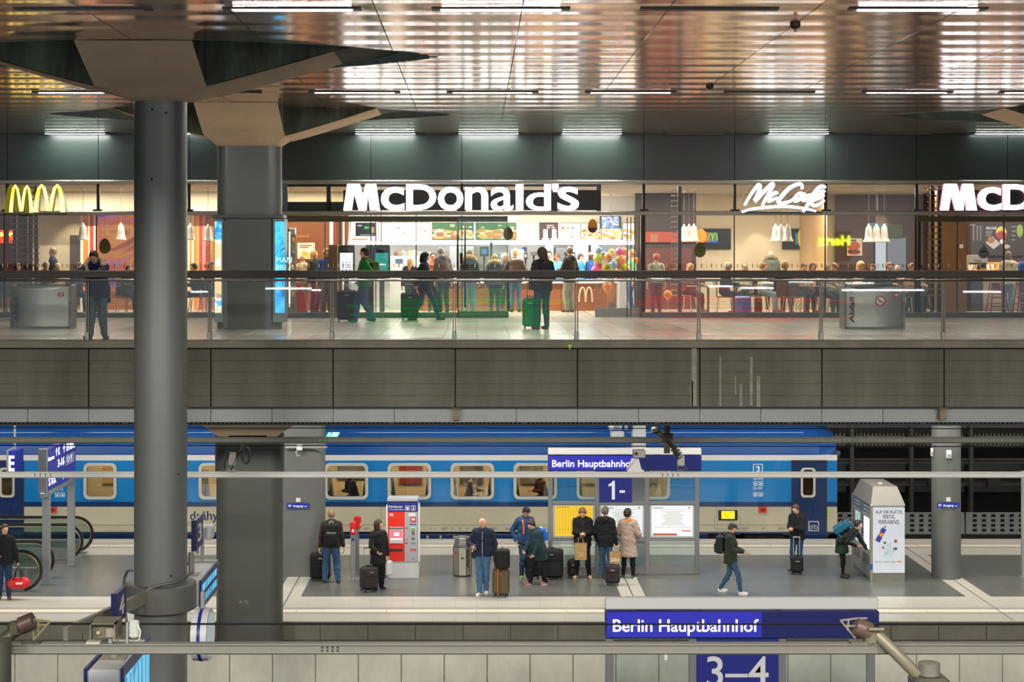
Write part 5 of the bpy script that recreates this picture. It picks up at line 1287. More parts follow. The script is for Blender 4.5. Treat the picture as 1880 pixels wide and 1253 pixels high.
# toy tower and red arch
t = thing('toy_display', 'tall glass toy display tower with a lit edge beside the wide column', 'display case', (PX(533, 43.0), 43.0, UZ)); z1 = PZ(419, 43)-UZ
MB().bb(-.13, -.04, 0, .25, 0, z1).build('tower_side', mat('#5c5752', .4, .4), t); MB().bb(-.04, .13, .2, .25, 0, z1).build('tower_back', mat('#9a8d7a', .5), t); MB().bb(-.04, .0, -.01, .0, .2, z1-.1).build('lit_edge', emit('#fff4dc', 2.2), t); MB().bb(-.04, .13, .0, .25, z1-.16, z1, None, .01).build('tower_top', WHITEP, t); MB().bb(-.13, .14, -.01, .26, 0, .3).build('tower_base', mat('#77706a', .4), t)
for i in range(5): 
    MB().bb(-.03, .12, .02, .2, .45+i*.36, .46+i*.36).build('shelf', glass(), t); MB().ell((.05, .1, .53+i*.36), (.05, .05, .07), 8).build('toy', mat(('#c8a060', '#a83a2a', '#d8c8a8', '#4a6a9a', '#b88a3a')[i], .5), t, smooth=True)
t = thing('arch_seat', 'red arch-shaped play seat behind the shop window at the wide column', 'seat', (PX(537, 43.6), 43.6, UZ))
a_ = [(.235*math.cos(x_)*1.0, 0, .72*math.sin(x_)**.8) for x_ in [PI*i/22 for i in range(23)]]
MB().sweep([(p[0], p[1], p[2]) for p in a_], [(-.15, -.055), (.15, -.055), (.15, .055), (-.15, .055)], up=(0,1,0)).build('arch', mat('#b01c1c', .3), t)
MB().bb(-.14, .14, .15, .19, 0, .55, None, .02).build('picture_panel', print_noise(('#9a8a78', '#5a4a3c', '#d8c8b0'), 9, (1,1,1), 3), t); MB().bb(-.25, .25, -.1, .25, 0, .04).build('base', mat('#7a1414', .4), t)
# balloons
BC = {'b': '#86abbd', 'o': '#e8861e', 'y': '#c3c62a', 'p': '#e0569a', 'P': '#e88aa6'}
BL = [(1099,460,6.5,'b'),(1108,468,6,'b'),(1123,463,6,'y'),(1137,463,8,'p'),(1146,462,7,'o'),(1098,475,9.5,'y'),(1117,472,8.5,'o'),(1140,478,10,'o'),(1126,486,8.5,'b'),(1098,487,8,'p'),(1113,493,8,'y'),(1093,497,8,'p'),(1135,491,6,'b'),(1147,493,8,'y'),(1153,495,5,'P'),(1131,501,8,'o'),(1103,500,9,'P'),(1118,506,9,'b'),(1141,507,9,'p'),(1115,527,9.5,'o'),(1226,541,8,'o'),(1168,478,5.5,'o')]
wh = {'b': 'pale blue', 'o': 'orange', 'y': 'yellow-green', 'p': 'bright pink', 'P': 'light pink'}
pos = ['at the top left of the cluster', 'just below the top left pale blue one', 'at the top centre of the cluster', 'at the top right of the cluster', 'behind the top pink one on the right', 'large, at the left edge of the cluster', 'in the centre with a dark mark', 'large, right of centre', 'in front, at the centre', 'under the left yellow-green one', 'at the lower centre with a dark mark', 'at the lower left corner', 'half hidden right of the central blue one', 'at the right, under the large orange one', 'small, at the lower right edge', 'at the bottom behind the top rail', 'at the bottom left under the rail line', 'at the bottom middle hidden by the rail', 'at the bottom right behind the rail', 'hanging alone low beside the wooden post', 'lying low beside the ladder screen', 'behind the glass door uprights']
bal = []
for i, (px, py, r, c) in enumerate(BL):
    D = 44.2+[0,.1,.25,-.05,.2,0,-.15,-.1,-.25,.1,-.15,-.1,.1,.15,.1,0,.1,0,.1,-.3,-.2,-.4][i]
    t = thing('balloon', wh[c]+' balloon '+pos[i], 'balloon', (PX(px, D), D, PZ(py, D)), 0, 'party balloons'); R_ = r*D/3000
    MB().lathe([(.004, -R_*1.28), (R_*.25, -R_*1.15), (R_*.62, -R_*.8), (R_*.9, -R_*.35), (R_, .0), (R_*.95, R_*.35), (R_*.7, R_*.75), (R_*.35, R_*.97), (.004, R_*1.03)], n=20).build('balloon_skin', mat(BC[c], .12, 0, 0, 6, .6, 0, 60, None, .5), t, smooth=True)
    MB().cyl((0, 0, -R_*1.34), (0, 0, -R_*1.24), .014, 8, .004).build('knot', mat(BC[c], .3), t)
    MB().tube([(0, 0, -R_*1.3), (.02, 0, -R_*1.3-.2), (-.02, .02, -R_*1.3-.4)], .003, 4).build('string', WHITEP, t)
    if i in (6, 10, 16): text_mb('m', .12, None, (-.035, -R_*.99, -R_*.3), None, .001, 0, 1).build('printed_mark', BLACK, t)
# café counter and menu wall on the right
t = flat_thing('cafe_menu', 'dark brown café menu wall with a fries box and a sandwich picture', 'menu board', 1776, 1990, 412, 470, 47.5, emit('#4a2a22', .35))
D = 47.5; X, Z = t.location.x, t.location.z; q = MB()
def el2(px, py, rx, ry, y, c, st=.9): q.ell((PX(px, D)-X, y, PZ(py, D)-Z), (rx*D/3000, .004, ry*D/3000), 14, emit(c, st))
el2(1838, 428, 10, 12, -.01, '#f2c13a', 1.2); el2(1838, 432, 10, 8, -.016, '#c62a1e', .9); q.prism([(PX(a, D)-X, PZ(b, D)-Z) for a, b in ((1809, 446), (1822, 434), (1836, 448), (1824, 458))], -.02, -.012, 'y', emit('#e8d8c8', .8)); el2(1819, 441, 7, 6, -.026, '#c8702e', .9); el2(1840, 444, 5, 4.5, -.02, '#f4f0ea', 1); el2(1848, 453, 6, 4, -.02, '#e0b890', .9); el2(1872, 424, 6, 12, -.02, '#a8c04a', .9)
q.build('printed_dishes', None, t)
q = MB(); random.seed(2)
for a in (1786, 1793, 1799): 
    for j in range(12): q.bb(PX(a, D)-X, PX(a+2.4, D)-X, -.012, -.006, PZ(415+j*2.3+1, D)-Z, PZ(415+j*2.3, D)-Z)
for j in range(4): q.bb(PX(1857, D)-X, PX(1866-j, D)-X, -.012, -.006, PZ(416+j*8+1.2, D)-Z, PZ(416+j*8, D)-Z); q.bb(PX(1810, D)-X, PX(1822-j, D)-X, -.012, -.006, PZ(424+j*3+1, D)-Z, PZ(424+j*3, D)-Z)
q.build('price_text', emit('#d8c8b8', .8), t)
text_mb('McCafé', .2, None, (PX(1810, D)-X, -.012, PZ(421, D)-Z), None, .002, .004, 1, fit=(20*D/3000, None), shear=.3).build('menu_lettering', emit('#f0e8e0', 1), t)
text_mb('AUSWAHL', .2, None, (PX(1780, D)-X, -.012, PZ(414, D)-Z), None, .002, .002, 1, fit=(11*D/3000, None)).build('menu_heading', emit('#f0e8e0', 1), t)
t = thing('cafe_counter', 'café counter with glass pastry case under the brown menu wall', 'counter', (PX(1810, 45.5), 45.5, UZ)); X = t.location.x; ct2 = 1.12
MB().bb(PX(1738, 45.5)-X, PX(1805, 45.5)-X, 0, .8, 0, ct2).build('counter_front', mat('#2a231f', .35), t)
MB().bb(PX(1805, 45.5)-X, PX(1980, 45.5)-X, .3, .8, 0, ct2-.1).build('counter_side', mat('#c9b8a0', .5), t)
MB().bb(PX(1738, 45.5)-X, PX(1980, 45.5)-X, -.02, .82, ct2, ct2+.04, None, .01).build('counter_top', mat('#9a6a3a', .4), t)
MB().bb(PX(1765, 46.3)-X, PX(1900, 46.3)-X, .85, .95, ct2, ct2+.25).build('rear_shelf', mat('#e89a2c', .5), t)
for i, px in enumerate((1782, 1790, 1797, 1815, 1822, 1835, 1850, 1862)):
    o = MB().lathe([(.05, 0), (.06, .12), (.05, .14)], n=12).build('cup_stack', mat(('#efe8dc', '#c8b090', '#3a2a24', '#e8e0d0')[i % 4], .4)); o.location = (PX(px, 45.7), 45.7, UZ+ct2+.04); tag(o, 'small stack of cups on the café counter, number %s from the left' % ['one', 'two', 'three', 'four', 'five', 'six', 'seven', 'eight'][i], 'cups', 'cup stacks on the café counter')
t = thing('coffee_machine', 'chrome and white coffee machine at the left end of the café menu', 'machine', (PX(1795, 46.2), 46.2, UZ+ct2+.04)); MB().bb(-.3, .3, 0, .4, 0, .42, None, .03).build('machine_body', mat('#b8b4ae', .25, .8), t); MB().bb(-.24, .24, -.01, 0, .05, .2).build('brew_recess', BLACK, t); MB().cyl((-.1, -.03, .28), (.1, -.03, .28), .02, 10).build('group_head', STEEL, t)
# ------------------------------------------------------------------ tables and chairs in the restaurant
WDK = mat('#6a3a24', .4, 0, .15, 5); CHR = mat('#cfc6ba', .3, .8)
def chair():
    t = thing('cafe_chair', '', 'chair')
    MB().box((0, 0, .455), (.42, .42, .03), None, None, .012).build('seat', WDK, t)
    MB().prism([(-.19, .48), (.19, .48), (.17, .88), (-.17, .88)], .19, .215, 'y').build('backrest', WDK, t)
    for sx in (-1, 1):
        for sy in (-1, 1): MB().tube([(sx*.15, sy*.15, .44), (sx*.2, sy*.21, 0)], .013, 6).build('leg', CHR, t)
    return t
def table():
    t = thing('cafe_table', '', 'table')
    MB().box((0, 0, .735), (1.1, .7, .03), None, None, .01).build('tabletop', mat('#8a7058', .35), t); MB().cyl((0, 0, .02), (0, 0, .72), .035, 12).build('pedestal', STEEL, t); MB().lathe([(.24, 0), (.24, .015), (.05, .03)], n=20).build('foot', STEEL, t)
    return t
ch0 = chair(); tb0 = table(); uc = [0]; ut = [0]
def put_chair(px, D, rot, label):
    o = ch0 if uc[0] == 0 else copy_tree(ch0); uc[0] += 1
    o.location = (PX(px, D), D, UZ); o.rotation_euler = (0, 0, math.radians(rot)); o['label'] = label; o['group'] = 'restaurant chairs'
def put_table(px, D, label):
    o = tb0 if ut[0] == 0 else copy_tree(tb0); ut[0] += 1
    o.location = (PX(px, D), D, UZ); o['label'] = label; o['group'] = 'restaurant tables'
# ------------------------------------------------------------------ people: smooth distance fields meshed with surface nets
def sn_mesh(field, lo, hi, h):
    lo = np.array(lo)-h*2; hi = np.array(hi)+h*2
    n = np.maximum(4, np.ceil((hi-lo)/h).astype(int)+1)
    ax = [lo[i]+h*np.arange(n[i]) for i in range(3)]
    G = np.stack(np.meshgrid(*ax, indexing='ij'), -1).astype(np.float32)
    D = field(G.reshape(-1, 3)).reshape(n)
    S = D < 0
    c = np.zeros(n-1, int); 
    for dx in (0,1):
        for dy in (0,1):
            for dz in (0,1): c += S[dx:n[0]-1+dx, dy:n[1]-1+dy, dz:n[2]-1+dz]
    act = (c > 0) & (c < 8)
    idx = -np.ones(act.shape, int); cells = np.argwhere(act); idx[act] = np.arange(len(cells))
    P_ = np.zeros((len(cells), 3)); W = np.zeros(len(cells))
    cx, cy, cz = cells.T
    def corner(o): return D[cx+o[0], cy+o[1], cz+o[2]]
    E = []
    for a in range(3):
        for u in (0,1):
            for v in (0,1):
                o = [0,0,0]; b = [k for k in range(3) if k != a]; o[b[0]] = u; o[b[1]] = v; p = list(o); q = list(o); q[a] = 1; E.append((p, q, a))
    for p, q, a in E:
        d0, d1 = corner(p), corner(q); m = (d0 < 0) != (d1 < 0)
        t = np.where(m, d0/np.where(m, d0-d1, 1), 0)
        pt = np.tile(np.array(p, float), (len(cells), 1)); pt[:, a] = t
        P_ += pt*m[:, None]; W += m
    P_ = (cells+P_/W[:, None])*h+lo
    faces = []
    for a in range(3):
        b, c_ = [(1,2),(2,0),(0,1)][a]
        sl0 = [slice(None)]*3; sl1 = [slice(None)]*3; sl0[a] = slice(0, n[a]-1); sl1[a] = slice(1, n[a])
        cr = S[tuple(sl0)] != S[tuple(sl1)]
        e = np.argwhere(cr)
        e = e[(e[:, b] > 0) & (e[:, c_] > 0) & (e[:, b] < n[b]-1) & (e[:, c_] < n[c_]-1)]
        if not len(e): continue
        ins = S[e[:,0], e[:,1], e[:,2]]
        def at(db, dc):
            q = e.copy(); q[:, b] += db; q[:, c_] += dc; return idx[q[:,0], q[:,1], q[:,2]]
        quad = np.stack([at(-1,-1), at(0,-1), at(0,0), at(-1,0)], 1)
        quad[~ins] = quad[~ins][:, ::-1]
        faces.append(quad)
    F = np.concatenate(faces) if faces else np.zeros((0,4), int)
    F = F[(F >= 0).all(1)]
    return P_, F
def cap(p, a, b, ra, rb, flat=None):
    """tapered capsule distance; flat = (axis unit vector, factor) squashes along that axis"""
    a = np.array(a, np.float32); b = np.array(b, np.float32)
    if flat is not None:
        ax = np.array(flat[0], np.float32); k = flat[1]
        def sq(v): return v+np.outer(v @ ax, ax).reshape(v.shape)*(1/k-1) if v.ndim > 1 else v+ax*(v @ ax)*(1/k-1)
        p = sq(p-a)+a; b = sq(b-a)+a
    ba = b-a; L = ba @ ba+1e-9
    t = np.clip(((p-a) @ ba)/L, 0, 1)
    d = np.sqrt(((p-a-t[:, None]*ba)**2).sum(1))-(ra+(rb-ra)*t)
    return d*(flat[1] if flat is not None and flat[1] < 1 else 1)
def ellp(p, c, r, R_=None):
    q = (p-np.array(c, np.float32))
    if R_ is not None: q = q @ R_
    r = np.array(r, np.float32); k = np.sqrt(((q/r)**2).sum(1)); return (k-1)*min(r)
def smin(a, b, k):
    h = np.clip(.5+.5*(b-a)/k, 0, 1); return b+(a-b)*h-k*h*(1-h)
def ik(a, b, l1, l2, pole):
    a, b = np.array(a, float), np.array(b, float); d = b-a; L = np.linalg.norm(d); mx = (l1+l2)*.999
    if L > mx: b = a+d/L*mx; d = b-a; L = mx
    u = d/L; x = (l1*l1-l2*l2+L*L)/(2*L); h = math.sqrt(max(0, l1*l1-x*x))
    p = np.array(pole, float); p = p-u*(p @ u); p = p/(np.linalg.norm(p)+1e-9)
    return a+u*x+p*h, b
def wrk(p, sd, a):
    x, y, z = p[:,0], p[:,1], p[:,2]; w = np.sin(x*7+sd)*1.4+np.sin(y*9+sd*2)*1.2
    return a*(np.sin(z*34+x*21+w*2+sd)*np.sin(x*23-z*11+y*17+sd)+.55*np.sin(z*61-x*26+y*31+w*3)*np.sin(x*17+z*9+sd))
SKIN = {'pale': '#d9a588', 'mid': '#c48e6e', 'dark': '#5a3a2a'}
def rot3(ax, deg):
    return np.array(Matrix.Rotation(math.radians(deg), 3, ax))
class Person: pass
PCOUNT = [0]
def person(label, px, py=None, D=None, floor=0.0, face=0, H=1.75, res=.017, seat=None, lean=0, turn=0, head=(0,0), side=0,
           feet=None, hands=None, top=None, bottom=None, shoes='#2a2622', skin='pale', hair=('short', '#4a3524'), hat=None, hood=None, scarf=None,
           dress=None, strap=None, build=1.0, eyes=True, group=None, elbow=None, knee=None, apron=None, glasses=False):
    """face: 0 looks at the viewer, 90 to picture right, 180 away. Body frame: forward = -Y, own right = -X."""
    if D is None: D = floorD(py, floor)
    X = PX(px, D); s = H/1.75
    t = thing('person', label, 'person', (X, D, floor), 0, group)
    Rf = rot3('Z', face)
    def W(v): return (np.atleast_2d(v) @ Rf.T)*s
    bw = build
    # skeleton ------------------------------------------------
    hipz = .92 if seat is None else seat/s+.10
    fz = 0.075
    if feet is None: feet = [(-.10, 0.0), (.10, 0.0)] if seat is None else [(-.11, -.42), (.11, -.42)]
    ft = [np.array([f[0], f[1], (f[2] if len(f) > 2 else 0)+fz]) for f in feet]
    if seat is None:
        mid = (ft[0]+ft[1])/2; pel = np.array([mid[0]*.6, mid[1]*.6, hipz]) if abs(mid).max() else np.array([0,0,hipz])
        pel = np.array([(ft[0][0]+ft[1][0])/2, (ft[0][1]+ft[1][1])/2, 0])
        far = max(np.linalg.norm((f-pel)[:2]) for f in ft); pel[2] = min(hipz, fz+math.sqrt(max(.1, .845**2-far**2)))
    else: pel = np.array([0., 0., hipz])
    if lean: pel = pel+np.array([0, .10*math.sin(math.radians(lean)), 0])
    T = rot3('Z', turn) @ rot3('X', lean) @ rot3('Y', side)   # torso: lean forward = rotate towards -Y
    def tor(x, y, z): return pel+T @ np.array([x, y, z])
    chest = tor(0, .0, .36); neck = tor(0, .01, .53); belly = tor(0, -.005, .14)
    hp, hy = head
    Hd = rot3('Z', turn+hy) @ rot3('X', lean*.55+hp)
    hc = neck+(T @ np.array([0, 0, .06]))+Hd @ np.array([0, -.015, .105])
    sh = [tor(-.165*bw, .01, .470), tor(.165*bw, .01, .470)]
    Fw = np.array([0, -1, 0.])
    if hands is None: hands = [(-.27, -.02, .82), (.27, -.02, .82)]
    el_, hd_ = [], []
    for i in (0, 1):
        hx = np.array(hands[i], float); pole = (elbow[i] if elbow else ((-.5 if i == 0 else .5), .6, -.5))
        e, h = ik(sh[i], hx, .285, .25, pole); el_.append(e); hd_.append(h)
    hipj = [pel+rot3('Z', turn) @ np.array([-.085, 0, 0]), pel+rot3('Z', turn) @ np.array([.085, 0, 0])]
    kn, an = [], []
    for i in (0, 1):
        k, a = ik(hipj[i], ft[i], .43, .42, (knee[i] if knee else (0, -1, .25))); kn.append(k); an.append(a)
    toe = []
    for i in (0, 1):
        f = feet[i]; ang = (f[3] if len(f) > 3 else (-12 if i == 0 else 12)); d = rot3('Z', ang) @ np.array([0, -1, 0.]); toe.append(an[i]+d*.15+np.array([0, 0, -.035 if not (len(f) > 4) else f[4]]))
    skinm = mat(SKIN[skin], .5, 0, 0, 6, .4)
    tx_ = T[:, 0]; ty_ = T[:, 1]; tz_ = T[:, 2]
    # fields ---------------------------------------------------
    def head_field(p):
        q = (p-hc) @ Hd
        d = np.sqrt((q[:,0]/.076)**2+((q[:,1]-.008)/.092)**2+((q[:,2]-.012)/.102)**2); d = (d-1)*.074
        d = smin(d, cap(q, (0, -.035, -.055), (0, -.05, -.078), .045, .030), .03)     # jaw and chin
        d = smin(d, cap(q, (0, -.088, .012), (0, -.105, -.018), .010, .015), .016)    # nose
        d = smin(d, cap(q, (-.03, -.078, .030), (.03, -.078, .030), .014, .014), .02) # brow
        for sx in (-1, 1): d = np.minimum(d, cap(q, (sx*.074, .006, .018), (sx*.077, .01, -.018), .016, .012, (np.array([1,0,0.]), .6)))
        return d
    def torso_f(p, g=0.0, gb=None, k=.06):
        gb = g if gb is None else gb
        d = cap(p, tor(0, .0, .40), tor(0, 0, .30), .142*bw+g, .134*bw+g, (ty_, .74))
        d = smin(d, cap(p, tor(-.12*bw, .01, .46), tor(.12*bw, .01, .46), .062+g, .062+g), .05)
        d = smin(d, cap(p, tor(0, 0, .25), belly, .135*bw+gb, .138*bw+gb, (ty_, .80)), k)
        d = smin(d, cap(p, tor(-.045*bw, 0, .03), tor(.045*bw, 0, .03), .125*bw+gb, .125*bw+gb, (ty_, .84)), k)
        return d
    def arm_f(p, i, g=0.0, stop=1.0):
        d = cap(p, sh[i], el_[i], .054+g, .043+g); w = el_[i]+(hd_[i]-el_[i])*stop
        return smin(d, cap(p, el_[i], w, .043+g*.9, .031+g*.8), .03)
    def leg_f(p, i, g=0.0):
        d = cap(p, hipj[i], kn[i], .088+g, .060+g)
        d = smin(d, cap(p, kn[i], kn[i]+(an[i]-kn[i])*.35, .058+g, .060+g), .03)
        return smin(d, cap(p, kn[i]+(an[i]-kn[i])*.35, an[i], .058+g, .042+g), .03)
    def body_f(p):
        d = torso_f(p, -.018)
        d = smin(d, cap(p, tor(0, .005, .48), hc+Hd @ np.array([0, .01, -.06]), .060, .050), .04)
        d = smin(d, head_field(p), .018)
        for i in (0, 1):
            d = smin(d, arm_f(p, i, -.012), .04); d = smin(d, leg_f(p, i, -.02), .03)
            dv = hd_[i]-el_[i]; dv = dv/np.linalg.norm(dv)
            d = smin(d, cap(p, hd_[i], hd_[i]+dv*.07, .026, .036, (np.cross(dv, [0.13, .99, 0])/max(1e-6, np.linalg.norm(np.cross(dv, [0.13, .99, 0]))), .6)), .015)
        return d
    allp = np.array([neck, hc+np.array([0,0,.14]), hc+np.array([.1,.12,0]), hc-np.array([.12,.14,0]), *sh, *el_, *hd_, *kn, *an, *toe, pel])
    lo, hi = allp.min(0)-.16, allp.max(0)+.16
    def mk(name, f, m, parent, lo_=lo, hi_=hi, r=res, extra=None):
        V_, F_ = sn_mesh(f, lo_, hi_, r)
        if not len(F_): return None
        V_ = W(V_); b = MB(); b.add([tuple(v) for v in V_], [tuple(q) for q in F_.tolist()], m)
        if extra: extra(b)
        return b.build(name, m, parent, smooth=True)
    # hands with fingers are grown out of the palms of the body mesh
    def fingers(b):
        for i in (0, 1):
            dv = hd_[i]-el_[i]; dv = dv/np.linalg.norm(dv); base = hd_[i]+dv*.085
            n_ = np.cross(dv, [0.13, .99, 0]); n_ = n_/np.linalg.norm(n_); w_ = np.cross(n_, dv); cu = -n_ if (n_ @ (-hd_[i]+tor(0,0,.1))) < 0 else n_
            for k, (o_, L_) in enumerate(((-.030, .062), (-.010, .074), (.011, .070), (.030, .055))):
                p0 = base+w_*o_; p1 = p0+dv*L_*.5+cu*.012; p2 = p1+dv*L_*.28+cu*.028; p3 = p2+dv*.004+cu*.022
                b.tube([tuple(W(q)[0]) for q in (p0-dv*.02, p1, p2, p3)], [.0095, .0095, .0085, .007], 6)
            p0 = hd_[i]+dv*.03+w_*(-.03 if i == 0 else .03)*(1); sgn = -1 if i == 0 else 1
            b.tube([tuple(W(q)[0]) for q in (p0, p0+w_*.022*sgn+dv*.02+cu*.008, p0+w_*.028*sgn+dv*.045+cu*.020)], [.012, .011, .009], 6)
    body = mk('body', body_f, skinm, t, extra=fingers)
    # hair -----------------------------------------------------
    if hair:
        st_, hcol = hair; hm = mat(hcol, .55, 0, .25, 60)
        def hair_f(p):
            q = (p-hc) @ Hd
            if st_ == 'bald':
                d = np.sqrt((q[:,0]/.078)**2+((q[:,1]-.010)/.095)**2+((q[:,2]-.012)/.103)**2); d = (d-1)*.078
                return np.maximum(d, np.maximum(-(q[:,1]+.01), q[:,2]-.045))
            g = {'short': .014, 'bushy': .026, 'bob': .022, 'long': .020, 'bun': .016, 'pony': .016}[st_]
            d = np.sqrt((q[:,0]/(.074+g))**2+((q[:,1]-.012)/(.092+g))**2+((q[:,2]-.020)/(.104+g))**2); d = (d-1)*.08
            cut = np.maximum(-(q[:,1]+.052)-(q[:,2]-.03)*.55, -(q[:,2]+.0)-(q[:,1]-.01)*1.2)   # free face, nape
            if st_ in ('short', 'bushy', 'bun', 'pony'):
                d = np.maximum(d, np.maximum(-(q[:,2]-.028)-(q[:,1]+.032)*1.6, -(q[:,2]+.062))+.004*np.sin(q[:,0]*90))
            if st_ == 'bob':
                d = smin(d, cap(q, (-.062, .02, .02), (-.066, .01, -.08), .035, .028), .03); d = smin(d, cap(q, (.062, .02, .02), (.066, .01, -.08), .035, .028), .03); d = smin(d, cap(q, (0, .06, .02), (0, .07, -.09), .06, .055), .03)
                d = np.maximum(d, np.minimum(-(q[:,1]+.055), q[:,2]*-1+.062)*1.0); d = np.maximum(d, -(np.sqrt((q[:,0]/.052)**2+((q[:,1]+.10)/.07)**2+((q[:,2]+.02)/.085)**2)-1)*.05)
            if st_ == 'long':
                d = smin(d, cap(q, (-.06, .02, .02), (-.072, .015, -.20), .035, .035), .03); d = smin(d, cap(q, (.06, .02, .02), (.072, .015, -.20), .035, .035), .03); d = smin(d, cap(q, (0, .06, .02), (0, .085, -.24), .065, .06), .03)
                d = np.maximum(d, -(np.sqrt((q[:,0]/.052)**2+((q[:,1]+.10)/.07)**2+((q[:,2]+.02)/.085)**2)-1)*.05)
            if st_ == 'bun': d = smin(d, ellp(q, (0, .10, .06), (.045, .045, .045)), .015)
            if st_ == 'pony': d = smin(d, cap(q, (0, .10, .04), (0, .14, -.12), .028, .022), .02)
            return d
        mk('hair', hair_f, hm, t, hc-.34, hc+.2, min(res, .013))
    if hat:
        kind, col = hat; hm = mat(col, .8, 0, .1, 60)
        def hat_f(p):
            q = (p-hc) @ Hd
            d = np.sqrt((q[:,0]/.092)**2+((q[:,1]-.010)/.108)**2+((q[:,2]-.035)/.098)**2); d = (d-1)*.09
            d = np.maximum(d, -(q[:,2]-.032)+(-.02*(q[:,1]/.1)) if kind == 'beanie' else -(q[:,2]-.05))
            if kind == 'cap': d = np.minimum(d, cap(q, (-.035, -.10, .052), (.035, -.10, .052), .05, .05, (np.array([0,0,1.]), .2)))
            if kind == 'visor': d = np.minimum(np.maximum(d, q[:,2]-.08), cap(q, (-.03, -.10, .055), (.03, -.10, .055), .045, .045, (np.array([0,0,1.]), .2)))
            return d
        mk('cap' if kind != 'beanie' else 'beanie', hat_f, hm, t, hc-.2, hc+.22, min(res, .013))
    if eyes:
        for sx in (-1, 1):
            e = MB(); c_ = W(hc+Hd @ np.array([sx*.030, -.081, .012]))[0]; e.ell(tuple(c_), (.009*s, .009*s, .006*s), 8); e.build('eye', mat('#1c1614', .3), t, smooth=True)
        c0, c1_ = W(hc+Hd @ np.array([-.020, -.084, -.047]))[0], W(hc+Hd @ np.array([.020, -.084, -.047]))[0]
        MB().tube([tuple(c0), tuple(W(hc+Hd @ np.array([0, -.093, -.045]))[0]), tuple(c1_)], .0055, 6).build('mouth', mat('#8a4038', .5), t, smooth=True)
    if glasses:
        g_ = MB()
        for sx in (-1, 1): g_.tube([tuple(W(hc+Hd @ np.array([sx*.030+.022*math.cos(a), -.094, .012+.017*math.sin(a)]))[0]) for a in [2*PI*k/10 for k in range(10)]], .003, 4, closed=True)
        g_.build('glasses', BLACK, t)
    # upper garment ---------------------------------------------
    if top:
        col = top['c']; th = top.get('t', .018); hem = top.get('hem', -.02); puff = top.get('puff', 0); m = mat(col, top.get('rough', .8), 0, top.get('n', .12), 9, .3, .35, 14)
        slv = top.get('sleeve', 1.0)
        dn = tz_ if seat is None else tz_
        def top_f(p):
            if slv < .5: ar = [arm_f(p, i, th, .02) if False else cap(p, sh[i], sh[i]+(el_[i]-sh[i])*.75, .058+th, .052+th) for i in (0, 1)]
            else: ar = [arm_f(p, i, th*.62, min(1.0, slv)) for i in (0, 1)]
            d = torso_f(p, th, th+top.get('belly', .006))
            u = (p-pel) @ tz_
            if hem < -.05:
                low = pel+T @ np.array([0, 0, hem]) if seat is None else pel+np.array([0, -.0, hem*.2])
                d = smin(d, cap(p, pel, low, .140*bw+th, .150*bw+th+top.get('flare', .02), (ty_, .80)), .05)
            for a_ in ar: d = smin(d, a_, .035)
            d = smin(d, cap(p, tor(0, .005, .48), tor(0, -.005, .545), .075+th*.5, .066+th*.4), .02)   # collar
            d = np.maximum(d, -(u-hem))
            d = np.maximum(d, -(np.sqrt((((p-hc) @ Hd)**2).sum(1))-.108))
            if puff: d = d-puff*np.abs(np.sin((u)*PI/.055))**.7+puff*.5
            d = d-wrk(p, face, .0055 if not puff else .002)
            return d
        o = mk(top.get('name', 'jacket'), top_f, m, t)
        for zc in top.get('zip', ()):
            pts = [tor(0, 0, .50-k*(.50-hem-.02)/7) for k in range(8)]; 
            zp = []
            for q in pts:
                dd = .25
                lo_t, hi_t = 0.0, .35
                for _ in range(14):
                    mt = (lo_t+hi_t)/2
                    if top_f(np.array([q+T @ np.array([0, -mt, 0])], np.float32))[0] < 0: lo_t = mt
                    else: hi_t = mt
                zp.append(tuple(W(q+T @ np.array([zc, -lo_t-.001, 0]))[0]))
            MB().tube(zp, .006*s, 5).build('zip', mat(top.get('zipc', '#c8ccd2'), .4), t)
    if hood:
        col, fur = hood; hm = mat(col, .85, 0, .2, 30, .3, .5, 60)
        def hood_f(p):
            d = cap(p, tor(-.085, .055, .53), tor(0, .105, .50), .055, .062); d = smin(d, cap(p, tor(.085, .055, .53), tor(0, .105, .50), .055, .062), .03)
            if fur:
                pts = [tor(-.12, -.13, .44), tor(-.165, -.03, .53), tor(-.13, .07, .60), tor(0, .12, .64), tor(.13, .07, .60), tor(.165, -.03, .53), tor(.12, -.13, .44)]
                d = None
                for a_, b_ in zip(pts[:-1], pts[1:]):
                    c_ = cap(p, a_, b_, .052, .052); d = c_ if d is None else smin(d, c_, .02)
                d = d+.006*np.sin(p[:,0]*120)*np.sin(p[:,2]*110)*np.sin(p[:,1]*115)
            return d
        mk('fur_trim' if fur else 'hood', hood_f, hm, t, tor(0,0,.5)-.3, tor(0,0,.5)+.32, min(res, .015))
    if scarf:
        def sc_f(p):
            d = None; pts = [tor(.095*math.cos(a), .005-.085*math.sin(a), .525+.012*math.sin(2*a)) for a in [2*PI*k/10 for k in range(11)]]
            for a_, b_ in zip(pts[:-1], pts[1:]):
                c_ = cap(p, a_, b_, .034, .034); d = c_ if d is None else smin(d, c_, .02)
            return d
        mk('scarf', sc_f, mat(scarf, .85, 0, .25, 25), t, tor(0,0,.5)-.25, tor(0,0,.5)+.25, min(res, .014))
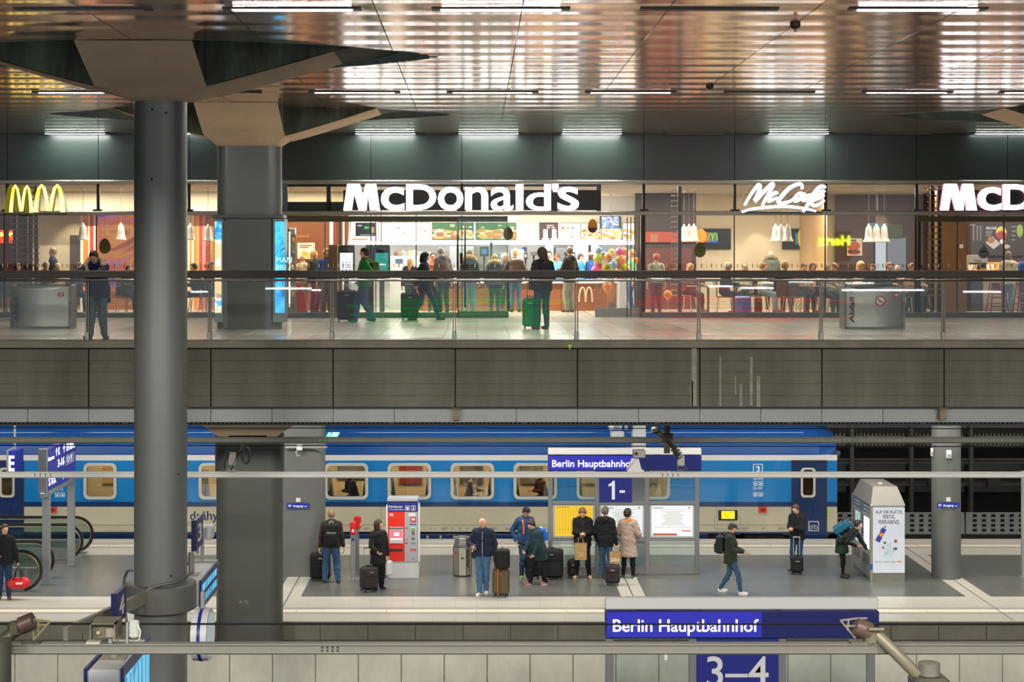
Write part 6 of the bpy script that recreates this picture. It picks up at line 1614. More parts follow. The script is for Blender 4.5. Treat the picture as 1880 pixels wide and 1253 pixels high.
    # lower garment ---------------------------------------------
    if bottom:
        col = bottom['c']; th = bottom.get('t', .012); m = mat(col, .85, 0, bottom.get('n', .18), 7, .3, .4, 16)
        def bot_f(p):
            d = cap(p, tor(-.045*bw, 0, .03), tor(.045*bw, 0, .03), .125*bw+th*.6, .125*bw+th*.6, (ty_, .86))
            for i in (0, 1): d = smin(d, leg_f(p, i, th), .025)
            d = np.maximum(d, (p-pel) @ tz_-.10)
            for i in (0, 1):
                v = an[i]-kn[i]; v = v/np.linalg.norm(v); 
            d = np.maximum(d, np.minimum.reduce([(fz*.62+min(an[0][2], an[1][2])-fz)-p[:,2], np.full(len(p), 9.)]))
            return d-wrk(p, face+3, .005)
        mk(bottom.get('name', 'trousers'), bot_f, m, t)
    if dress:
        col, zlow = dress
        def dr_f(p):
            kc = (kn[0]+kn[1])/2; low = pel+(kc-pel)*zlow
            d = cap(p, pel+tz_*.06, low, .15, .19, (ty_, .85)); return np.maximum(d, -(p[:,2]-low[2]+.02))
        mk('skirt', dr_f, mat(col, .85, 0, .15, 9, .3, .4, 20), t)
    if shoes:
        sm_ = mat(shoes if isinstance(shoes, str) else shoes[0], .6, 0, .15, 20)
        for i in (0, 1):
            def sh_f(p):
                d = cap(p, an[i]+np.array([0, .0, -.02]), an[i]+np.array([0, .02, -.035]), .045, .040)
                return smin(d, cap(p, an[i]*.5+toe[i]*.5+np.array([0,0,-.012]), toe[i]+np.array([0,0,.0]), .042, .036, (np.array([0,0,1.]), .75)), .03)
            c_ = (an[i]+toe[i])/2
            def sole(b, i=i): pass
            o = mk('shoe', sh_f, sm_, t, c_-.19, c_+.19, min(res, .013))
            if not isinstance(shoes, str):
                a_, b_ = W(an[i]+np.array([0, .04, -.068]))[0], W(toe[i]+np.array([0, 0, -.03]))[0]
                q = MB(); q.tube([tuple(a_), tuple((a_+b_)/2), tuple(b_)], [.030*s, .034*s, .03*s], 8); q.build('sole', mat(shoes[1], .6), t, smooth=True).scale = (1, 1, 1)
    if strap:
        for sx, col in strap:
            pts = []
            for k in range(9):
                u = k/8; q = tor(sx*.105, 0, .30+.235*u) if True else None
                pts.append(W(tor(sx*.11, -.165*bw+.02*u+.125*max(0, u-.7)/.3, .18+.36*u))[0])
            MB().tube([tuple(v) for v in pts], .020*s, 6).build('strap', mat(col, .7), t)
    r = Person(); r.t = t; r.W = W; r.hd = [Vector(W(h)[0]) for h in hd_]; r.tor = lambda x, y, z: Vector(W(tor(x, y, z))[0]); r.loc = Vector((X, D, floor)); r.s = s; r.face = face; r.T = T; r.pel = pel
    r.hdw = [Vector((X, D, floor))+Vector(W(h)[0]) for h in hd_]; r.X = X; r.D = D
    r.tip = [Vector((X, D, floor))+Vector(W(hd_[i]+(hd_[i]-el_[i])/np.linalg.norm(hd_[i]-el_[i])*.10)[0]) for i in (0, 1)]
    PCOUNT[0] += 1
    return r
# ------------------------------------------------------------------ luggage and bags
def backpack_on(pr, label, c, c2=None, w=.30, h=.46, d=.17, z=.30):
    """a backpack on the back of a person, following the torso"""
    M = Matrix.Rotation(math.radians(pr.face), 3, 'Z') @ Matrix([list(r_) for r_ in pr.T])
    org = pr.loc+pr.tor(0, .155+d/2, z)
    t = thing('backpack', label, 'backpack', tuple(org)); Rm = np.array(M)
    def f(p):
        q = p @ Rm
        e = np.abs(q)-np.array([w/2-.06, d/2-.05, h/2-.07])*pr.s
        dd = np.sqrt((np.maximum(e, 0)**2).sum(1))+np.minimum(e.max(1), 0)-.055
        pk = np.abs(q-np.array([0, d/2*.9, -h*.16]))-np.array([w/2-.09, .02, h*.17]); d2 = np.sqrt((np.maximum(pk, 0)**2).sum(1))-.035
        return smin(dd, d2, .02)+.003*np.sin(p[:,2]*40)*np.sin(p[:,0]*33)
    V_, F_ = sn_mesh(f, np.array([-.34]*3), np.array([.34]*3), .018)
    MB().add([tuple(v) for v in V_], [tuple(q) for q in F_.tolist()]).build('bag_body', mat(c, .6, 0, .15, 10, .3, .3, 20), t, smooth=True)
    def L(x, y, z_): return tuple(Vector(Rm @ np.array([x, y, z_])*pr.s))
    MB().tube([L(-w*.3, d*.72, h*.12), L(0, d*.78, h*.13), L(w*.3, d*.72, h*.12)], .006, 5).build('zip', mat(c2 or '#8a8a88', .4), t)
    MB().tube([L(-.05, 0, h*.46), L(-.03, 0, h*.55), L(.03, 0, h*.55), L(.05, 0, h*.46)], .010, 6).build('handle', mat(c2 or c, .6), t)
    for sx in (-1, 1):
        b = d/2; MB().tube([L(sx*.10, -.02, h*.40), L(sx*.115, -b-.10, h*.42), L(sx*.12, -b-.25, h*.30), L(sx*.125, -b-.295, 0), L(sx*.14, -b-.24, -h*.25), L(sx*.13, -.02, -h*.38)], .020, 6).build('shoulder_strap', mat(c, .6), t, smooth=True)
    return t
def suitcase(label, px, py=None, D=None, floor=0.0, w=.42, h=.62, d=.26, c='#17181a', rot=0, handle=.0, hc='#b0aea8', hard=False, trim=None, group=None, soft=None, tip=0, hat=None):
    if D is None: D = floorD(py, floor)
    t = thing('suitcase', label, 'suitcase', (PX(px, D), D, floor), math.radians(rot), group)
    if tip: t.rotation_euler = (math.radians(tip), 0, math.radians(rot))
    m = mat(c, .35 if hard else .75, 0, .10, 12, .4, .0 if hard else .3, 40)
    b = MB(); b.bb(-w/2, w/2, -d/2, d/2, .05, h, None, .045); b.build('case', m, t, auto=True)
    if hard:
        r_ = MB()
        for k in range(5): x = -w/2+w*(k+.8)/5.6; r_.bb(x-.008, x+.008, -d/2-.006, -d/2+.01, .10, h-.06, None, .004)
        r_.build('shell_rib', m, t)
    else:
        MB().bb(-w/2+.035, w/2-.035, -d/2-.03, -d/2+.01, .10, h*.60, None, .02).build('front_pocket', m, t, auto=True)
        MB().bb(-w/2+.035, w/2-.035, -d/2-.022, -d/2+.01, h*.64, h-.07, None, .015).build('upper_pocket', m, t, auto=True)
    MB().ring(rrect(-w/2-.004, w/2+.004, .055, h+.004, .05), rrect(-w/2+.012, w/2-.012, .07, h-.012, .04), -.008, .008).build('zip_line', mat('#2a2a2c', .4) if not trim else mat(trim, .5), t)
    MB().tube([(-.07, 0, h-.005), (-.06, 0, h+.03), (.06, 0, h+.03), (.07, 0, h-.005)], .011, 6).build('carry_handle', RUBBER, t, smooth=True)
    MB().bb(-.05, .05, -d/2-.034 if not hard else -d/2-.012, -d/2-.02 if not hard else -d/2, h-.12, h-.10).build('badge', mat('#9a9a98', .3, .6), t)
    for sx in (-1, 1):
        for sy in (-1, 1):
            x, y = sx*(w/2-.05), sy*(d/2-.045)
            MB().cyl((x-.012, y, .027), (x+.012, y, .027), .026, 10).build('wheel', RUBBER, t, auto=True)
    if handle:
        hb = MB()
        for sx in (-1, 1): hb.cyl((sx*.075, d/2-.04, h), (sx*.075, d/2-.04, h+handle), .008, 8)
        hb.tube([(-.085, d/2-.04, h+handle), (.085, d/2-.04, h+handle)], .014, 8)
        hb.build('telescopic_handle', mat(hc, .3, .8), t)
    return t
def phone_at(pr, label, tilt=50, off=(0,0,0)):
    a = (pr.tip[0]+pr.tip[1])/2 if off != 'r' and off != 'l' else pr.tip[0 if off == 'r' else 1]
    t = thing('phone', label, 'phone', tuple(a))
    M = Matrix.Rotation(math.radians(pr.face), 3, 'Z') @ Matrix.Rotation(math.radians(-tilt), 3, 'X')
    b = MB(); b.box((0,0,0), (.075, .009, .15)); b.v = [tuple(M @ Vector(v)) for v in b.v]; b.build('phone_case', BLACK, t)
    b = MB(); b.box((0,.005,0), (.068, .003, .14)); b.v = [tuple(M @ Vector(v)) for v in b.v]; b.build('phone_screen', emit('#a8c0d8', .5), t)
    return t
def paper_bag(label, loc, w, h, d, rot, c, text=None, tc='#f0e8d8', tsize=.8):
    t = thing('paper_bag', label, 'bag', loc, math.radians(rot))
    b = MB(); b.add([(-w/2*.95,-d/2,0),(w/2*.95,-d/2,0),(w/2*.95,d/2,0),(-w/2*.95,d/2,0),(-w/2,-d/2*.7,h),(w/2,-d/2*.7,h),(w/2,d/2*.7,h),(-w/2,d/2*.7,h)], [(0,3,2,1),(0,1,5,4),(1,2,6,5),(2,3,7,6),(3,0,4,7)]); b.build('bag_body', mat(c, .8, 0, .08, 8, .3, .4, 12), t)
    for sy in (-1, 1): MB().tube([(-w*.22, sy*d*.3, h-.02), (-w*.2, sy*d*.2, h+.10), (0, 0, h+.15), (w*.2, sy*d*.2, h+.10), (w*.22, sy*d*.3, h-.02)], .005, 5).build('bag_handle', mat(c, .7), t)
    if text: text_mb(text, .1, None, (0, -d/2-.002, h*.18), None, .001, .003, 1, 'CENTER', fit=(w*tsize, h*.30)).build('lettering', mat(tc, .6), t)
    return t
# ------------------------------------------------------------------ people on the platform
JN = '#2c4a70'; BKC = '#15161a'
PHONE = [(-.045, -.30, 1.10), (.045, -.30, 1.10)]
# man with black backpack, seen from behind
p = person('man from behind in brown jacket and blue jeans wearing a large black backpack', 608, 1071, face=184, H=1.80, feet=[(-.16, .02), (.15, -.03)], hands=[(-.30, .02, .80), (.27, .05, .82)], top={'c': '#33261f', 'hem': -.06, 't': .03}, bottom={'c': '#38587a', 't': .022}, shoes=('#3a3428', '#1e1c18'), hair=('short', '#8a6f52'), head=(12, 0), build=1.08, eyes=False, hood=('#33261f', False))
backpack_on(p, 'large black backpack with a yellow tag on the man in the brown jacket', '#17191d', '#b8c0c8', .36, .56, .20, .27)
suitcase('black upright suitcase on wheels half hidden behind the man with the backpack', 588, 1065.5, w=.50, h=.66, d=.28, c='#121417', rot=4, handle=.36)
# woman in black
p = person('dark-haired woman in a long black coat holding a trolley handle and a white bag', 694, 1083, face=28, H=1.66, feet=[(-.08, -.02), (.10, .03)], hands=[(-.16, -.28, 1.0), (.27, -.03, .80)], top={'c': '#15161a', 'hem': -.26, 't': .032, 'flare': .04}, bottom={'c': '#111214', 't': .02}, shoes='#17171a', hair=('bob', '#3a2018'), head=(0, 42), scarf='#2a2b30')
suitcase('dark brown soft trolley suitcase with a raised silver handle beside the woman in black', 677, 1086, w=.38, h=.58, d=.30, c='#2c2722', rot=28, handle=.42, trim='#4a4038')
t = thing('plastic_bag', 'white plastic carrier bag hanging from the hand of the woman in black', 'bag', tuple(p.tip[1]+Vector((.0, 0, -.40))), math.radians(70)); b = MB(); b.bb(-.12, .12, -.05, .05, 0, .34, None, .04); b.build('bag_body', mat('#d2d3d4', .45, 0, .06, 12, .4, .6, 14), t, auto=True); MB().tube([(-.05, 0, .33), (0, 0, .43), (.05, 0, .33)], .008, 5).build('bag_handle', WHITEP, t)
# ticket validators, ticket machine, bin
def validator(px, py, label, flip):
    D = floorD(py); t = thing('ticket_validator', label, 'validator', (PX(px, D), D, 0), math.radians(4 if not flip else 70), 'ticket validators')
    MB().bb(-.06, .06, -.045, .045, .01, 1.12, None, .01).build('post', mat('#8f9294', .4, .4), t); MB().bb(-.075, .075, -.10, .06, 1.08, 1.40, None, .03).build('validator_head', mat('#d0241c', .35), t, auto=True)
    MB().prism([(-.03, 1.16), (.03, 1.16), (.03, 1.2), (0, 1.24), (-.03, 1.2)], -.104, -.10, 'y').build('emblem', WHITEP, t); MB().bb(-.03, .03, -.05, -.045, .93, 1.0).build('label', mat('#1f3a8a', .4), t)
    f = MB(); f.bb(-.12, .12, -.025, .025, 0, .02); f.bb(-.025, .025, -.12, .12, 0, .02); f.build('foot', mat('#b8b8b4', .4, .5), t)
validator(648, 1063, 'red-headed ticket validator post, the nearer of the two left of the ticket machine', False); validator(655, 1051, 'ticket validator post turned sideways, the farther of the two', True)
D = floorD(1063) ; t = thing('ticket_machine', 'red and grey ticket machine with blue Fahrkarten top behind the woman in black', 'ticket machine', (PX(741, D), D, 0), 0)
sc = D/3000
def mx(px): return (px-741)*sc
def mz(py): return CAMZ-(py-CY)*sc
MB().bb(mx(712), mx(769), 0, .5, .0, mz(1031), None, .01).build('base_cabinet', mat('#c2c4c5', .4), t)
MB().bb(mx(711), mx(770), .0, .5, mz(1031)+.002, mz(928), None, .012).build('cabinet', mat('#b3b6b9', .4), t)
MB().bb(mx(711), mx(767), -.02, .5, mz(940), mz(923), None, .006).build('header_box', mat('#1e2c86', .35), t)
MB().bb(mx(711), mx(767), -.02, .5, mz(928)+.16, mz(923)+.03).build('top_lid', mat('#a8adb4', .4), t)
f = MB(); f.bb(mx(709), mx(712), -.03, .1, mz(1031), mz(928)); f.bb(mx(768), mx(771), -.03, .1, mz(1031), mz(928)); f.build('side_trim', mat('#d4d6d8', .35), t)
rp = MB().bb(mx(712), mx(743), -.014, 0, mz(1031), mz(940)).build('red_front', mat('#dc2a1c', .35), t)
gp = MB().bb(mx(743), mx(767), -.014, 0, mz(1031), mz(940)).build('grey_front', mat('#a2a6aa', .4), t)
text_mb('Fahrkarten', .1, None, (mx(714), -.023, mz(932.5)), None, .001, .002, 1, fit=(25*sc, None)).build('lettering', WHITEP, t)
text_mb('Tickets·Bilety·Biglietti', .1, None, (mx(714), -.023, mz(936.8)), None, .001, .001, 1, fit=(28*sc, None)).build('small_lettering', WHITEP, t)
q = MB(); 
for a in (744, 755): q.ring(rrect(mx(a), mx(a+8), mz(937.5), mz(928.5), .004, 1), rrect(mx(a+.8), mx(a+7.2), mz(936.7), mz(929.3), .004, 1), -.024, -.02)
q.bb(mx(746), mx(750), -.024, -.02, mz(936), mz(931)); q.bb(mx(758.2), mx(760), -.024, -.02, mz(936.5), mz(932.5)); q.bb(mx(758.2), mx(760), -.024, -.02, mz(931.8), mz(930.2)); q.build('pictogram', WHITEP, t)
def lg(q, px, py, w, h, y): q.ring(rrect(mx(px), mx(px+w), mz(py+h), mz(py), .012, 2), rrect(mx(px+1), mx(px+w-1), mz(py+h-1), mz(py+1), .01, 2), y-.002, y)
q = MB(); q.bb(mx(715), mx(722), -.017, -.014, mz(948), mz(943)); q.build('logo_plate', WHITEP, rp); text_mb('DB', .1, None, (mx(716), -.018, mz(947)), None, .001, .002, 1, fit=(5*sc, None)).build('logo_letters', mat('#dc2a1c', .4), rp)
MB().bb(mx(715), mx(740.5), -.025, -.014, mz(998), mz(968)).build('screen_bezel', mat('#c8cacb', .4), rp)
s_ = MB().bb(mx(716), mx(739), -.028, -.025, mz(992), mz(974)).build('touch_screen', emit('#e86a80', 1.2), rp); MB().bb(mx(723), mx(733), -.030, -.028, mz(984), mz(978)).build('screen_logo', emit('#fff0f4', 1.6), s_); MB().bb(mx(717), mx(738), -.030, -.028, mz(991.5), mz(988.5)).build('screen_caption', emit('#fff0f4', 1.4), s_)
MB().bb(mx(715), mx(740), -.03, -.025, mz(972), mz(969)).build('screen_shade', mat('#6e706c', .4), rp)
MB().bb(mx(715), mx(739.5), -.02, -.014, mz(1013), mz(1008)).build('ticket_slot', mat('#3a2e2a', .4), rp)
MB().bb(mx(750), mx(763), -.018, -.014, mz(948), mz(943)).build('notice', mat('#dfe0df', .5), gp)
o = MB().bb(mx(754), mx(764), -.018, -.014, mz(959), mz(950)).build('card_notice', mat('#cf2f34', .4), gp); MB().bb(mx(756), mx(762), -.02, -.018, mz(956), mz(952)).build('notice_logo', WHITEP, o)
MB().bb(mx(752), mx(764), -.018, -.014, mz(964), mz(962.5)).build('bank_strip', mat('#1e2c86', .4), gp)
o = MB().bb(mx(754), mx(763), -.022, -.014, mz(984), mz(968.5)).build('note_slot', mat('#d0d2d2', .4), gp); MB().bb(mx(755), mx(762), -.026, -.022, mz(974), mz(970)).build('green_lamp', emit('#5fae20', .8), o); MB().bb(mx(755), mx(762), -.025, -.022, mz(983), mz(975)).build('slot_plate', mat('#6f7274', .4, .4), o)
for i, (a, b, y0, y1) in enumerate(((745, 748, 969, 971), (746, 748, 990, 992), (745, 747.5, 996, 999), (756, 761, 988, 991), (755, 762, 998, 999), (757, 761, 1026, 1027))): MB().bb(mx(a), mx(b), -.017, -.014, mz(y1), mz(y0)).build('button' if i < 3 else 'slot', mat('#2a2c2e', .4), gp)
o = MB().bb(mx(753), mx(764), -.018, -.014, mz(1012), mz(1008)).build('red_label', mat('#d2504a', .5), gp)
# octagonal bin
def bin_(px, py, label, grp=None):
    D = floorD(py); t = thing('litter_bin', label, 'bin', (PX(px, D), D, 0)); sc = D/3000
    R_ = 18.2*sc; oc = [(R_*math.cos(PI/8+k*PI/4), R_*math.sin(PI/8+k*PI/4)) for k in range(8)]
    h = (py+4-1008)*sc
    MB().prism(oc, .04, h, 'z').build('bin_body', mat('#a8a496', .3, .7, .08, 3), t); b = MB(); b.prism([(x*.9, y*.9) for x, y in oc], 0, .04, 'z'); b.build('plinth', DARKSTEEL, t)
    hd = MB(); h2 = h+.23; vs = [(x, y, h) for x, y in oc]+[(x*.72, y*.72, h2) for x, y in oc]; hd.add(vs, [(k, (k+1) % 8, 8+(k+1) % 8, 8+k) for k in (0,1,2,3,4,5,6,7)]+[tuple(range(8, 16))]); hd.build('clear_hood', glass((.80,.80,.84), 2.5), t)
    e = MB(); e.tube([(x*.72, y*.72, h2) for x, y in oc], .008, 5, closed=True)
    e.build('hood_frame', mat('#c8c8ce', .3, .5), t)
    MB().ell((0, -R_*.94-.0, h-.25), (.045, .02, .02), 10).build('slot', BLACK, t)
    q = MB()
    for k in range(8):
        x, y = oc[k]; q.cyl((x, y, .04), (x, y, h), .006, 5)
    q.build('seam', DARKSTEEL, t)
    M_ = Matrix.Rotation(math.radians(45), 3, 'Z'); RM = M_ @ Matrix.Rotation(math.radians(90), 3, 'Y')
    text_mb('Abfall', .13, None, (R_*.69, -R_*.66, .22), None, .002, .003, 1, rot=M_ @ RY(-90), fit=(.46, .10)).build('lettering', mat('#3a3a38', .5), t)
    M2 = Matrix.Rotation(math.radians(-45), 3, 'Z'); MB().box((0,0,0), (.07, .004, .06), None, Matrix.Translation((-R_*.68, -R_*.68, h-.12)) @ M2.to_4x4()).build('logo', mat('#c2483a', .5), t)
bin_(849, 1057, 'octagonal steel litter bin with clear hood on the platform')
# bald man in navy jacket
p = person('balding man in navy jacket and blue jeans looking down at his phone', 886, 1092, face=-6, H=1.84, feet=[(-.05, -.12, 0, -16), (.07, .08, 0, 10)], hands=[(-.19, -.26, 1.12), (.26, -.03, .88)], top={'c': '#232c42', 'hem': -.05, 't': .034, 'zip': (0.0,), 'zipc': '#c8d0dc'}, bottom={'c': '#4a6f92', 't': .014, 'n': .3}, shoes=('#e6e6e4', '#f2f2f0'), hair=('bald', '#8a7460'), head=(26, -8), build=1.06)
phone_at(p, 'dark phone in the raised hand of the balding man', 50, 'r')
D = floorD(1096); t = suitcase('hard olive-gold upright suitcase with an orange strap', 919.5, 1095, w=.37, h=.64, d=.28, c='#5d5334', rot=-14, hard=True, handle=.05)
MB().bb(-.02, .0, -.16, .15, .05, .655).build('luggage_belt', mat('#22201c'), t); MB().bb(-.045, -.02, -.155, -.145, .05, .65).build('orange_strap', mat('#e0622a', .5), t)
t = thing('backpack', 'black backpack standing on top of the olive-gold suitcase', 'backpack', (PX(922, D), D, .655)); 
def f_(p_):
    e = np.abs(p_-np.array([0, 0, .23]))-np.array([.12, .08, .16]); return np.sqrt((np.maximum(e, 0)**2).sum(1))+np.minimum(e.max(1), 0)-.06
V_, F_ = sn_mesh(f_, (-.25,-.2,-.05), (.25,.2,.55), .02); MB().add([tuple(v) for v in V_], [tuple(q) for q in F_.tolist()]).build('bag_body', mat('#16181b', .6, 0, .15, 10, .3, .3, 20), t, smooth=True); MB().tube([(-.04, 0, .44), (0, 0, .50), (.04, 0, .44)], .010, 6).build('handle', RUBBER, t); MB().tube([(-.17, -.04, .12), (-.21, -.06, .25), (-.15, -.04, .38)], .012, 6).build('strap', RUBBER, t, smooth=True)
t = thing('belt_pouch', 'small black pouch on the hip of the balding man', 'pouch', (PX(870, D-.1), D-.1, .98)); MB().bb(-.05, .05, -.04, .04, -.08, .08, None, .02).build('pouch_body', BLACK, t); MB().bb(-.052, .052, -.045, .0, .02, .08, None, .012).build('flap', RUBBER, t)
# man with beanie and green shoes
p = person('man in dark blue quilted jacket and black beanie with orange backpack straps', 965, 1062, face=22, H=1.78, feet=[(-.10, .02, 0, -22), (.10, .06)], hands=[(-.24, .05, .92), (.20, -.1, .95)], top={'c': '#1f4166', 'hem': -.07, 't': .030, 'puff': .009}, bottom={'c': '#27405c', 't': .012}, shoes=('#6f9a4a', '#c8dcae'), hair=('short', '#2a1c14'), hat=('beanie', '#101214'), head=(30, 8), strap=((-1, '#d8602a'), (1, '#d8602a')), build=1.05, skin='mid')
# woman in teal puffer
p = person('dark-haired woman in a dark teal quilted coat and pink trainers bending over a suitcase', 987, 1074, face=-58, H=1.64, lean=16, feet=[(-.10, -.16, 0, -5), (.10, .18, 0, 10)], hands=[(-.12, -.30, .90), (.16, -.22, .85)], top={'c': '#21393f', 'hem': -.24, 't': .045, 'puff': .010, 'belly': .02}, bottom={'c': '#17181c', 't': .016}, shoes=('#c2506a', '#c8c8c8'), hair=('bun', '#2c1414'), head=(28, 0), hood=('#21393f', False), build=1.08)
backpack_on(p, 'bright blue small backpack with white edge on the woman in the teal coat', '#1d62c2', '#e2e8f0', .26, .36, .13, .33)
suitcase('large black soft suitcase right of the woman in the teal coat', 1013, 1064, w=.56, h=.74, d=.30, c='#101113', rot=-4, trim='#3a3326')
suitcase('black suitcase half hidden behind the legs of the woman in the teal coat', 978, 1062, w=.36, h=.60, d=.28, c='#0f1012', rot=6)
# young man with paper bag
p = person('young man in black coat looking at his phone in front of the yellow timetable', 1070, 1062, face=-4, H=1.78, feet=[(-.16, 0, 0, -18), (.15, .0, 0, 16)], hands=[(-.05, -.26, 1.12), (.06, -.26, 1.12)], top={'c': '#111214', 'hem': -.13, 't': .034, 'zip': (0.0,), 'zipc': '#2a2a2c'}, bottom={'c': '#121316', 't': .008}, shoes=('#b8a684', '#d8cdb8'), hair=('bushy', '#6a4c30'), head=(36, -2), hood=('#111214', False), build=1.04)
phone_at(p, 'phone in both hands of the young man in the black coat', 55)
paper_bag('brown paper shopping bag hanging before the young man in the black coat', tuple((p.tip[0]+p.tip[1])/2+Vector((-.06, -.05, -.62))), .29, .40, .13, 3, '#a98958', 'ZARA', '#c8ae86', .5)
suitcase('small black cabin suitcase left of the young man in the black coat', 1052, 1061, w=.26, h=.44, d=.22, c='#131416', rot=8, handle=.03)
# couple
p = person('grey-haired man in a black hooded jacket seen from behind, reading the timetable', 1112, 1064, face=158, H=1.80, feet=[(-.09, .02), (.10, .0)], hands=[(-.26, -.02, .86), (.25, -.10, .90)], top={'c': '#111316', 'hem': -.12, 't': .036}, bottom={'c': '#365674', 't': .010}, shoes=('#7a4434', '#dcd8d0'), hair=('short', '#5c5248'), head=(-2, -14), hood=('#111316', False), eyes=False)
paper_bag('brown paper bag with large white ZARA lettering standing on the brown suitcase', (PX(1129, floorD(1075)), floorD(1075), .525), .26, .28, .12, -6, '#b08e5e', 'ZARA', '#f0e6d4', .8)
suitcase('dark brown cabin suitcase under the ZARA paper bag', 1124.5, 1075, w=.35, h=.49, d=.22, c='#30252a', rot=-5, trim='#4a3c3c')
p = person('woman in a long beige coat with orange scarf seen from behind', 1153, 1062, face=168, H=1.72, feet=[(-.13, .02, 0, -35), (.12, .0)], hands=[(-.22, -.15, .98), (.20, -.25, 1.02)], top={'c': '#a39083', 'hem': -.36, 't': .036, 'flare': .07, 'n': .2, 'name': 'coat'}, bottom={'c': '#15171c', 't': .004}, shoes=('#3a4250', '#d0d0d0'), hair=('bushy', '#2a1a16'), head=(-8, -38), scarf='#c9773a')
t = thing('handbag', 'black leather handbag on the right side of the woman in the beige coat', 'bag', (PX(1166, floorD(1052)), floorD(1052)-.05, .92)); V_, F_ = sn_mesh(lambda q: ellp(q, (0,0,0), (.12,.07,.15)), (-.2,-.2,-.2), (.2,.2,.2), .018); MB().add([tuple(v) for v in V_], [tuple(q) for q in F_.tolist()]).build('bag_body', mat('#16140f', .4), t, smooth=True); MB().tube([(-.02, -.03, .10), (-.10, -.10, .33), (-.17, -.02, .56), (-.20, .08, .60)], .010, 6).build('strap', BLACK, t, smooth=True)
# man in green parka walking
p = person('walking man in green parka and dark blue cap looking at his phone', 1341, 1090, face=72, H=1.72, feet=[(-.10, -.26, 0, -5), (.10, .26, .01, 5)], hands=[(-.12, -.30, 1.02), (.10, -.28, 1.0)], top={'c': '#283226', 'hem': -.16, 't': .036}, bottom={'c': '#33506c', 't': .004}, shoes=('#e6e6e4', '#f4f4f2'), hair=('short', '#4a3424'), hat=('cap', '#1e2a42'), head=(26, 5), hood=('#283226', False))
phone_at(p, 'phone held forward by the walking man in the green parka', 60)
backpack_on(p, 'dark grey backpack on the walking man in the green parka', '#1d2228', '#50565c', .28, .46, .18, .28)
# man in black with phone and trolley
p = person('man in black hooded jacket reading his phone behind a small black trolley', 1464, 1050, face=-38, H=1.72, feet=[(-.10, -.05), (.09, .05)], hands=[(-.04, -.30, 1.14), (.05, -.28, 1.14)], top={'c': '#14151a', 'hem': -.08, 't': .034}, bottom={'c': '#1f3a5c', 't': .006}, shoes=('#2a2a2c', '#c8c8c8'), hair=('short', '#4c3626'), head=(28, -10), hood=('#14151a', False))
phone_at(p, 'phone in the hands of the man in the black hooded jacket', 55)
suitcase('small black trolley suitcase with extended white handles at the legs of the man in black', 1463, 1055, w=.30, h=.45, d=.22, c='#101113', rot=-6, handle=.46, hc='#e2e2e6')
# woman bending at the vending machine
p = person('woman bending forward and reaching into the vending machine, dark jacket and green skirt', 1550, 1061, face=62, H=1.66, lean=52, feet=[(-.09, .02), (.09, .06)], hands=[(-.15, -.34, .88), (.12, -.62, .68)], top={'c': '#17191b', 'hem': -.02, 't': .026, 'name': 'jacket'}, bottom={'c': '#111214', 't': -.014, 'name': 'leggings'}, dress=('#1a2e28', .62), shoes=('#141416', '#141416'), hair=('bun', '#20140f'), head=(-18, 0))
backpack_on(p, 'teal and blue backpack on the bending woman at the vending machine', '#175a74', '#e0522a', .34, .48, .20, .30)
# man at left edge with red bag
p = person('man in black jacket at the left picture edge carrying a red holdall', 8, 1100, face=14, H=1.74, feet=[(-.10, .04), (.10, -.04)], hands=[(-.16, -.26, 1.05), (.30, -.05, .84)], top={'c': '#16171a', 'hem': -.10, 't': .036}, bottom={'c': '#1f3556', 't': .008}, shoes=('#7a5234', '#5a3c26'), hair=('short', '#3c2a1e'), head=(8, 22))
t = thing('holdall', 'bright red sports holdall with white lettering carried at the left edge', 'bag', tuple(p.tip[1]+Vector((.0, -.02, -.40))), math.radians(6))
V_, F_ = sn_mesh(lambda q: cap(q, (-.14, 0, 0), (.14, 0, 0), .13, .13)+.004*np.sin(q[:,0]*40), (-.35,-.2,-.2), (.35,.2,.2), .02); MB().add([tuple(v) for v in V_], [tuple(q) for q in F_.tolist()]).build('bag_body', mat('#cc1c22', .5, 0, .08, 8, .4, .3, 14), t, smooth=True)
for sy in (-.06, .06): MB().tube([(-.09, sy*1.6, .09), (-.05, sy, .26), (0, sy*.3, .40), (.05, sy, .26), (.09, sy*1.6, .09)], .011, 6).build('bag_handle', BLACK, t, smooth=True)
MB().bb(-.03, .12, -.136, -.126, -.01, .035).build('lettering_patch', WHITEP, t)
# ------------------------------------------------------------------ people on the upper promenade
UF = UZ
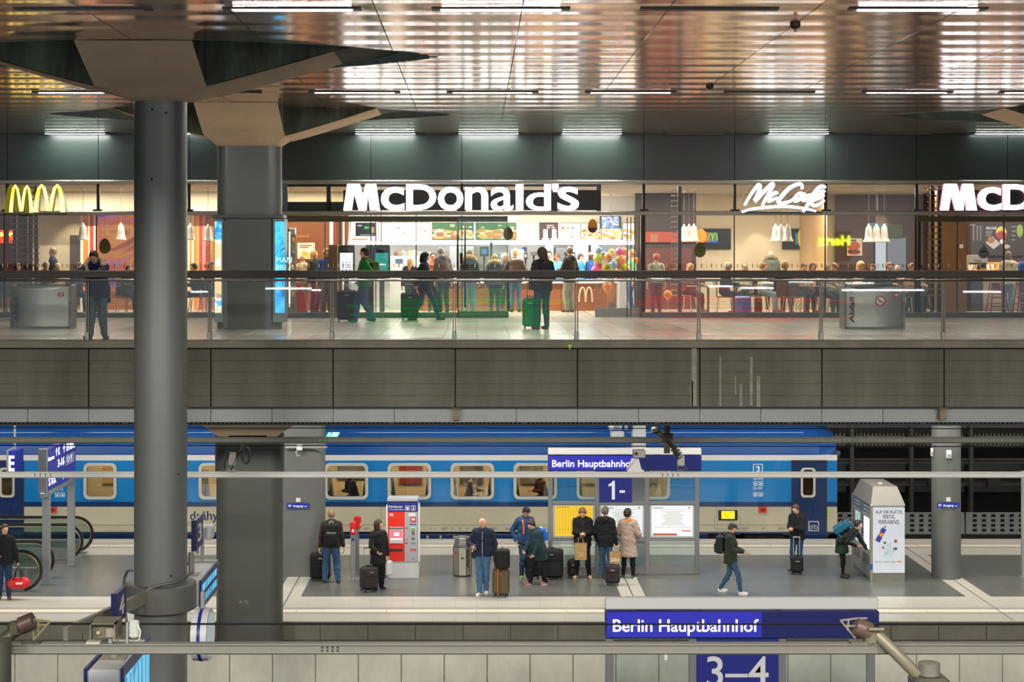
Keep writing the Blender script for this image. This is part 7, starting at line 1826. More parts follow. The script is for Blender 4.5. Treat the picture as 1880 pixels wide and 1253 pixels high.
# man leaning on the rail
p = person('man in dark blue parka with fur-trimmed hood leaning on the rail with his phone', 172, D=30.42, floor=UF, face=-4, H=1.72, lean=20, feet=[(-.08, .05, 0, -30), (.14, .22, 0, 40)], hands=[(-.045, -.42, 1.24), (.045, -.42, 1.24)], elbow=[(-1, -.1, -.35), (1, -.1, -.35)], top={'c': '#182238', 'hem': -.22, 't': .045}, bottom={'c': '#4c5860', 't': .020}, shoes=('#6a6058', '#3a3430'), hair=('short', '#241812'), head=(22, 0), hood=('#b09a78', True), build=1.12)
phone_at(p, 'phone in the hands of the man leaning on the rail', 40)
def litter(px, py, label, nosmoke):
    D = floorD(py, UF); t = thing('litter_bin', label, 'bin', (PX(px, D), D, UF)); sc = D/3000; w = 53*sc; h = 78*sc; d = .34
    N = 24; pr_ = []
    for i in range(N+1):
        u = -1+2*i/N; pr_.append((u*w, -d*(.55+.45*(1-u*u))))
    poly = pr_+[(w, .2), (-w, .2)]
    b = MB(); n = len(poly); vs = []
    for (x, y) in poly: vs.append((x, y, .05))
    for (x, y) in poly: vs.append((x, y, h-(.09*(1-(x/w)**2) if y < 0 else 0)))
    fs = [(i, (i+1) % n, n+(i+1) % n, n+i) for i in range(n)]+[tuple(range(n-1, -1, -1)), tuple(range(n, 2*n))]
    b.add(vs, fs); SBR = mat('#b4b4ae', .38, .7, .04, 2, .5, 0, 60, (.3,1,6)); b.build('bin_body', SBR, t, auto=True)
    tp = MB(); tp.add([(x*.97, y*.94+.0, h+.004-(.09*(1-(x/w)**2) if y < 0 else 0)) for x, y in poly], [tuple(range(len(poly)))]); tp.build('dark_inside_face', mat('#2b2c2a', .5), t)  # dark sheet laid on the top in place of the shaded inside
    e = MB(); e.bb(-w-.02, -w+.01, -.25, .22, 0, h+.02, None, .008); e.bb(w-.01, w+.05, -.22, .22, 0, h+.02, None, .008); e.build('end_post', mat('#7d7d76', .35, .8), t)
    MB().bb(-w+.03, w-.03, -.28, .2, 0, .045).build('plinth', mat('#6b6b64', .4, .7), t)
    MB().bb(-w, w, .14, .22, h-.12, h+.02).build('rear_edge', DARKSTEEL, t)
    text_mb('Abfall', .15, None, (-w+.175, -d*.88, .14), None, .002, .003, 1, rot=RY(-90), fit=(.54, .105)).build('lettering', mat('#1f2020', .5), t)
    q = MB(); q.tube([(-w+.13+.022*math.cos(a), -d*.88, .77+.028*math.sin(a)) for a in [2*PI*k/10 for k in range(9)]], .006, 5); q.build('recycling_mark', mat('#3a3a3a', .5), t)
    o = MB().bb(w-.22, w-.10, -d*.86, -d*.80, h-.22, h-.14).build('logo', mat('#b4453c', .5), t); MB().bb(w-.19, w-.13, -d*.87, -d*.86, h-.20, h-.16).build('logo_letters', mat('#c8b0a8', .5), o)
    MB().ell((w+.02, -.225, h*.6), (.012, .01, .03), 8).build('lock', BLACK, t)
    if nosmoke:
        s_ = MB(); s_.cyl((.10, -d-.012, h-.30), (.10, -d-.006, h-.30), .10, 28); o = s_.build('no_smoking_disc', mat('#ded8d4', .5), t)
        r_ = MB(); r_.tube([(.10+.094*math.cos(a), -d-.016, h-.30+.094*math.sin(a)) for a in [2*PI*k/28 for k in range(28)]], .010, 6, closed=True); r_.tube([(.035, -d-.018, h-.235), (.165, -d-.018, h-.365)], .009, 6); r_.build('red_ring', mat('#a8302c', .5), o)
        c_ = MB(); c_.box((.10, -d-.015, h-.31), (.09, .004, .016)); c_.build('cigarette', BLACK, o)
litter(79, 603, 'wide curved steel litter bin marked Abfall at the left, beside the leaning man', False)
litter(1600, 604, 'wide curved steel litter bin with a no-smoking disc at the right', True)
p = person('walking man in a bright green jacket and black beanie pulling a suitcase, facing left', 662, 592, floor=UF, face=-88, H=1.78, feet=[(-.09, -.12, 0, 0), (.09, .30, .03, 0, .0)], hands=[(-.22, -.02, .95), (.20, .14, .95)], top={'c': '#147a34', 'hem': -.06, 't': .034, 'rough': .5}, bottom={'c': '#3c5474', 't': .016, 'n': .25}, shoes=('#24506e', '#16222c'), hair=('short', '#3a2a20'), hat=('beanie', '#2a2620'), glasses=True, hood=('#147a34', False))
backpack_on(p, 'olive green backpack on the man in the green jacket', '#4c6a22', '#a8c84a', .26, .44, .18, .30)
suitcase('large black suitcase pulled by the man in the green jacket', 637, 591, floor=UF, w=.46, h=.74, d=.28, c='#141414', rot=3, handle=.12)
p = person('dark-haired person walking right in a dark jacket pulling a trolley', 783, 588, floor=UF, face=84, H=1.72, feet=[(-.09, .40, .02, 0), (.09, -.28, 0, 0)], hands=[(-.20, .24, .88), (.10, -.26, 1.05)], top={'c': '#1a2230', 'hem': -.14, 't': .034}, bottom={'c': '#24466a', 't': .006}, shoes=('#22301f', '#1a1c18'), hair=('bob', '#0f0d10'), head=(12, 0))
suitcase('black trolley suitcase behind the walking dark-haired person', 752, 588, floor=UF, w=.42, h=.66, d=.30, c='#101112', rot=5, handle=.2, tip=0)
p = person('woman seen from behind in a dark olive jacket and blue-green jeans beside a green suitcase', 996, 605, floor=UF, face=196, H=1.74, feet=[(-.10, .0, 0, 20), (.11, .04, 0, 30)], hands=[(-.20, -.20, .95), (.27, .03, .88)], top={'c': '#26292a', 'hem': -.10, 't': .034}, bottom={'c': '#1f4350', 't': .010}, shoes=('#4e4a3a', '#3a3a30'), hair=('long', '#35231a'), head=(5, 40), eyes=True, hood=('#1a1b1e', False))
backpack_on(p, 'dark navy backpack with a brown strap on the woman beside the green suitcase', '#14161f', '#8a4a34', .28, .44, .16, .28)
suitcase('dark green suitcase in front of the woman with the navy backpack', 974, 604, floor=UF, w=.34, h=.66, d=.26, c='#0f6a40', rot=-4, hard=True, handle=.32, hc='#a8a8a0')
# ------------------------------------------------------------------ people inside the restaurant
KR = .024
def inside(label, px, D, face, H=1.74, **k):
    k.setdefault('res', KR); k.setdefault('eyes', False); return person(label, px, D=D, floor=UF, face=face, H=H, **k)
G1 = 'customers in the restaurant'
inside('grey-haired man in a navy jacket standing with folded arms by the cream wall', 97, 44.6, -70, 1.78, hands=[(-.10, -.22, 1.15), (.10, -.24, 1.12)], top={'c': '#26303e', 'hem': -.05, 't': .03}, bottom={'c': '#3a3f4a'}, hair=('short', '#8a7058'))
inside('blond person in a cream coat turned away behind the red arch seat', 557, 43.9, -150, 1.60, top={'c': '#d8c2a0', 'hem': -.05, 't': .035}, bottom={'c': '#c8a878', 't': .014}, hair=('short', '#b08a58'), head=(40, 0), hands=[(-.1, -.3, 1.0), (.1, -.3, 1.0)])
inside('woman with long light hair and black jacket left of the order kiosk', 577, 43.9, 60, 1.70, top={'c': '#1c1a1a', 'hem': -.10, 't': .03}, bottom={'c': '#7a1420', 't': .02}, hair=('long', '#b08850'))
inside('boy in a blue jacket and grey trousers at the order kiosk', 599, 43.6, 20, 1.76, top={'c': '#1f3f6c', 'hem': -.05, 't': .03}, bottom={'c': '#5a5048', 't': .02}, hair=('bushy', '#9a7a5a'), eyes=True, head=(10, 10))
inside('person in a beige knitted bobble hat and dark coat in the queue', 753, 44.4, 170, 1.52, top={'c': '#33262a', 'hem': -.1, 't': .03}, bottom={'c': '#2a2a30'}, hair=('long', '#d8b070'), hat=('beanie', '#c8a468'))
inside('dark-haired man at the counter between two customers', 795, 45.2, 10, 1.66, top={'c': '#a85a3a', 't': .02}, bottom={'c': '#2a2a30'}, hair=('short', '#1c1614'), skin='mid', eyes=True)
inside('tall customer in a grey hooded jacket with a brown shoulder strap bending to the left', 815, 43.9, -150, 1.82, lean=14, top={'c': '#4c4442', 'hem': -.12, 't': .035}, bottom={'c': '#202a26', 't': .01}, hair=('short', '#77706a'), hood=('#4c4442', False), head=(20, 0))
inside('customer in light jeans with a fur-trimmed hood behind the glass door bars', 862, 44.4, 175, 1.74, top={'c': '#2c3530', 'hem': -.08, 't': .035}, bottom={'c': '#7a94b0', 't': .02}, hair=('short', '#6a5a3a'), hood=('#c8a458', True), shoes='#d8c8b0')
inside('child-height customer in a blue quilted jacket with a fur-trimmed hood', 908, 44.6, 178, 1.60, top={'c': '#3c4a5a', 'hem': -.08, 't': .045, 'puff': .010}, bottom={'c': '#1f2622', 't': .01}, hair=('bob', '#7a6a30'), hood=('#c0a058', True))
inside('person with a headscarf facing the counter beside the blond woman', 928, 45.3, 15, 1.62, top={'c': '#3a2424', 't': .02}, bottom={'c': '#2a2a30'}, hair=('bob', '#c8a080'), eyes=True)
inside('blond woman in a brown jacket with a beige scarf at the counter', 946, 45.0, 172, 1.76, top={'c': '#4a3e36', 'hem': -.1, 't': .03}, bottom={'c': '#4a6a84', 't': .006}, hair=('bun', '#d0a868'), scarf='#a89a8c', hands=[(-.3, -.15, .95), (.3, -.2, 1.0)])
inside('woman in a light green uniform shirt serving behind the counter', 1008, 46.95, 0, 1.70, top={'c': '#9ac46a', 't': .015, 'sleeve': .3}, bottom={'c': '#2a2a30'}, hair=('pony', '#2a1c14'), eyes=True)
inside('worker in a light blue shirt and brown cap leaning over the counter', 1027, 46.9, -30, 1.66, lean=12, top={'c': '#5a9ad0', 't': .015, 'sleeve': .3}, bottom={'c': '#2a2a30'}, hair=('short', '#5a3a26'), hat=('visor', '#7a4a34'), head=(20, 0))
inside('man with a black hooded jacket and a blue bag strap ordering at the counter', 1046, 44.7, -130, 1.82, top={'c': '#26211f', 'hem': -.12, 't': .034}, bottom={'c': '#8a8a7a', 't': .02}, hair=('short', '#5a4432'), hood=('#1f1b1a', False), hands=[(-.25, -.15, .95), (.12, -.3, 1.1)], head=(10, -30))
inside('kitchen worker in blue with a dark cap seen beyond the man in the black jacket', 1066, 47.0, 60, 1.62, top={'c': '#3a8ac0', 't': .015, 'sleeve': .3}, bottom={'c': '#2a2a30'}, hair=('short', '#4a3a34'), hat=('visor', '#2a2a30'))
inside('dark-skinned worker with a white paper cap behind the balloons', 1086, 47.1, -50, 1.68, top={'c': '#2a4a84', 't': .015, 'sleeve': .3}, bottom={'c': '#2a2a30'}, skin='dark', hair=('short', '#100c0a'), hat=('beanie', '#e8e8ea'), eyes=True)
inside('customer in a green shirt behind the right side of the balloons', 1160, 45.4, -90, 1.74, top={'c': '#6fae78', 't': .02}, bottom={'c': '#3a5a8a'}, hair=('short', '#a8784c'))
inside('red-haired boy in a pale grey T-shirt standing before the orange panel', 1205, 43.6, 188, 1.62, top={'c': '#a8a890', 't': .016, 'sleeve': .3}, bottom={'c': '#6a3a4a', 't': .012}, hair=('bushy', '#b0481c'))
inside('person in a green-grey parka standing before the beige wall', 1416, 46.8, 175, 1.72, lean=8, top={'c': '#5a6258', 'hem': -.1, 't': .045}, bottom={'c': '#2a2a30'}, hair=('short', '#c8c0b4'), hood=('#8a8060', True), head=(25, 0))
inside('woman in a cream hooded jacket and jeans at the café counter', 1851, 44.4, 178, 1.68, top={'c': '#b8b09a', 'hem': -.1, 't': .038}, bottom={'c': '#5a7890', 't': .01}, hair=('bob', '#6a4a34'), hood=('#c8c0ac', False))
inside('person in a blue jacket cut off by the right picture edge at the café counter', 1884, 44.9, 180, 1.66, top={'c': '#1f4f9a', 't': .03}, bottom={'c': '#2a2a30'}, hair=('short', '#3a2a20'))
# seated customers
seats = [ # px, D, face, jacket, trousers, hair style, colour, label
 (8, 43.4, -40, '#1f1c1e', '#2a2a30', 'long', '#15100f', 'seated woman with long black hair at the far left edge'),
 (30, 44.2, 30, '#3a3430', '#2a2a30', 'short', '#4a3a2a', 'seated guest half hidden behind the slatted screen'),
 (84, 43.8, 180, '#5a5648', '#3a3a3a', 'short', '#a89878', 'seated guest with grey hair below the standing grey-haired man'),
 (112, 43.8, -60, '#c8a878', '#2a3a5a', 'bob', '#c8b088', 'seated guest with fair hair in a tan jacket left of the leaning man'),
 (140, 43.6, 60, '#28324a', '#28324a', 'short', '#6a4a3a', 'seated guest in navy behind the leaning man'),
 (232, 43.7, 60, '#232420', '#2c2e26', 'short', '#3a3026', 'guest in a dark jacket seated left of the near round column'),
 (362, 43.6, -70, '#1c1b1a', '#24221f', 'short', '#2a201a', 'guest in a black jacket seated right of the near round column'),
 (383, 43.9, 60, '#26221f', '#2a2622', 'short', '#5a4030', 'guest in dark brown beside the wide column advert screen'),
 (1262, 43.6, 60, '#6a1f16', '#4a1a14', 'bob', '#b07a50', 'seated guest with auburn hair right of the ladder screen'),
 (1330, 44.0, 80, '#222222', '#3a3a40', 'short', '#b8b0a0', 'seated guest in black at the table with the phone'),
 (1372, 43.7, -60, '#b8b098', '#7a7468', 'short', '#b8a890', 'seated guest in a pale jacket behind the blue suitcase'),
 (1396, 43.9, 70, '#c8c4bc', '#8a9cb0', 'bushy', '#7a4a2a', 'seated guest in a white quilted jacket right of the blue suitcase'),
 (1440, 43.6, 160, '#1c1c1e', '#2a3a34', 'bushy', '#a07040', 'seated guest in black on the red-brown chair'),
 (1474, 44.1, 20, '#8a5a48', '#4a4a50', 'short', '#6a5a50', 'seated guest facing the viewer at the middle table'),
 (1492, 44.3, -20, '#c89a78', '#3a3a40', 'bob', '#6a4426', 'seated guest in a salmon top at the middle table'),
 (1516, 44.6, 30, '#a89888', '#3a3a40', 'short', '#7a6a40', 'seated guest with hazel hair under the green mirrored writing'),
 (1537, 43.7, -85, '#8a867a', '#4a6478', 'short', '#8a5c38', 'seated guest in a grey hoodie and jeans left of the right litter bin'),
 (1575, 44.1, 40, '#a8957c', '#3a3a40', 'bob', '#c0945c', 'seated guest with blond hair behind the right litter bin'),
 (1604, 44.3, -30, '#1f2024', '#3a3a40', 'short', '#6a4428', 'seated guest in black above the right litter bin'),
 (1628, 44.1, 30, '#2a2622', '#3a3a40', 'bun', '#7a4c30', 'seated guest with a bun behind the right litter bin'),
 (1650, 44.0, -40, '#d8b890', '#5a6a7a', 'bald', '#b08a70', 'bald seated guest right of the litter bin'),
 (1668, 44.3, 50, '#a07858', '#3a3a40', 'short', '#8a5a38', 'seated guest with brown hair leaning on the table right of the bin'),
 (1690, 43.8, -60, '#6a6a68', '#2a3038', 'short', '#4a3226', 'seated guest in grey at the window post')]
for i, (px, D, fc, jc, tc, hs, hc_, lb) in enumerate(seats):
    if i > 7: D = (43.55, 44.35, 45.0)[i % 3]
    inside(lb, px, D, fc, 1.70+.04*((i*7) % 5-2), seat=.47, lean=8, top={'c': jc, 'hem': -.04, 't': .034}, bottom={'c': tc, 't': .014}, hair=(hs, hc_), hands=[(-.14, -.36, .80), (.14, -.38, .80)], head=(8, (i*37) % 40-20), eyes=abs(fc) < 50)
    put_chair(px, D, fc, 'brown café chair under the '+' '.join(lb.replace('seated ', '').split()[:11]))
for px, D, lb in ((50, 43.7, 'café table at the far left under the slatted screen'), (128, 43.9, 'café table behind the leaning man'), (250, 44.0, 'café table behind the near round column'), (1300, 43.7, 'café table with red food boxes right of the ladder screen'), (1352, 44.3, 'café table above the blue suitcase'), (1478, 43.7, 'café table in the middle of the right dining area'), (1560, 44.6, 'café table behind the right litter bin'), (1640, 44.7, 'café table right of the right litter bin')):
    put_table(px, D, lb)
put_chair(1452, 43.1, 180, 'empty red-brown chair with thin light legs facing away, in the right dining area'); put_chair(198, 43.4, 150, 'empty orange-brown café chair right of the leaning man')
# things on and under the tables
suitcase('blue hard suitcase on the restaurant floor in the right dining area', 1363, D=42.6, floor=UF, w=.44, h=.50, d=.24, c='#3a63b8', rot=-4, hard=True, handle=.3, hc='#5a4a40')
suitcase('brown patterned suitcase right of the blue one', 1392, D=42.7, floor=UF, w=.18, h=.48, d=.3, c='#4a3418', rot=0, trim='#a8823a', handle=.3, hc='#6a5a4a')
for px, D, c, l in ((1289, 43.7, '#c8342a', 'red food box on the café table right of the ladder screen'), (1312, 43.8, '#e8e0d4', 'white cup on the table right of the ladder screen'), (1484, 43.6, '#e0c8a0', 'cream food box on the middle table'), (1655, 44.6, '#d8a060', 'tan food box on the table right of the bin'), (118, 43.8, '#e89a58', 'orange food tray on the table behind the leaning man')):
    t = thing('food_box', l, 'food box', (PX(px, D), D, UF+.752)); MB().add([(-.06,-.05,0),(.06,-.05,0),(.06,.05,0),(-.06,.05,0),(-.08,-.07,.12),(.08,-.07,.12),(.08,.07,.12),(-.08,.07,.12)], [(0,3,2,1),(4,5,6,7),(0,1,5,4),(1,2,6,5),(2,3,7,6),(3,0,4,7)]).build('box', mat(c, .5), t); MB().bb(-.04, .04, -.063, -.055, .03, .07).build('print', mat('#f0e0c0', .5), t)
def highchair(px, D, lb):
    t = thing('high_chair', lb, 'high chair', (PX(px, D), D, UF), 0, 'red high chairs'); RM_ = mat('#8a1f1a', .4)
    for sx in (-1, 1):
        MB().tube([(sx*.24, -.2, 0), (sx*.15, -.1, .74)], .02, 8).build('leg', RM_, t); MB().tube([(sx*.22, .25, 0), (sx*.15, .12, .86)], .02, 8).build('leg', RM_, t)
        MB().tube([(sx*.17, -.12, .56), (sx*.17, .14, .56)], .018, 8).build('side_rail', RM_, t)
    MB().box((0, 0, .46), (.32, .28, .03)).build('seat', RM_, t)
    b = MB(); b.tube([(-.2, -.16, .22), (.2, -.16, .22)], .016, 6); b.tube([(-.17, -.12, .56), (.17, -.12, .56)], .02, 6); b.tube([(-.2, .2, .3), (.2, .2, .3)], .016, 6); b.build('cross_rail', RM_, t)
    MB().prism([(-.13, .62), (.13, .62), (.11, .84), (-.11, .84)], .11, .13, 'y').build('backrest', RM_, t)
    q = MB()
    for c in (-.045, .045): q.tube([(c+.045*math.cos(a), .12, .84+.12*math.sin(a)) for a in [PI*k/8 for k in range(9)]], .014, 5)
    q.build('arches_emblem', mat('#c8a02a', .5), t)
highchair(1831, 42.9, 'red wooden high chair with a yellow emblem, left of the two at the café'); highchair(1880, 42.9, 'red wooden high chair cut by the right picture edge')
# train passengers
for px, fc, jc, hc_, lb in ((650, -70, '#1c2230', '#4a2e20', 'train passenger with auburn hair in the first coach window right of the column'), (862, 70, '#8a867e', '#3a2a20', 'train passenger in grey leaning over a table in the third coach window'), (998, -70, '#5a2a24', '#2a1c16', 'train passenger behind the glass left of the station sign')):
    person(lb, px, D=TD+.95, floor=.47, face=fc, H=1.62, seat=.42, lean=14, top={'c': jc, 't': .03}, bottom={'c': '#2a2a30'}, hair=('bushy', hc_), hands=[(-.08, -.22, 1.0), (.1, -.38, .78)], head=(12, 0), eyes=False, res=KR)
# ------------------------------------------------------------------ platform fixtures
def vitrine(px0, px1, D, label, num, near=False):
    s = D/3000; w = (px1-px0)*s; t = thing('information_stand', label, 'information stand', (PX(px0, D), D, 0))
    X0_ = PX(px0, D)
    k = w/3.8
    FRM_ = mat('#7b7d7e', .4, .4); Hh = 3.12
    xs_ = [0.0, 1.24*k, 2.48*k, w]
    posts = [(0.06, .10), (1.22*k, .10), (2.46*k, .10), (w-.10, .10)]
    for a, b in posts: MB().bb(a-.055, a+.055, -.04, .04, 0, 2.6, None, .008).build('post', FRM_, t)
    MB().bb(0, w, -.10, .12, 2.58, 2.96, None, .01).build('name_board', mat('#131c5c', .35), t)
    MB().bb(0, w, -.06, .06, 2.975, 3.135, None, .01).build('canopy', mat('#c4c5c4', .4), t)
    n_ = MB()
    for i in range(4): a = .17*k*1.0+i*1.1*k; n_.bb(a, a+.07, -.03, .03, 2.95, 2.99)
    n_.build('canopy_bracket', DARKSTEEL, t)
    NM = emit('#e6ddff', 2.2)
    lit = MB().bb(.01, w*.57, -.106, -.10, 2.60, 2.95)
    lit.build('lit_field', emit('#0a14c0', .8), t)
    text_mb('Berlin Hauptbahnhof', .2, None, (.10*k, -.112, 2.68), None, .003, .002, 1, fit=(2.02*k, None)).build('station_lettering', NM, t)
    for z in (.02, .83, 1.74):
        MB().bb(0.06, w-.06, -.035, .035, z, z+.07).build('rail', FRM_, t)
    MB().bb(.06, w-.06, -.02, .02, .09, .18).build('kick_plate', mat('#77797a', .45), t)
    cols = [('#f6c40c', 1.0), ('#e4e9ea', 1.05), ('#e8eced', 1.15)]
    for i in range(3):
        a, b = posts[i][0]+.06, posts[i+1][0]-.06
        MB().bb(a, b, -.008, .004, .2, .82).build('glass_pane', glass((.84,.92,.92), 1.6), t)
        if not (i == 1): MB().bb(a, b, -.008, .004, 1.82, 2.56).build('glass_pane', glass((.86,.93,.93), 1.8), t)
        if near: continue
        cs = MB().bb(a, b, -.02, .03, .91, 1.73).build('poster_case', mat('#9ba3a4', .4), t)
        pm = emit(*cols[i]); po = MB().bb(a+.05, b-.05, -.026, -.02, .95, 1.70).build('timetable', pm, cs)
        q = MB()
        if i == 0:
            for j in range(13): x = a+.10+j*(b-a-.2)/12; q.bb(x-.0025, x+.0025, -.028, -.026, 1.0, 1.64)
            q.bb(a+.08, b-.08, -.028, -.026, 1.12, 1.125); q.bb(a+.08, a+.4, -.028, -.026, 1.665, 1.68)
            q.build('timetable_lines', mat('#7a5e10', .6), po)
        else:
            random.seed(i); 
            for j in range(17):
                z = 1.57-j*.022; wd = random.uniform(.3, .62); c = (a+b)/2+.02
                q.bb(c-wd/2, c+wd/2, -.028, -.026, z, z+.007, mat(('#9aa888', '#b8b890', '#8a948c')[j % 3], .7))
            q.bb(a+.12, b-.10, -.028, -.026, 1.615, 1.619, mat('#444', .6) if False else BLACK); q.bb(a+.12, b-.10, -.028, -.026, 1.17, 1.175, BLACK); q.bb(a+.12, a+.123, -.028, -.026, 1.17, 1.6, GREYP)
            q.bb(a+.08, a+.34, -.028, -.026, 1.645, 1.66, BLACK)
            rr = mat('#d8402a', .5); q.bb(b-.32, b-.09, -.028, -.026, 1.07, 1.095, rr); q.bb(b-.16, b-.11, -.028, -.026, 1.64, 1.67, rr)
            q.build('timetable_lines', None, po)
            MB().bb(a+.08, a+.68, -.029, -.026, .965, 1.02).build('offer_strip', emit('#e0523a', .8), po)
    # platform number board in the middle bay
    a, b = posts[1][0]+.05, posts[2][0]-.05 if near else PX(1160, D)-X0_
    NB = mat('#1a2376', .35)
    MB().bb(a, b, -.05, -.0, 1.80 if not near else 1.62, 2.57).build('number_board', NB, t)
    if near: text_mb('3–4', .5, None, ((a+b)/2, -.054, 1.90), None, .002, .004, 1, 'CENTER', fit=(.86, None)).build('platform_number', mat('#c2c3c4', .5), t)
    else:
        ox, oz, q1 = PX(1117, D)-X0_, 1.865, MB(); q1.prism([(ox+x*s, oz+z*s) for x, z in ((6, 0), (11.5, 0), (11.5, 34), (7.6, 34), (5.5, 30.5), (0, 28), (0, 23.5), (6, 25.5))], -.054, -.05, 'y'); q1.build('platform_number', mat('#d4d8e4', .5), t)
        MB().bb(PX(1137, D)-X0_, PX(1147, D)-X0_, -.054, -.05, 2.03, 2.09).build('platform_dash', mat('#d4d8e4', .5), t)
    return t
vitrine(1006, 1287, 40.5, 'station information stand with Berlin Hauptbahnhof board, yellow timetable and platform number', '1-2')
vitrine(1111, 1611, 22.8, 'nearest station information stand with Berlin Hauptbahnhof board and platform number 3–4', '3-4', True)
# the small sticker on the near stand glass
o = MB().bb(PX(1221.5, 22.6), PX(1226.5, 22.6), 22.7, 22.704, PZ(1216, 22.6), PZ(1202, 22.6)).build('sticker', mat('#d8d8d4', .5)); tag(o, 'small white sticker with tiny marks on the near information stand', 'sticker')
# mast behind the far stand with monitor above
D = 41.0; t = thing('information_mast', 'light grey mast with a round-edged blue and white clock housing behind the far station board', 'mast', (PX(1170, D), D, 0)); s = D/3000
MB().bb(-.30 if False else (1161-1170)*s, (1186-1170)*s, 0, .35, 0, 4.6, None, .02).build('mast_body', mat('#c4c8cc', .4, .2), t)
MB().bb((1186-1170)*s, (1190-1170)*s, .0, .3, 1.7, 2.6).build('blue_edge', DBBLUE, t)
hm = MB()
for a, b, c in ((1118, 1126, '#c8ccd0'), (1126, 1137, '#8c8e90'), (1137, 1141, '#9ad0e4'), (1141, 1146, '#141d60'), (1146, 1152, '#a8acb0'), (1152, 1157, '#141d60')):
    hm.bb((a-1170)*s, (b-1170)*s, -.1, .3, 3.55, 4.55, mat(c, .4))
hm.build('clock_housing', None, t); MB().bb((1121-1170)*s, (1146-1170)*s, -.05, .2, 3.2, 3.5, None, .03).build('camera_box', mat('#b8bcc0', .4), t)
# drink vending machine
D = floorD(1068.5); s = D/3000; t = thing('vending_machine', 'white and grey drink vending machine block with sloped roof and a drink can advert', 'vending machine', (PX(1601, D), D, 0))
w = (1661-1601)*s; L_ = 1.95; h = (1068.5-929)*s; hr = (1068.5-897)*s
MB().bb(0, w, 0, L_, .0, h, None, .012).build('cabinet', mat('#83857f', .35, .6, .06, 3), t)
# roof
V = [(-.0, 0, h), (w, 0, h), (w, L_, h), (0, L_, h), (w*.16, .30, hr), (w*.84, .30, hr), (w*.84, L_-.30, hr), (w*.16, L_-.30, hr)]
MB().add([(x-.03 if x < w/2 else x+.02, y, z) for x, y, z in V], [(0,1,5,4), (1,2,6,5), (2,3,7,6), (3,0,4,7), (4,5,6,7)]).build('roof', mat('#7d7b74', .5, .3, .06, 2), t)
MB().bb(0, w, -.012, 0, .0, (1068.5-1053)*s).build('kick_plate', mat('#84857c', .5, .2, .1, 4), t)
po = MB().bb(.02, w-.005, -.02, -.001, (1068.5-1053)*s+.01, h-.04).build('advert_poster', emit_noise(('#e2e6ea', '#eef0f2'), .8, 1), t)
for a_, b_ in ((-.03, .05), (L_-.05, L_+.02)): MB().bb(-.05, .01, a_, b_, 0, h+.02, None, .008).build('corner_trim', mat('#a3a39c', .3, .7), t)
MB().bb(-.056, .012, -.034, -.02, (1068.5-1046)*s, (1068.5-1036)*s).build('blue_band', mat('#2a58b8', .4), t)
for i, (tx_, y_) in enumerate((('AUF DIE PLÄTZE.', 943.5), ('FERTIG.', 953), ('FEIERABEND.', 962.5))):
    text_mb(tx_, .1, None, (w*.52, -.022, (1068.5-y_)*s), None, .001, .001, .62, 'CENTER', fit=((51, 23, 39)[i]*s, 7.2*s)).build('headline', mat('#1c1c20', .5), po)
text_mb('RED BULL VERLEIHT FLÜGEL', .1, None, (.07, -.022, (1068.5-1033)*s), None, .001, .001, 1, fit=(38*s, 2.6*s)).build('slogan', mat('#3a3c44', .5), po)
q = MB(); q.ell(((1650.5-1601)*s, -.022, (1068.5-1031.5)*s), (2*s, .002, 1.6*s), 10, mat('#f0b82a', .5))
for sx in (-1, 1): q.prism([((1650.5+sx*1-1601)*s, (1068.5-1032.5)*s), ((1650.5+sx*5-1601)*s, (1068.5-1032.5)*s), ((1650.5+sx*2-1601)*s, (1068.5-1030)*s)], -.023, -.021, 'y', mat('#c8302a', .5))
q.build('logo', None, po)
# the can drawn on the poster
q = MB(); c0 = Vector(((1617-1601)*s, 0, (1068.5-982)*s)); u = Vector((.46, 0, .89)).normalized(); v = Vector((u.z, 0, -u.x))
def quad(q, a0, a1, b0, b1, y, m): 
    pts = [c0+u*a0*s+v*b0*s, c0+u*a0*s+v*b1*s, c0+u*a1*s+v*b1*s, c0+u*a1*s+v*b0*s]; q.add([(p_.x, y, p_.z) for p_ in pts]+[(p_.x, y+.002, p_.z) for p_ in pts], [(0,1,2,3), (7,6,5,4), (0,4,5,1), (1,5,6,2), (2,6,7,3), (3,7,4,0)], m)
quad(q, -15, 15, -5, 5, -.023, mat('#c8ccd4', .4)); quad(q, -14, -3, -4.6, 4.6, -.024, mat('#24409a', .4)); quad(q, 4, 13, -4.6, 4.6, -.024, mat('#24409a', .4)); quad(q, -4, 5, -3.5, 3.5, -.025, mat('#c83a4a', .4)); quad(q, -2, 2, -1.6, 1.6, -.026, mat('#f0b82a', .4)); quad(q, 15, 18, -1.6, 1.6, -.024, mat('#4a5a8a', .4))
q.build('printed_can', None, po)
q = MB(); random.seed(5)
for i in range(26):
    a = random.uniform(0, 2*PI); r = random.uniform(5, 12); cx, cy = 1631+math.cos(a)*r, 1006+math.sin(a)*r*.9; a2 = random.uniform(0, PI); l = random.uniform(2, 5)
    q.tube([((cx-1601)*s, -.022, (1068.5-cy)*s), ((cx+l*math.cos(a2)-1601)*s, -.022, (1068.5-cy-l*math.sin(a2))*s)], .006, 4, mat(random.choice(('#8ab0c4', '#a8c4d0', '#6f8f9c', '#c8d8e0')), .5))
for cx, cy, wd, hh, c in ((1631, 1008, 9, 22, '#bcdbe6'), (1644, 994, 5, 6, '#a0583a'), (1621, 1006, 4, 4, '#c83030'), (1643, 1008, 7, 5, '#2a4a54'), (1624, 997, 4, 4, '#26282c'), (1628, 1022, 18, 6, '#cfe2ea')):
    q.bb((cx-wd/2-1601)*s, (cx+wd/2-1601)*s, -.0225, -.0205, (1068.5-cy-hh/2)*s, (1068.5-cy+hh/2)*s, mat(c, .5))
q.build('printed_figures', None, po)
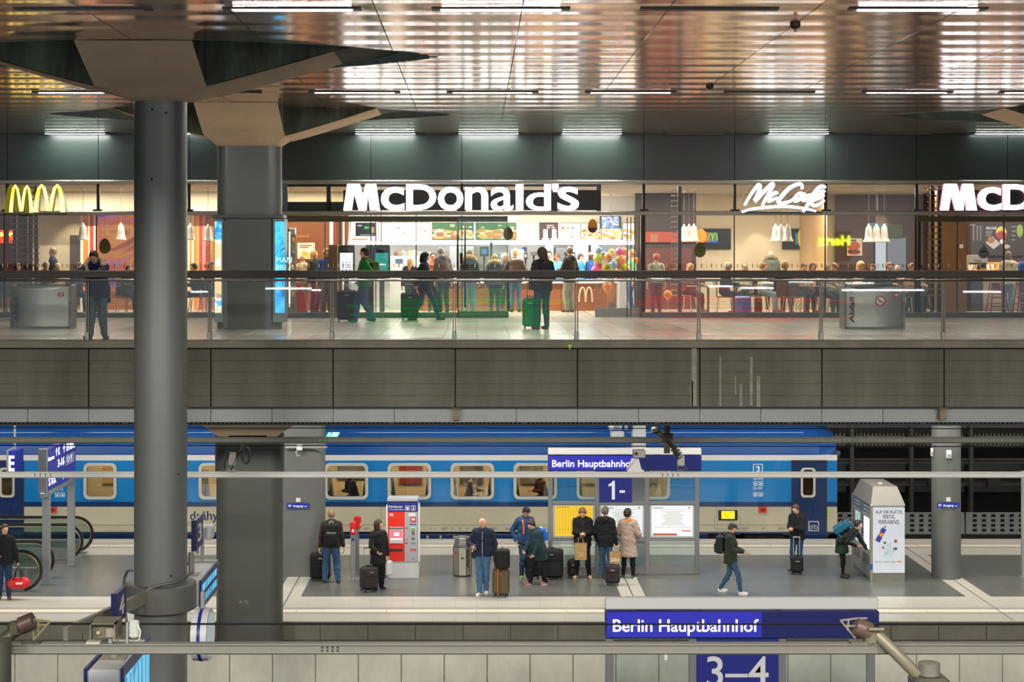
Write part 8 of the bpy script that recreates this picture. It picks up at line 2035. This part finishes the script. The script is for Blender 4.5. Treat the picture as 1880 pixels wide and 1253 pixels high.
# left side of the machine: two fronts
for i, (a, b) in enumerate(((.08, .98), (1.02, 1.90))):
    dr = MB().bb(-.03, 0, a, b, .10, h-.26).build('machine_front', mat('#8b8d8a', .3, .5), t)
    MB().bb(-.036, -.03, a+.07, b-.28, .75, h-.34).build('display_window', emit('#dff2f4', 2.0) if i == 0 else emit('#b8ccd0', .8), dr)
    sh_ = MB()
    for k in range(12): sh_.bb(-.040, -.036, a+.09, b-.30, .82+k*.085, .835+k*.085)
    sh_.build('bottle_row', mat('#a8c4c8', .4), dr)
    MB().bb(-.036, -.03, b-.22, b-.08, 1.0, 1.5).build('selection_panel', mat('#2a3a6a', .3), dr); MB().bb(-.036, -.03, a+.1, b-.1, .35, .6).build('pickup_flap', mat('#4a4c4c', .4), dr)
MB().bb(-.03, 0, .05, L_-.03, h-.25, h-.03).build('side_header', mat('#55616e', .4, .2), t)
MB().cyl((w*.5, .8, hr), (w*.5, .8, hr+.03), .06, 12).build('roof_cap', WHITEP, t)
# ------------------------------------------------------------------ escalator balustrades on the left
def balus(D, xr, ztop, label, zb=.03):
    t = thing('escalator_balustrade', label, 'escalator', (PX(xr, D), D, 0), 0, 'escalator balustrades at the left')
    r = (ztop-zb)/2; zc = zb+r; pts = [(-9, 0, ztop)]
    pts += [(-r+r*math.cos(a), 0, zc+r*math.sin(a)) for a in [PI/2-PI*k/22 for k in range(23)]]+[(-r-.25, 0, zb-.0)]
    MB().sweep([(p[0]-.03, p[1], p[2]) for p in pts], [(-.035, -.02), (.035, -.02), (.035, .02), (-.035, .02)], up=(0,1,0)).build('handrail', mat('#26241f', .3), t, auto=True)
    ip = [(p[0]*1-.06 if p[0] > -8 else p[0], 0, p[2]-(.05 if p[2] > zc else -.05)) for p in pts]
    MB().tube([(p[0], 0, p[2]) for p in ip], .018, 8).build('handrail_guide', mat('#b4aa90', .3, .8), t, smooth=True)
    g_ = MB(); poly = [(-9, .32), (-9, ztop-.06)]+[(-r-.03+(r-.06)*math.cos(a), zc+(r-.06)*math.sin(a)) for a in [PI/2-PI*k/16 for k in range(17)]]+[(-r-.3, .32 if zc-r < .3 else .3)]
    g_.prism(poly, -.006, .006, 'y'); g_.build('glass_panel', glass((.80,.88,.86), 1.3), t)
    MB().bb(-9, -r*.9, -.09, .09, 0.0, .30, None, .01).build('skirt_panel', mat('#8c8f8c', .35, .6), t)
    MB().ell((-r-.6, -.095, .15), (.03, .01, .012), 8).build('sensor', BLACK, t)
balus(43.6, 172, .92, 'farthest escalator balustrade with a rounded black handrail end at the left'); balus(42.5, 153, .90, 'second escalator balustrade from the train, rounded handrail end')
balus(39.9, 100, .92, 'third escalator balustrade from the train with rounded handrail end'); balus(38.5, 78, .94, 'nearest escalator balustrade behind the man with the red holdall')
o = MB(); o.bb(-3, 0, -.5, .5, 0, .012); q = o.build('tread', mat('#8c8f8c', .4, .6, .1, 30)); q.location = (PX(160, 43)-.1, 43.05, 0); q.name = 'escalator_landing'; tag(q, 'ribbed metal landing plate between the two far escalator balustrades', 'landing plate')
o = MB(); o.bb(-3, 0, -.6, .6, 0, .012); q = o.build('tread', mat('#8c8f8c', .4, .6, .1, 30)); q.location = (PX(80, 39)-.1, 39.2, 0); q.name = 'escalator_landing'; tag(q, 'ribbed metal landing plate between the two near escalator balustrades', 'landing plate')
# ------------------------------------------------------------------ direction sign gantry (runs away from the viewer)
t = thing('direction_sign', 'blue illuminated direction sign with arrows on two grey posts at the left', 'sign', (-10.32, 40.3, 0)); GP = mat('#8b8e90', .4, .3)
for y in (-1.1, 1.3): MB().bb(-.09, .09, y-.06, y+.06, 0, 2.25, None, .008).build('post', GP, t)
MB().bb(-.06, .06, -1.5, 1.5, 2.14, 2.26, None, .01).build('beam', GP, t)
BL_ = mat('#16209a', .4)
pb = MB().bb(-.08, .08, -1.4, 1.45, 2.28, 3.28, None, .01).build('sign_box', emit('#1a22a8', .55), t)
MB().bb(-.10, .10, -1.46, -1.38, 2.25, 3.3).build('end_frame', GP, t)
RS = RZ(90)   # lettering on the face that looks towards +X
def st_(body_, y, z, wd, h_, m=None): text_mb(body_, .1, None, (.084, y, z), None, .002, .002, 1, rot=RS, fit=(wd, h_)).build('lettering', m or emit('#e8e4ff', 1.8), pb)
st_('Reisezentrum', -1.25, 2.98, .55, .10); st_('↑ K', -.45 if False else -.55, 3.02, .4, .2); st_('↑ EHIRC', .15, 3.02, 1.2, .2); st_('3-16', -.35, 2.72, .62, .2)
o = MB().bb(.08, .086, .4, 1.3, 2.66, 2.93).build('grey_field', emit('#6f6f8c', .8), pb); st_('U S', .55, 2.72, .5, .16)
st_('S KK', -1.2, 2.38, .7, .2); st_('↑ —', .1, 2.36, .4, .2)
ln = MB(); ln.bb(.08, .086, -1.38, 1.43, 2.945, 2.955); ln.bb(.08, .086, -1.38, 1.43, 2.625, 2.635); ln.build('divider', BLACK, pb)
t = thing('section_sign', 'small blue hanging sign with white letter E at the far left', 'sign', (PX(27, 40), 40, 2.55)); MB().bb(-.05, .12, -.35, .35, 0, .62, None, .01).build('sign_box', mat('#1a2590', .4), t); MB().bb(-.10, -.05, -.36, .36, -.01, .63).build('end_frame', GP, t)
text_mb('E', .4, None, (-.045, -.36, .12), emit('#f0eeff', 2.0), .003, .01, 1, fit=(.14, .38)).build('lettering', None, t)
MB().cyl((0, 0, .62), (0, 0, 2.42), .03, 10).build('hanger', GP, t)
# green emergency sign lamp
t = thing('emergency_sign', 'small turquoise-green lit emergency sign hanging beside the wide platform column', 'sign', (PX(609, 37), 37, PZ(806, 37))); MB().add([(-.14,-.25,0),(.12,-.25,0),(.16,.25,.10),(-.10,.25,.10),(-.14,-.25,.02),(.12,-.25,.02),(.16,.25,.12),(-.10,.25,.12)], [(0,3,2,1),(4,5,6,7),(0,1,5,4),(1,2,6,5),(2,3,7,6),(3,0,4,7)]).build('sign_box', emit('#2ad8a8', 1.3), t); MB().cyl((0, 0, .1), (0, 0, 4.95-PZ(806, 37)), .012, 6).build('rod', GREYP, t)
# ------------------------------------------------------------------ hanging train displays near the round column
def side_display(X, D0, D1, ztop, zbot, wd, label, scr_on=1):
    t = thing('train_display', label, 'display', (X, D0, zbot))
    L_ = D1-D0; H_ = ztop-zbot
    MB().bb(-wd, 0, 0, L_, .06, H_-.02, None, .02).build('housing', mat('#c6c8ca', .45), t)
    f = MB(); f.bb(-.0, .03, -.01, L_+.02, 0, H_); f.build('frame', mat('#1c2468', .35), t)
    n = MB(); n.bb(.03, .036, .08, L_-.05, .10, H_-.10); sc_ = n.build('screen', emit_noise(('#2f9ed4', '#56c2ee', '#8adcf6'), .9, 1.2, (1,1,1), 5), t)
    l = MB()
    for k in range(7): y = .1+k*(L_-.2)/6; l.bb(.036, .039, y, y+.012, .12, H_-.12)
    l.bb(.036, .040, .08, L_-.05, H_*.45, H_*.45+.06); l.build('screen_lines', mat('#2a2f5a', .5), sc_)
    f2 = MB().bb(-wd-.03, -wd, -.01, L_+.02, 0, H_).build('frame', mat('#1c2468', .35), t)
    MB().cyl((-wd*.5, L_*.35, H_-.02), (-wd*.5, L_*.35, H_+.35), .05, 10).build('hanger', mat('#8e8a80', .5), t); MB().bb(-wd*.5-.13, -wd*.5+.13, L_*.35-.13, L_*.35+.13, H_-.03, H_).build('flange', mat('#9a958a', .5), t)
    return t
Xn = PX(222, 17.2); side_display(Xn, 17.2, 18.6, PZ(1228, 17.2)-.0, 2.2, .36, 'hanging train display with blue screen at the bottom left below the thick rail')
side_display(PX(366, 26.2), 26.2, 27.8, PZ(1066, 26.2), PZ(1122, 26.2), .45, 'hanging train display with pale blue screen right of the near round column')
# platform number boards 4 and 3 seen at a slant
def numboard(X, D0, L_, z0, z1, ch, label):
    t = thing('track_number_sign', label, 'sign', (X, D0, z0)); MB().bb(-.04, .04, 0, L_, 0, z1-z0, None, .01).build('sign_box', mat('#1a1f6a', .35), t); MB().bb(-.045, .045, -.02, .02, -.01, z1-z0+.01).build('end_frame', mat('#15194a', .35), t)
    text_mb(ch, .5, None, (.044, L_*.25, (z1-z0)*.22), None, .002, .006, 1, rot=RS, fit=(L_*.5, (z1-z0)*.60)).build('number', mat('#e4e4ea', .5), t)
    MB().cyl((0, L_*.5, -.12), (0, L_*.5, 0), .03, 8).build('stub', GREYP, t)
numboard(PX(210, 23.2), 23.2, .60, PZ(1150, 23.2), PZ(1092, 23.2), '4', 'dark blue slanted sign with white number 4 left of the near round column')
numboard(PX(356, 29.2), 29.2, .75, PZ(1012, 29.2), PZ(957, 29.2), '3', 'dark blue slanted sign with white number 3 right of the near round column')
t = thing('loudspeaker', 'pale grey loudspeaker box on a post right of the slanted number 3', 'loudspeaker', (PX(380, 30.6), 30.6, PZ(990, 30.6))); MB().bb(-.12, .11, -.1, .2, 0, .25, None, .02).build('case', mat('#b8bab8', .4), t); MB().bb(-.10, .02, -.105, -.1, .03, .22).build('grille', mat('#8a8c8a', .5), t); MB().bb(-.12, -.06, -.02, .04, -.45, .0).build('post', GREYP, t)
MB().bb(-.35, .2, -.06, .06, -.50, -.40).build('beam', mat('#9c9c96', .4, .4), t)
# clock/display seen edge-on under the collar
t = thing('platform_clock', 'round double-sided platform clock seen edge-on right of the near round column', 'clock', (PX(372, 21), 21, PZ(1165, 21)))
MB().prism([(.36*math.sin(a), .33*math.cos(a)) for a in [2*PI*k/28 for k in range(28)]], -.10, .10, 'x').build('clock_body', mat('#c2c4c6', .4), t, auto=True); MB().prism([(.37*math.sin(a), .34*math.cos(a)) for a in [2*PI*k/28 for k in range(28)]], -.02, .02, 'x').build('blue_rim', mat('#1c2a78', .35), t, auto=True); MB().cyl((0, 0, .3), (0, 0, .55), .03, 8).build('hanger', GREYP, t); MB().prism([(.3*math.sin(a), .28*math.cos(a)) for a in [2*PI*k/28 for k in range(28)]], .10, .11, 'x').build('clock_face', emit('#c8d8d8', .5), t)
t = thing('junction_box', 'small pale junction box with cable on the wide platform column', 'box', (PX(550, 40.1), 40.1, PZ(826, 40.1))); MB().bb(-.07, .07, -.05, .02, -.02, .12, None, .01).build('case', WHITEP, t); MB().tube([(.0, -.02, 0), (-.09, -.02, -.05), (-.06, -.02, -.16), (0, -.02, -.14)], .010, 6).build('cable', WHITEP, t, smooth=True); MB().tube([(-.35, .0, .06), (.68, .0, .06)], .022, 8).build('conduit', mat('#9a9c9c', .4, .3), t)
# small green scrap and blue scrap lying on the upper deck edge
t = MB(); t.prism([(-.04, 0), (-.02, -.02), (0, -.07), (.012, -.02), (.045, .0), (.04, .03), (-.02, .035)], -.005, .005, 'y'); o = t.build('paper_scrap', mat('#9ad01c', .5)); o.location = (PX(1046, 29.70), 29.70, PZ(636, 29.72)); tag(o, 'small bright green sticker on the kerb edge of the upper deck', 'sticker')
# reflected car rental sign standing behind the viewer
t = thing('rental_sign', 'yellow-green illuminated Hertz sign mirrored in the shop glass', 'sign', (0, 0, 0)); Dv = -10.0; Dm = 2*FD-Dv; sx = Dm/3000
text_mb('Hertz', 1, None, ((1560.5-CX)*sx, Dv, CAMZ+(CY-451)*sx), None, .05, .02, 1, rot=RZ(180), fit=((1560.5-1502)*sx, (451-433)*sx)).build('letter', emit('#e2ff10', 17.0), t)
MB().bb((1495-CX)*sx, (1565-CX)*sx, Dv-.4, Dv-.3, CAMZ+(CY-480)*sx, CAMZ+(CY-425)*sx).build('backing_board', BLACK, t)

# tubes of the opposite gallery behind the viewer that mirror in the glass
k2 = (2*30.0+10)/3000; k3 = Dm/3000
for i, (a, b, y, w) in enumerate(((478, 572, 530, 'first'), (572, 590, 533, 'second'), (1545, 1696, 533, 'third'), (1768, 1838, 536, 'fourth'), (350, 382, 536, 'fifth'), (1300, 1345, 526, 'sixth'), (1360, 1420, 529, 'seventh'))):
    t = thing('gallery_lamp', 'white fluorescent tube of the opposite gallery, mirrored in the balustrade, '+w+' of the row', 'lamp', ((((a+b)/2)-CX)*k2, -10, CAMZ-(y-CY)*k2), 0, 'gallery tubes behind the viewer')
    l = (b-a)*k2/2; MB().bb(-l, l, -.02, .02, -.03, .03, None, .01).build('tube', emit('#f4f8ff', 26), t); MB().bb(-l, l, -.12, -.02, -.02, .05).build('housing', DARKSTEEL, t)
random.seed(12)
for c, nm, (xa, xb), ys_, n in (('#ff2a0c', 'red', (1085, 1420), (528, 592), 13), ('#0fbf4a', 'green', (690, 1060), (532, 586), 14)):
    t = thing('added_light_strips', nm+' light strips added behind the viewer, mirrored in the shop glass', 'lights', (0, -10.5, 0), 0, None)  # invented strips, shaped to mirror as coloured streaks in the glass
    for i in range(n):
        y = ys_[0]+(ys_[1]-ys_[0])*i/(n-1); a = xa+random.uniform(0, 60); b = xb-random.uniform(0, 120); dy = random.uniform(-4, 6)
        MB().tube([((a-CX)*k3, 0, CAMZ-(y-CY)*k3), (((a+b)/2-CX)*k3, 0, CAMZ-(y+dy*.6-CY)*k3), ((b-CX)*k3, 0, CAMZ-(y+dy-CY)*k3)], .035, 6).build('light_strip', emit(c, 3.0), t)
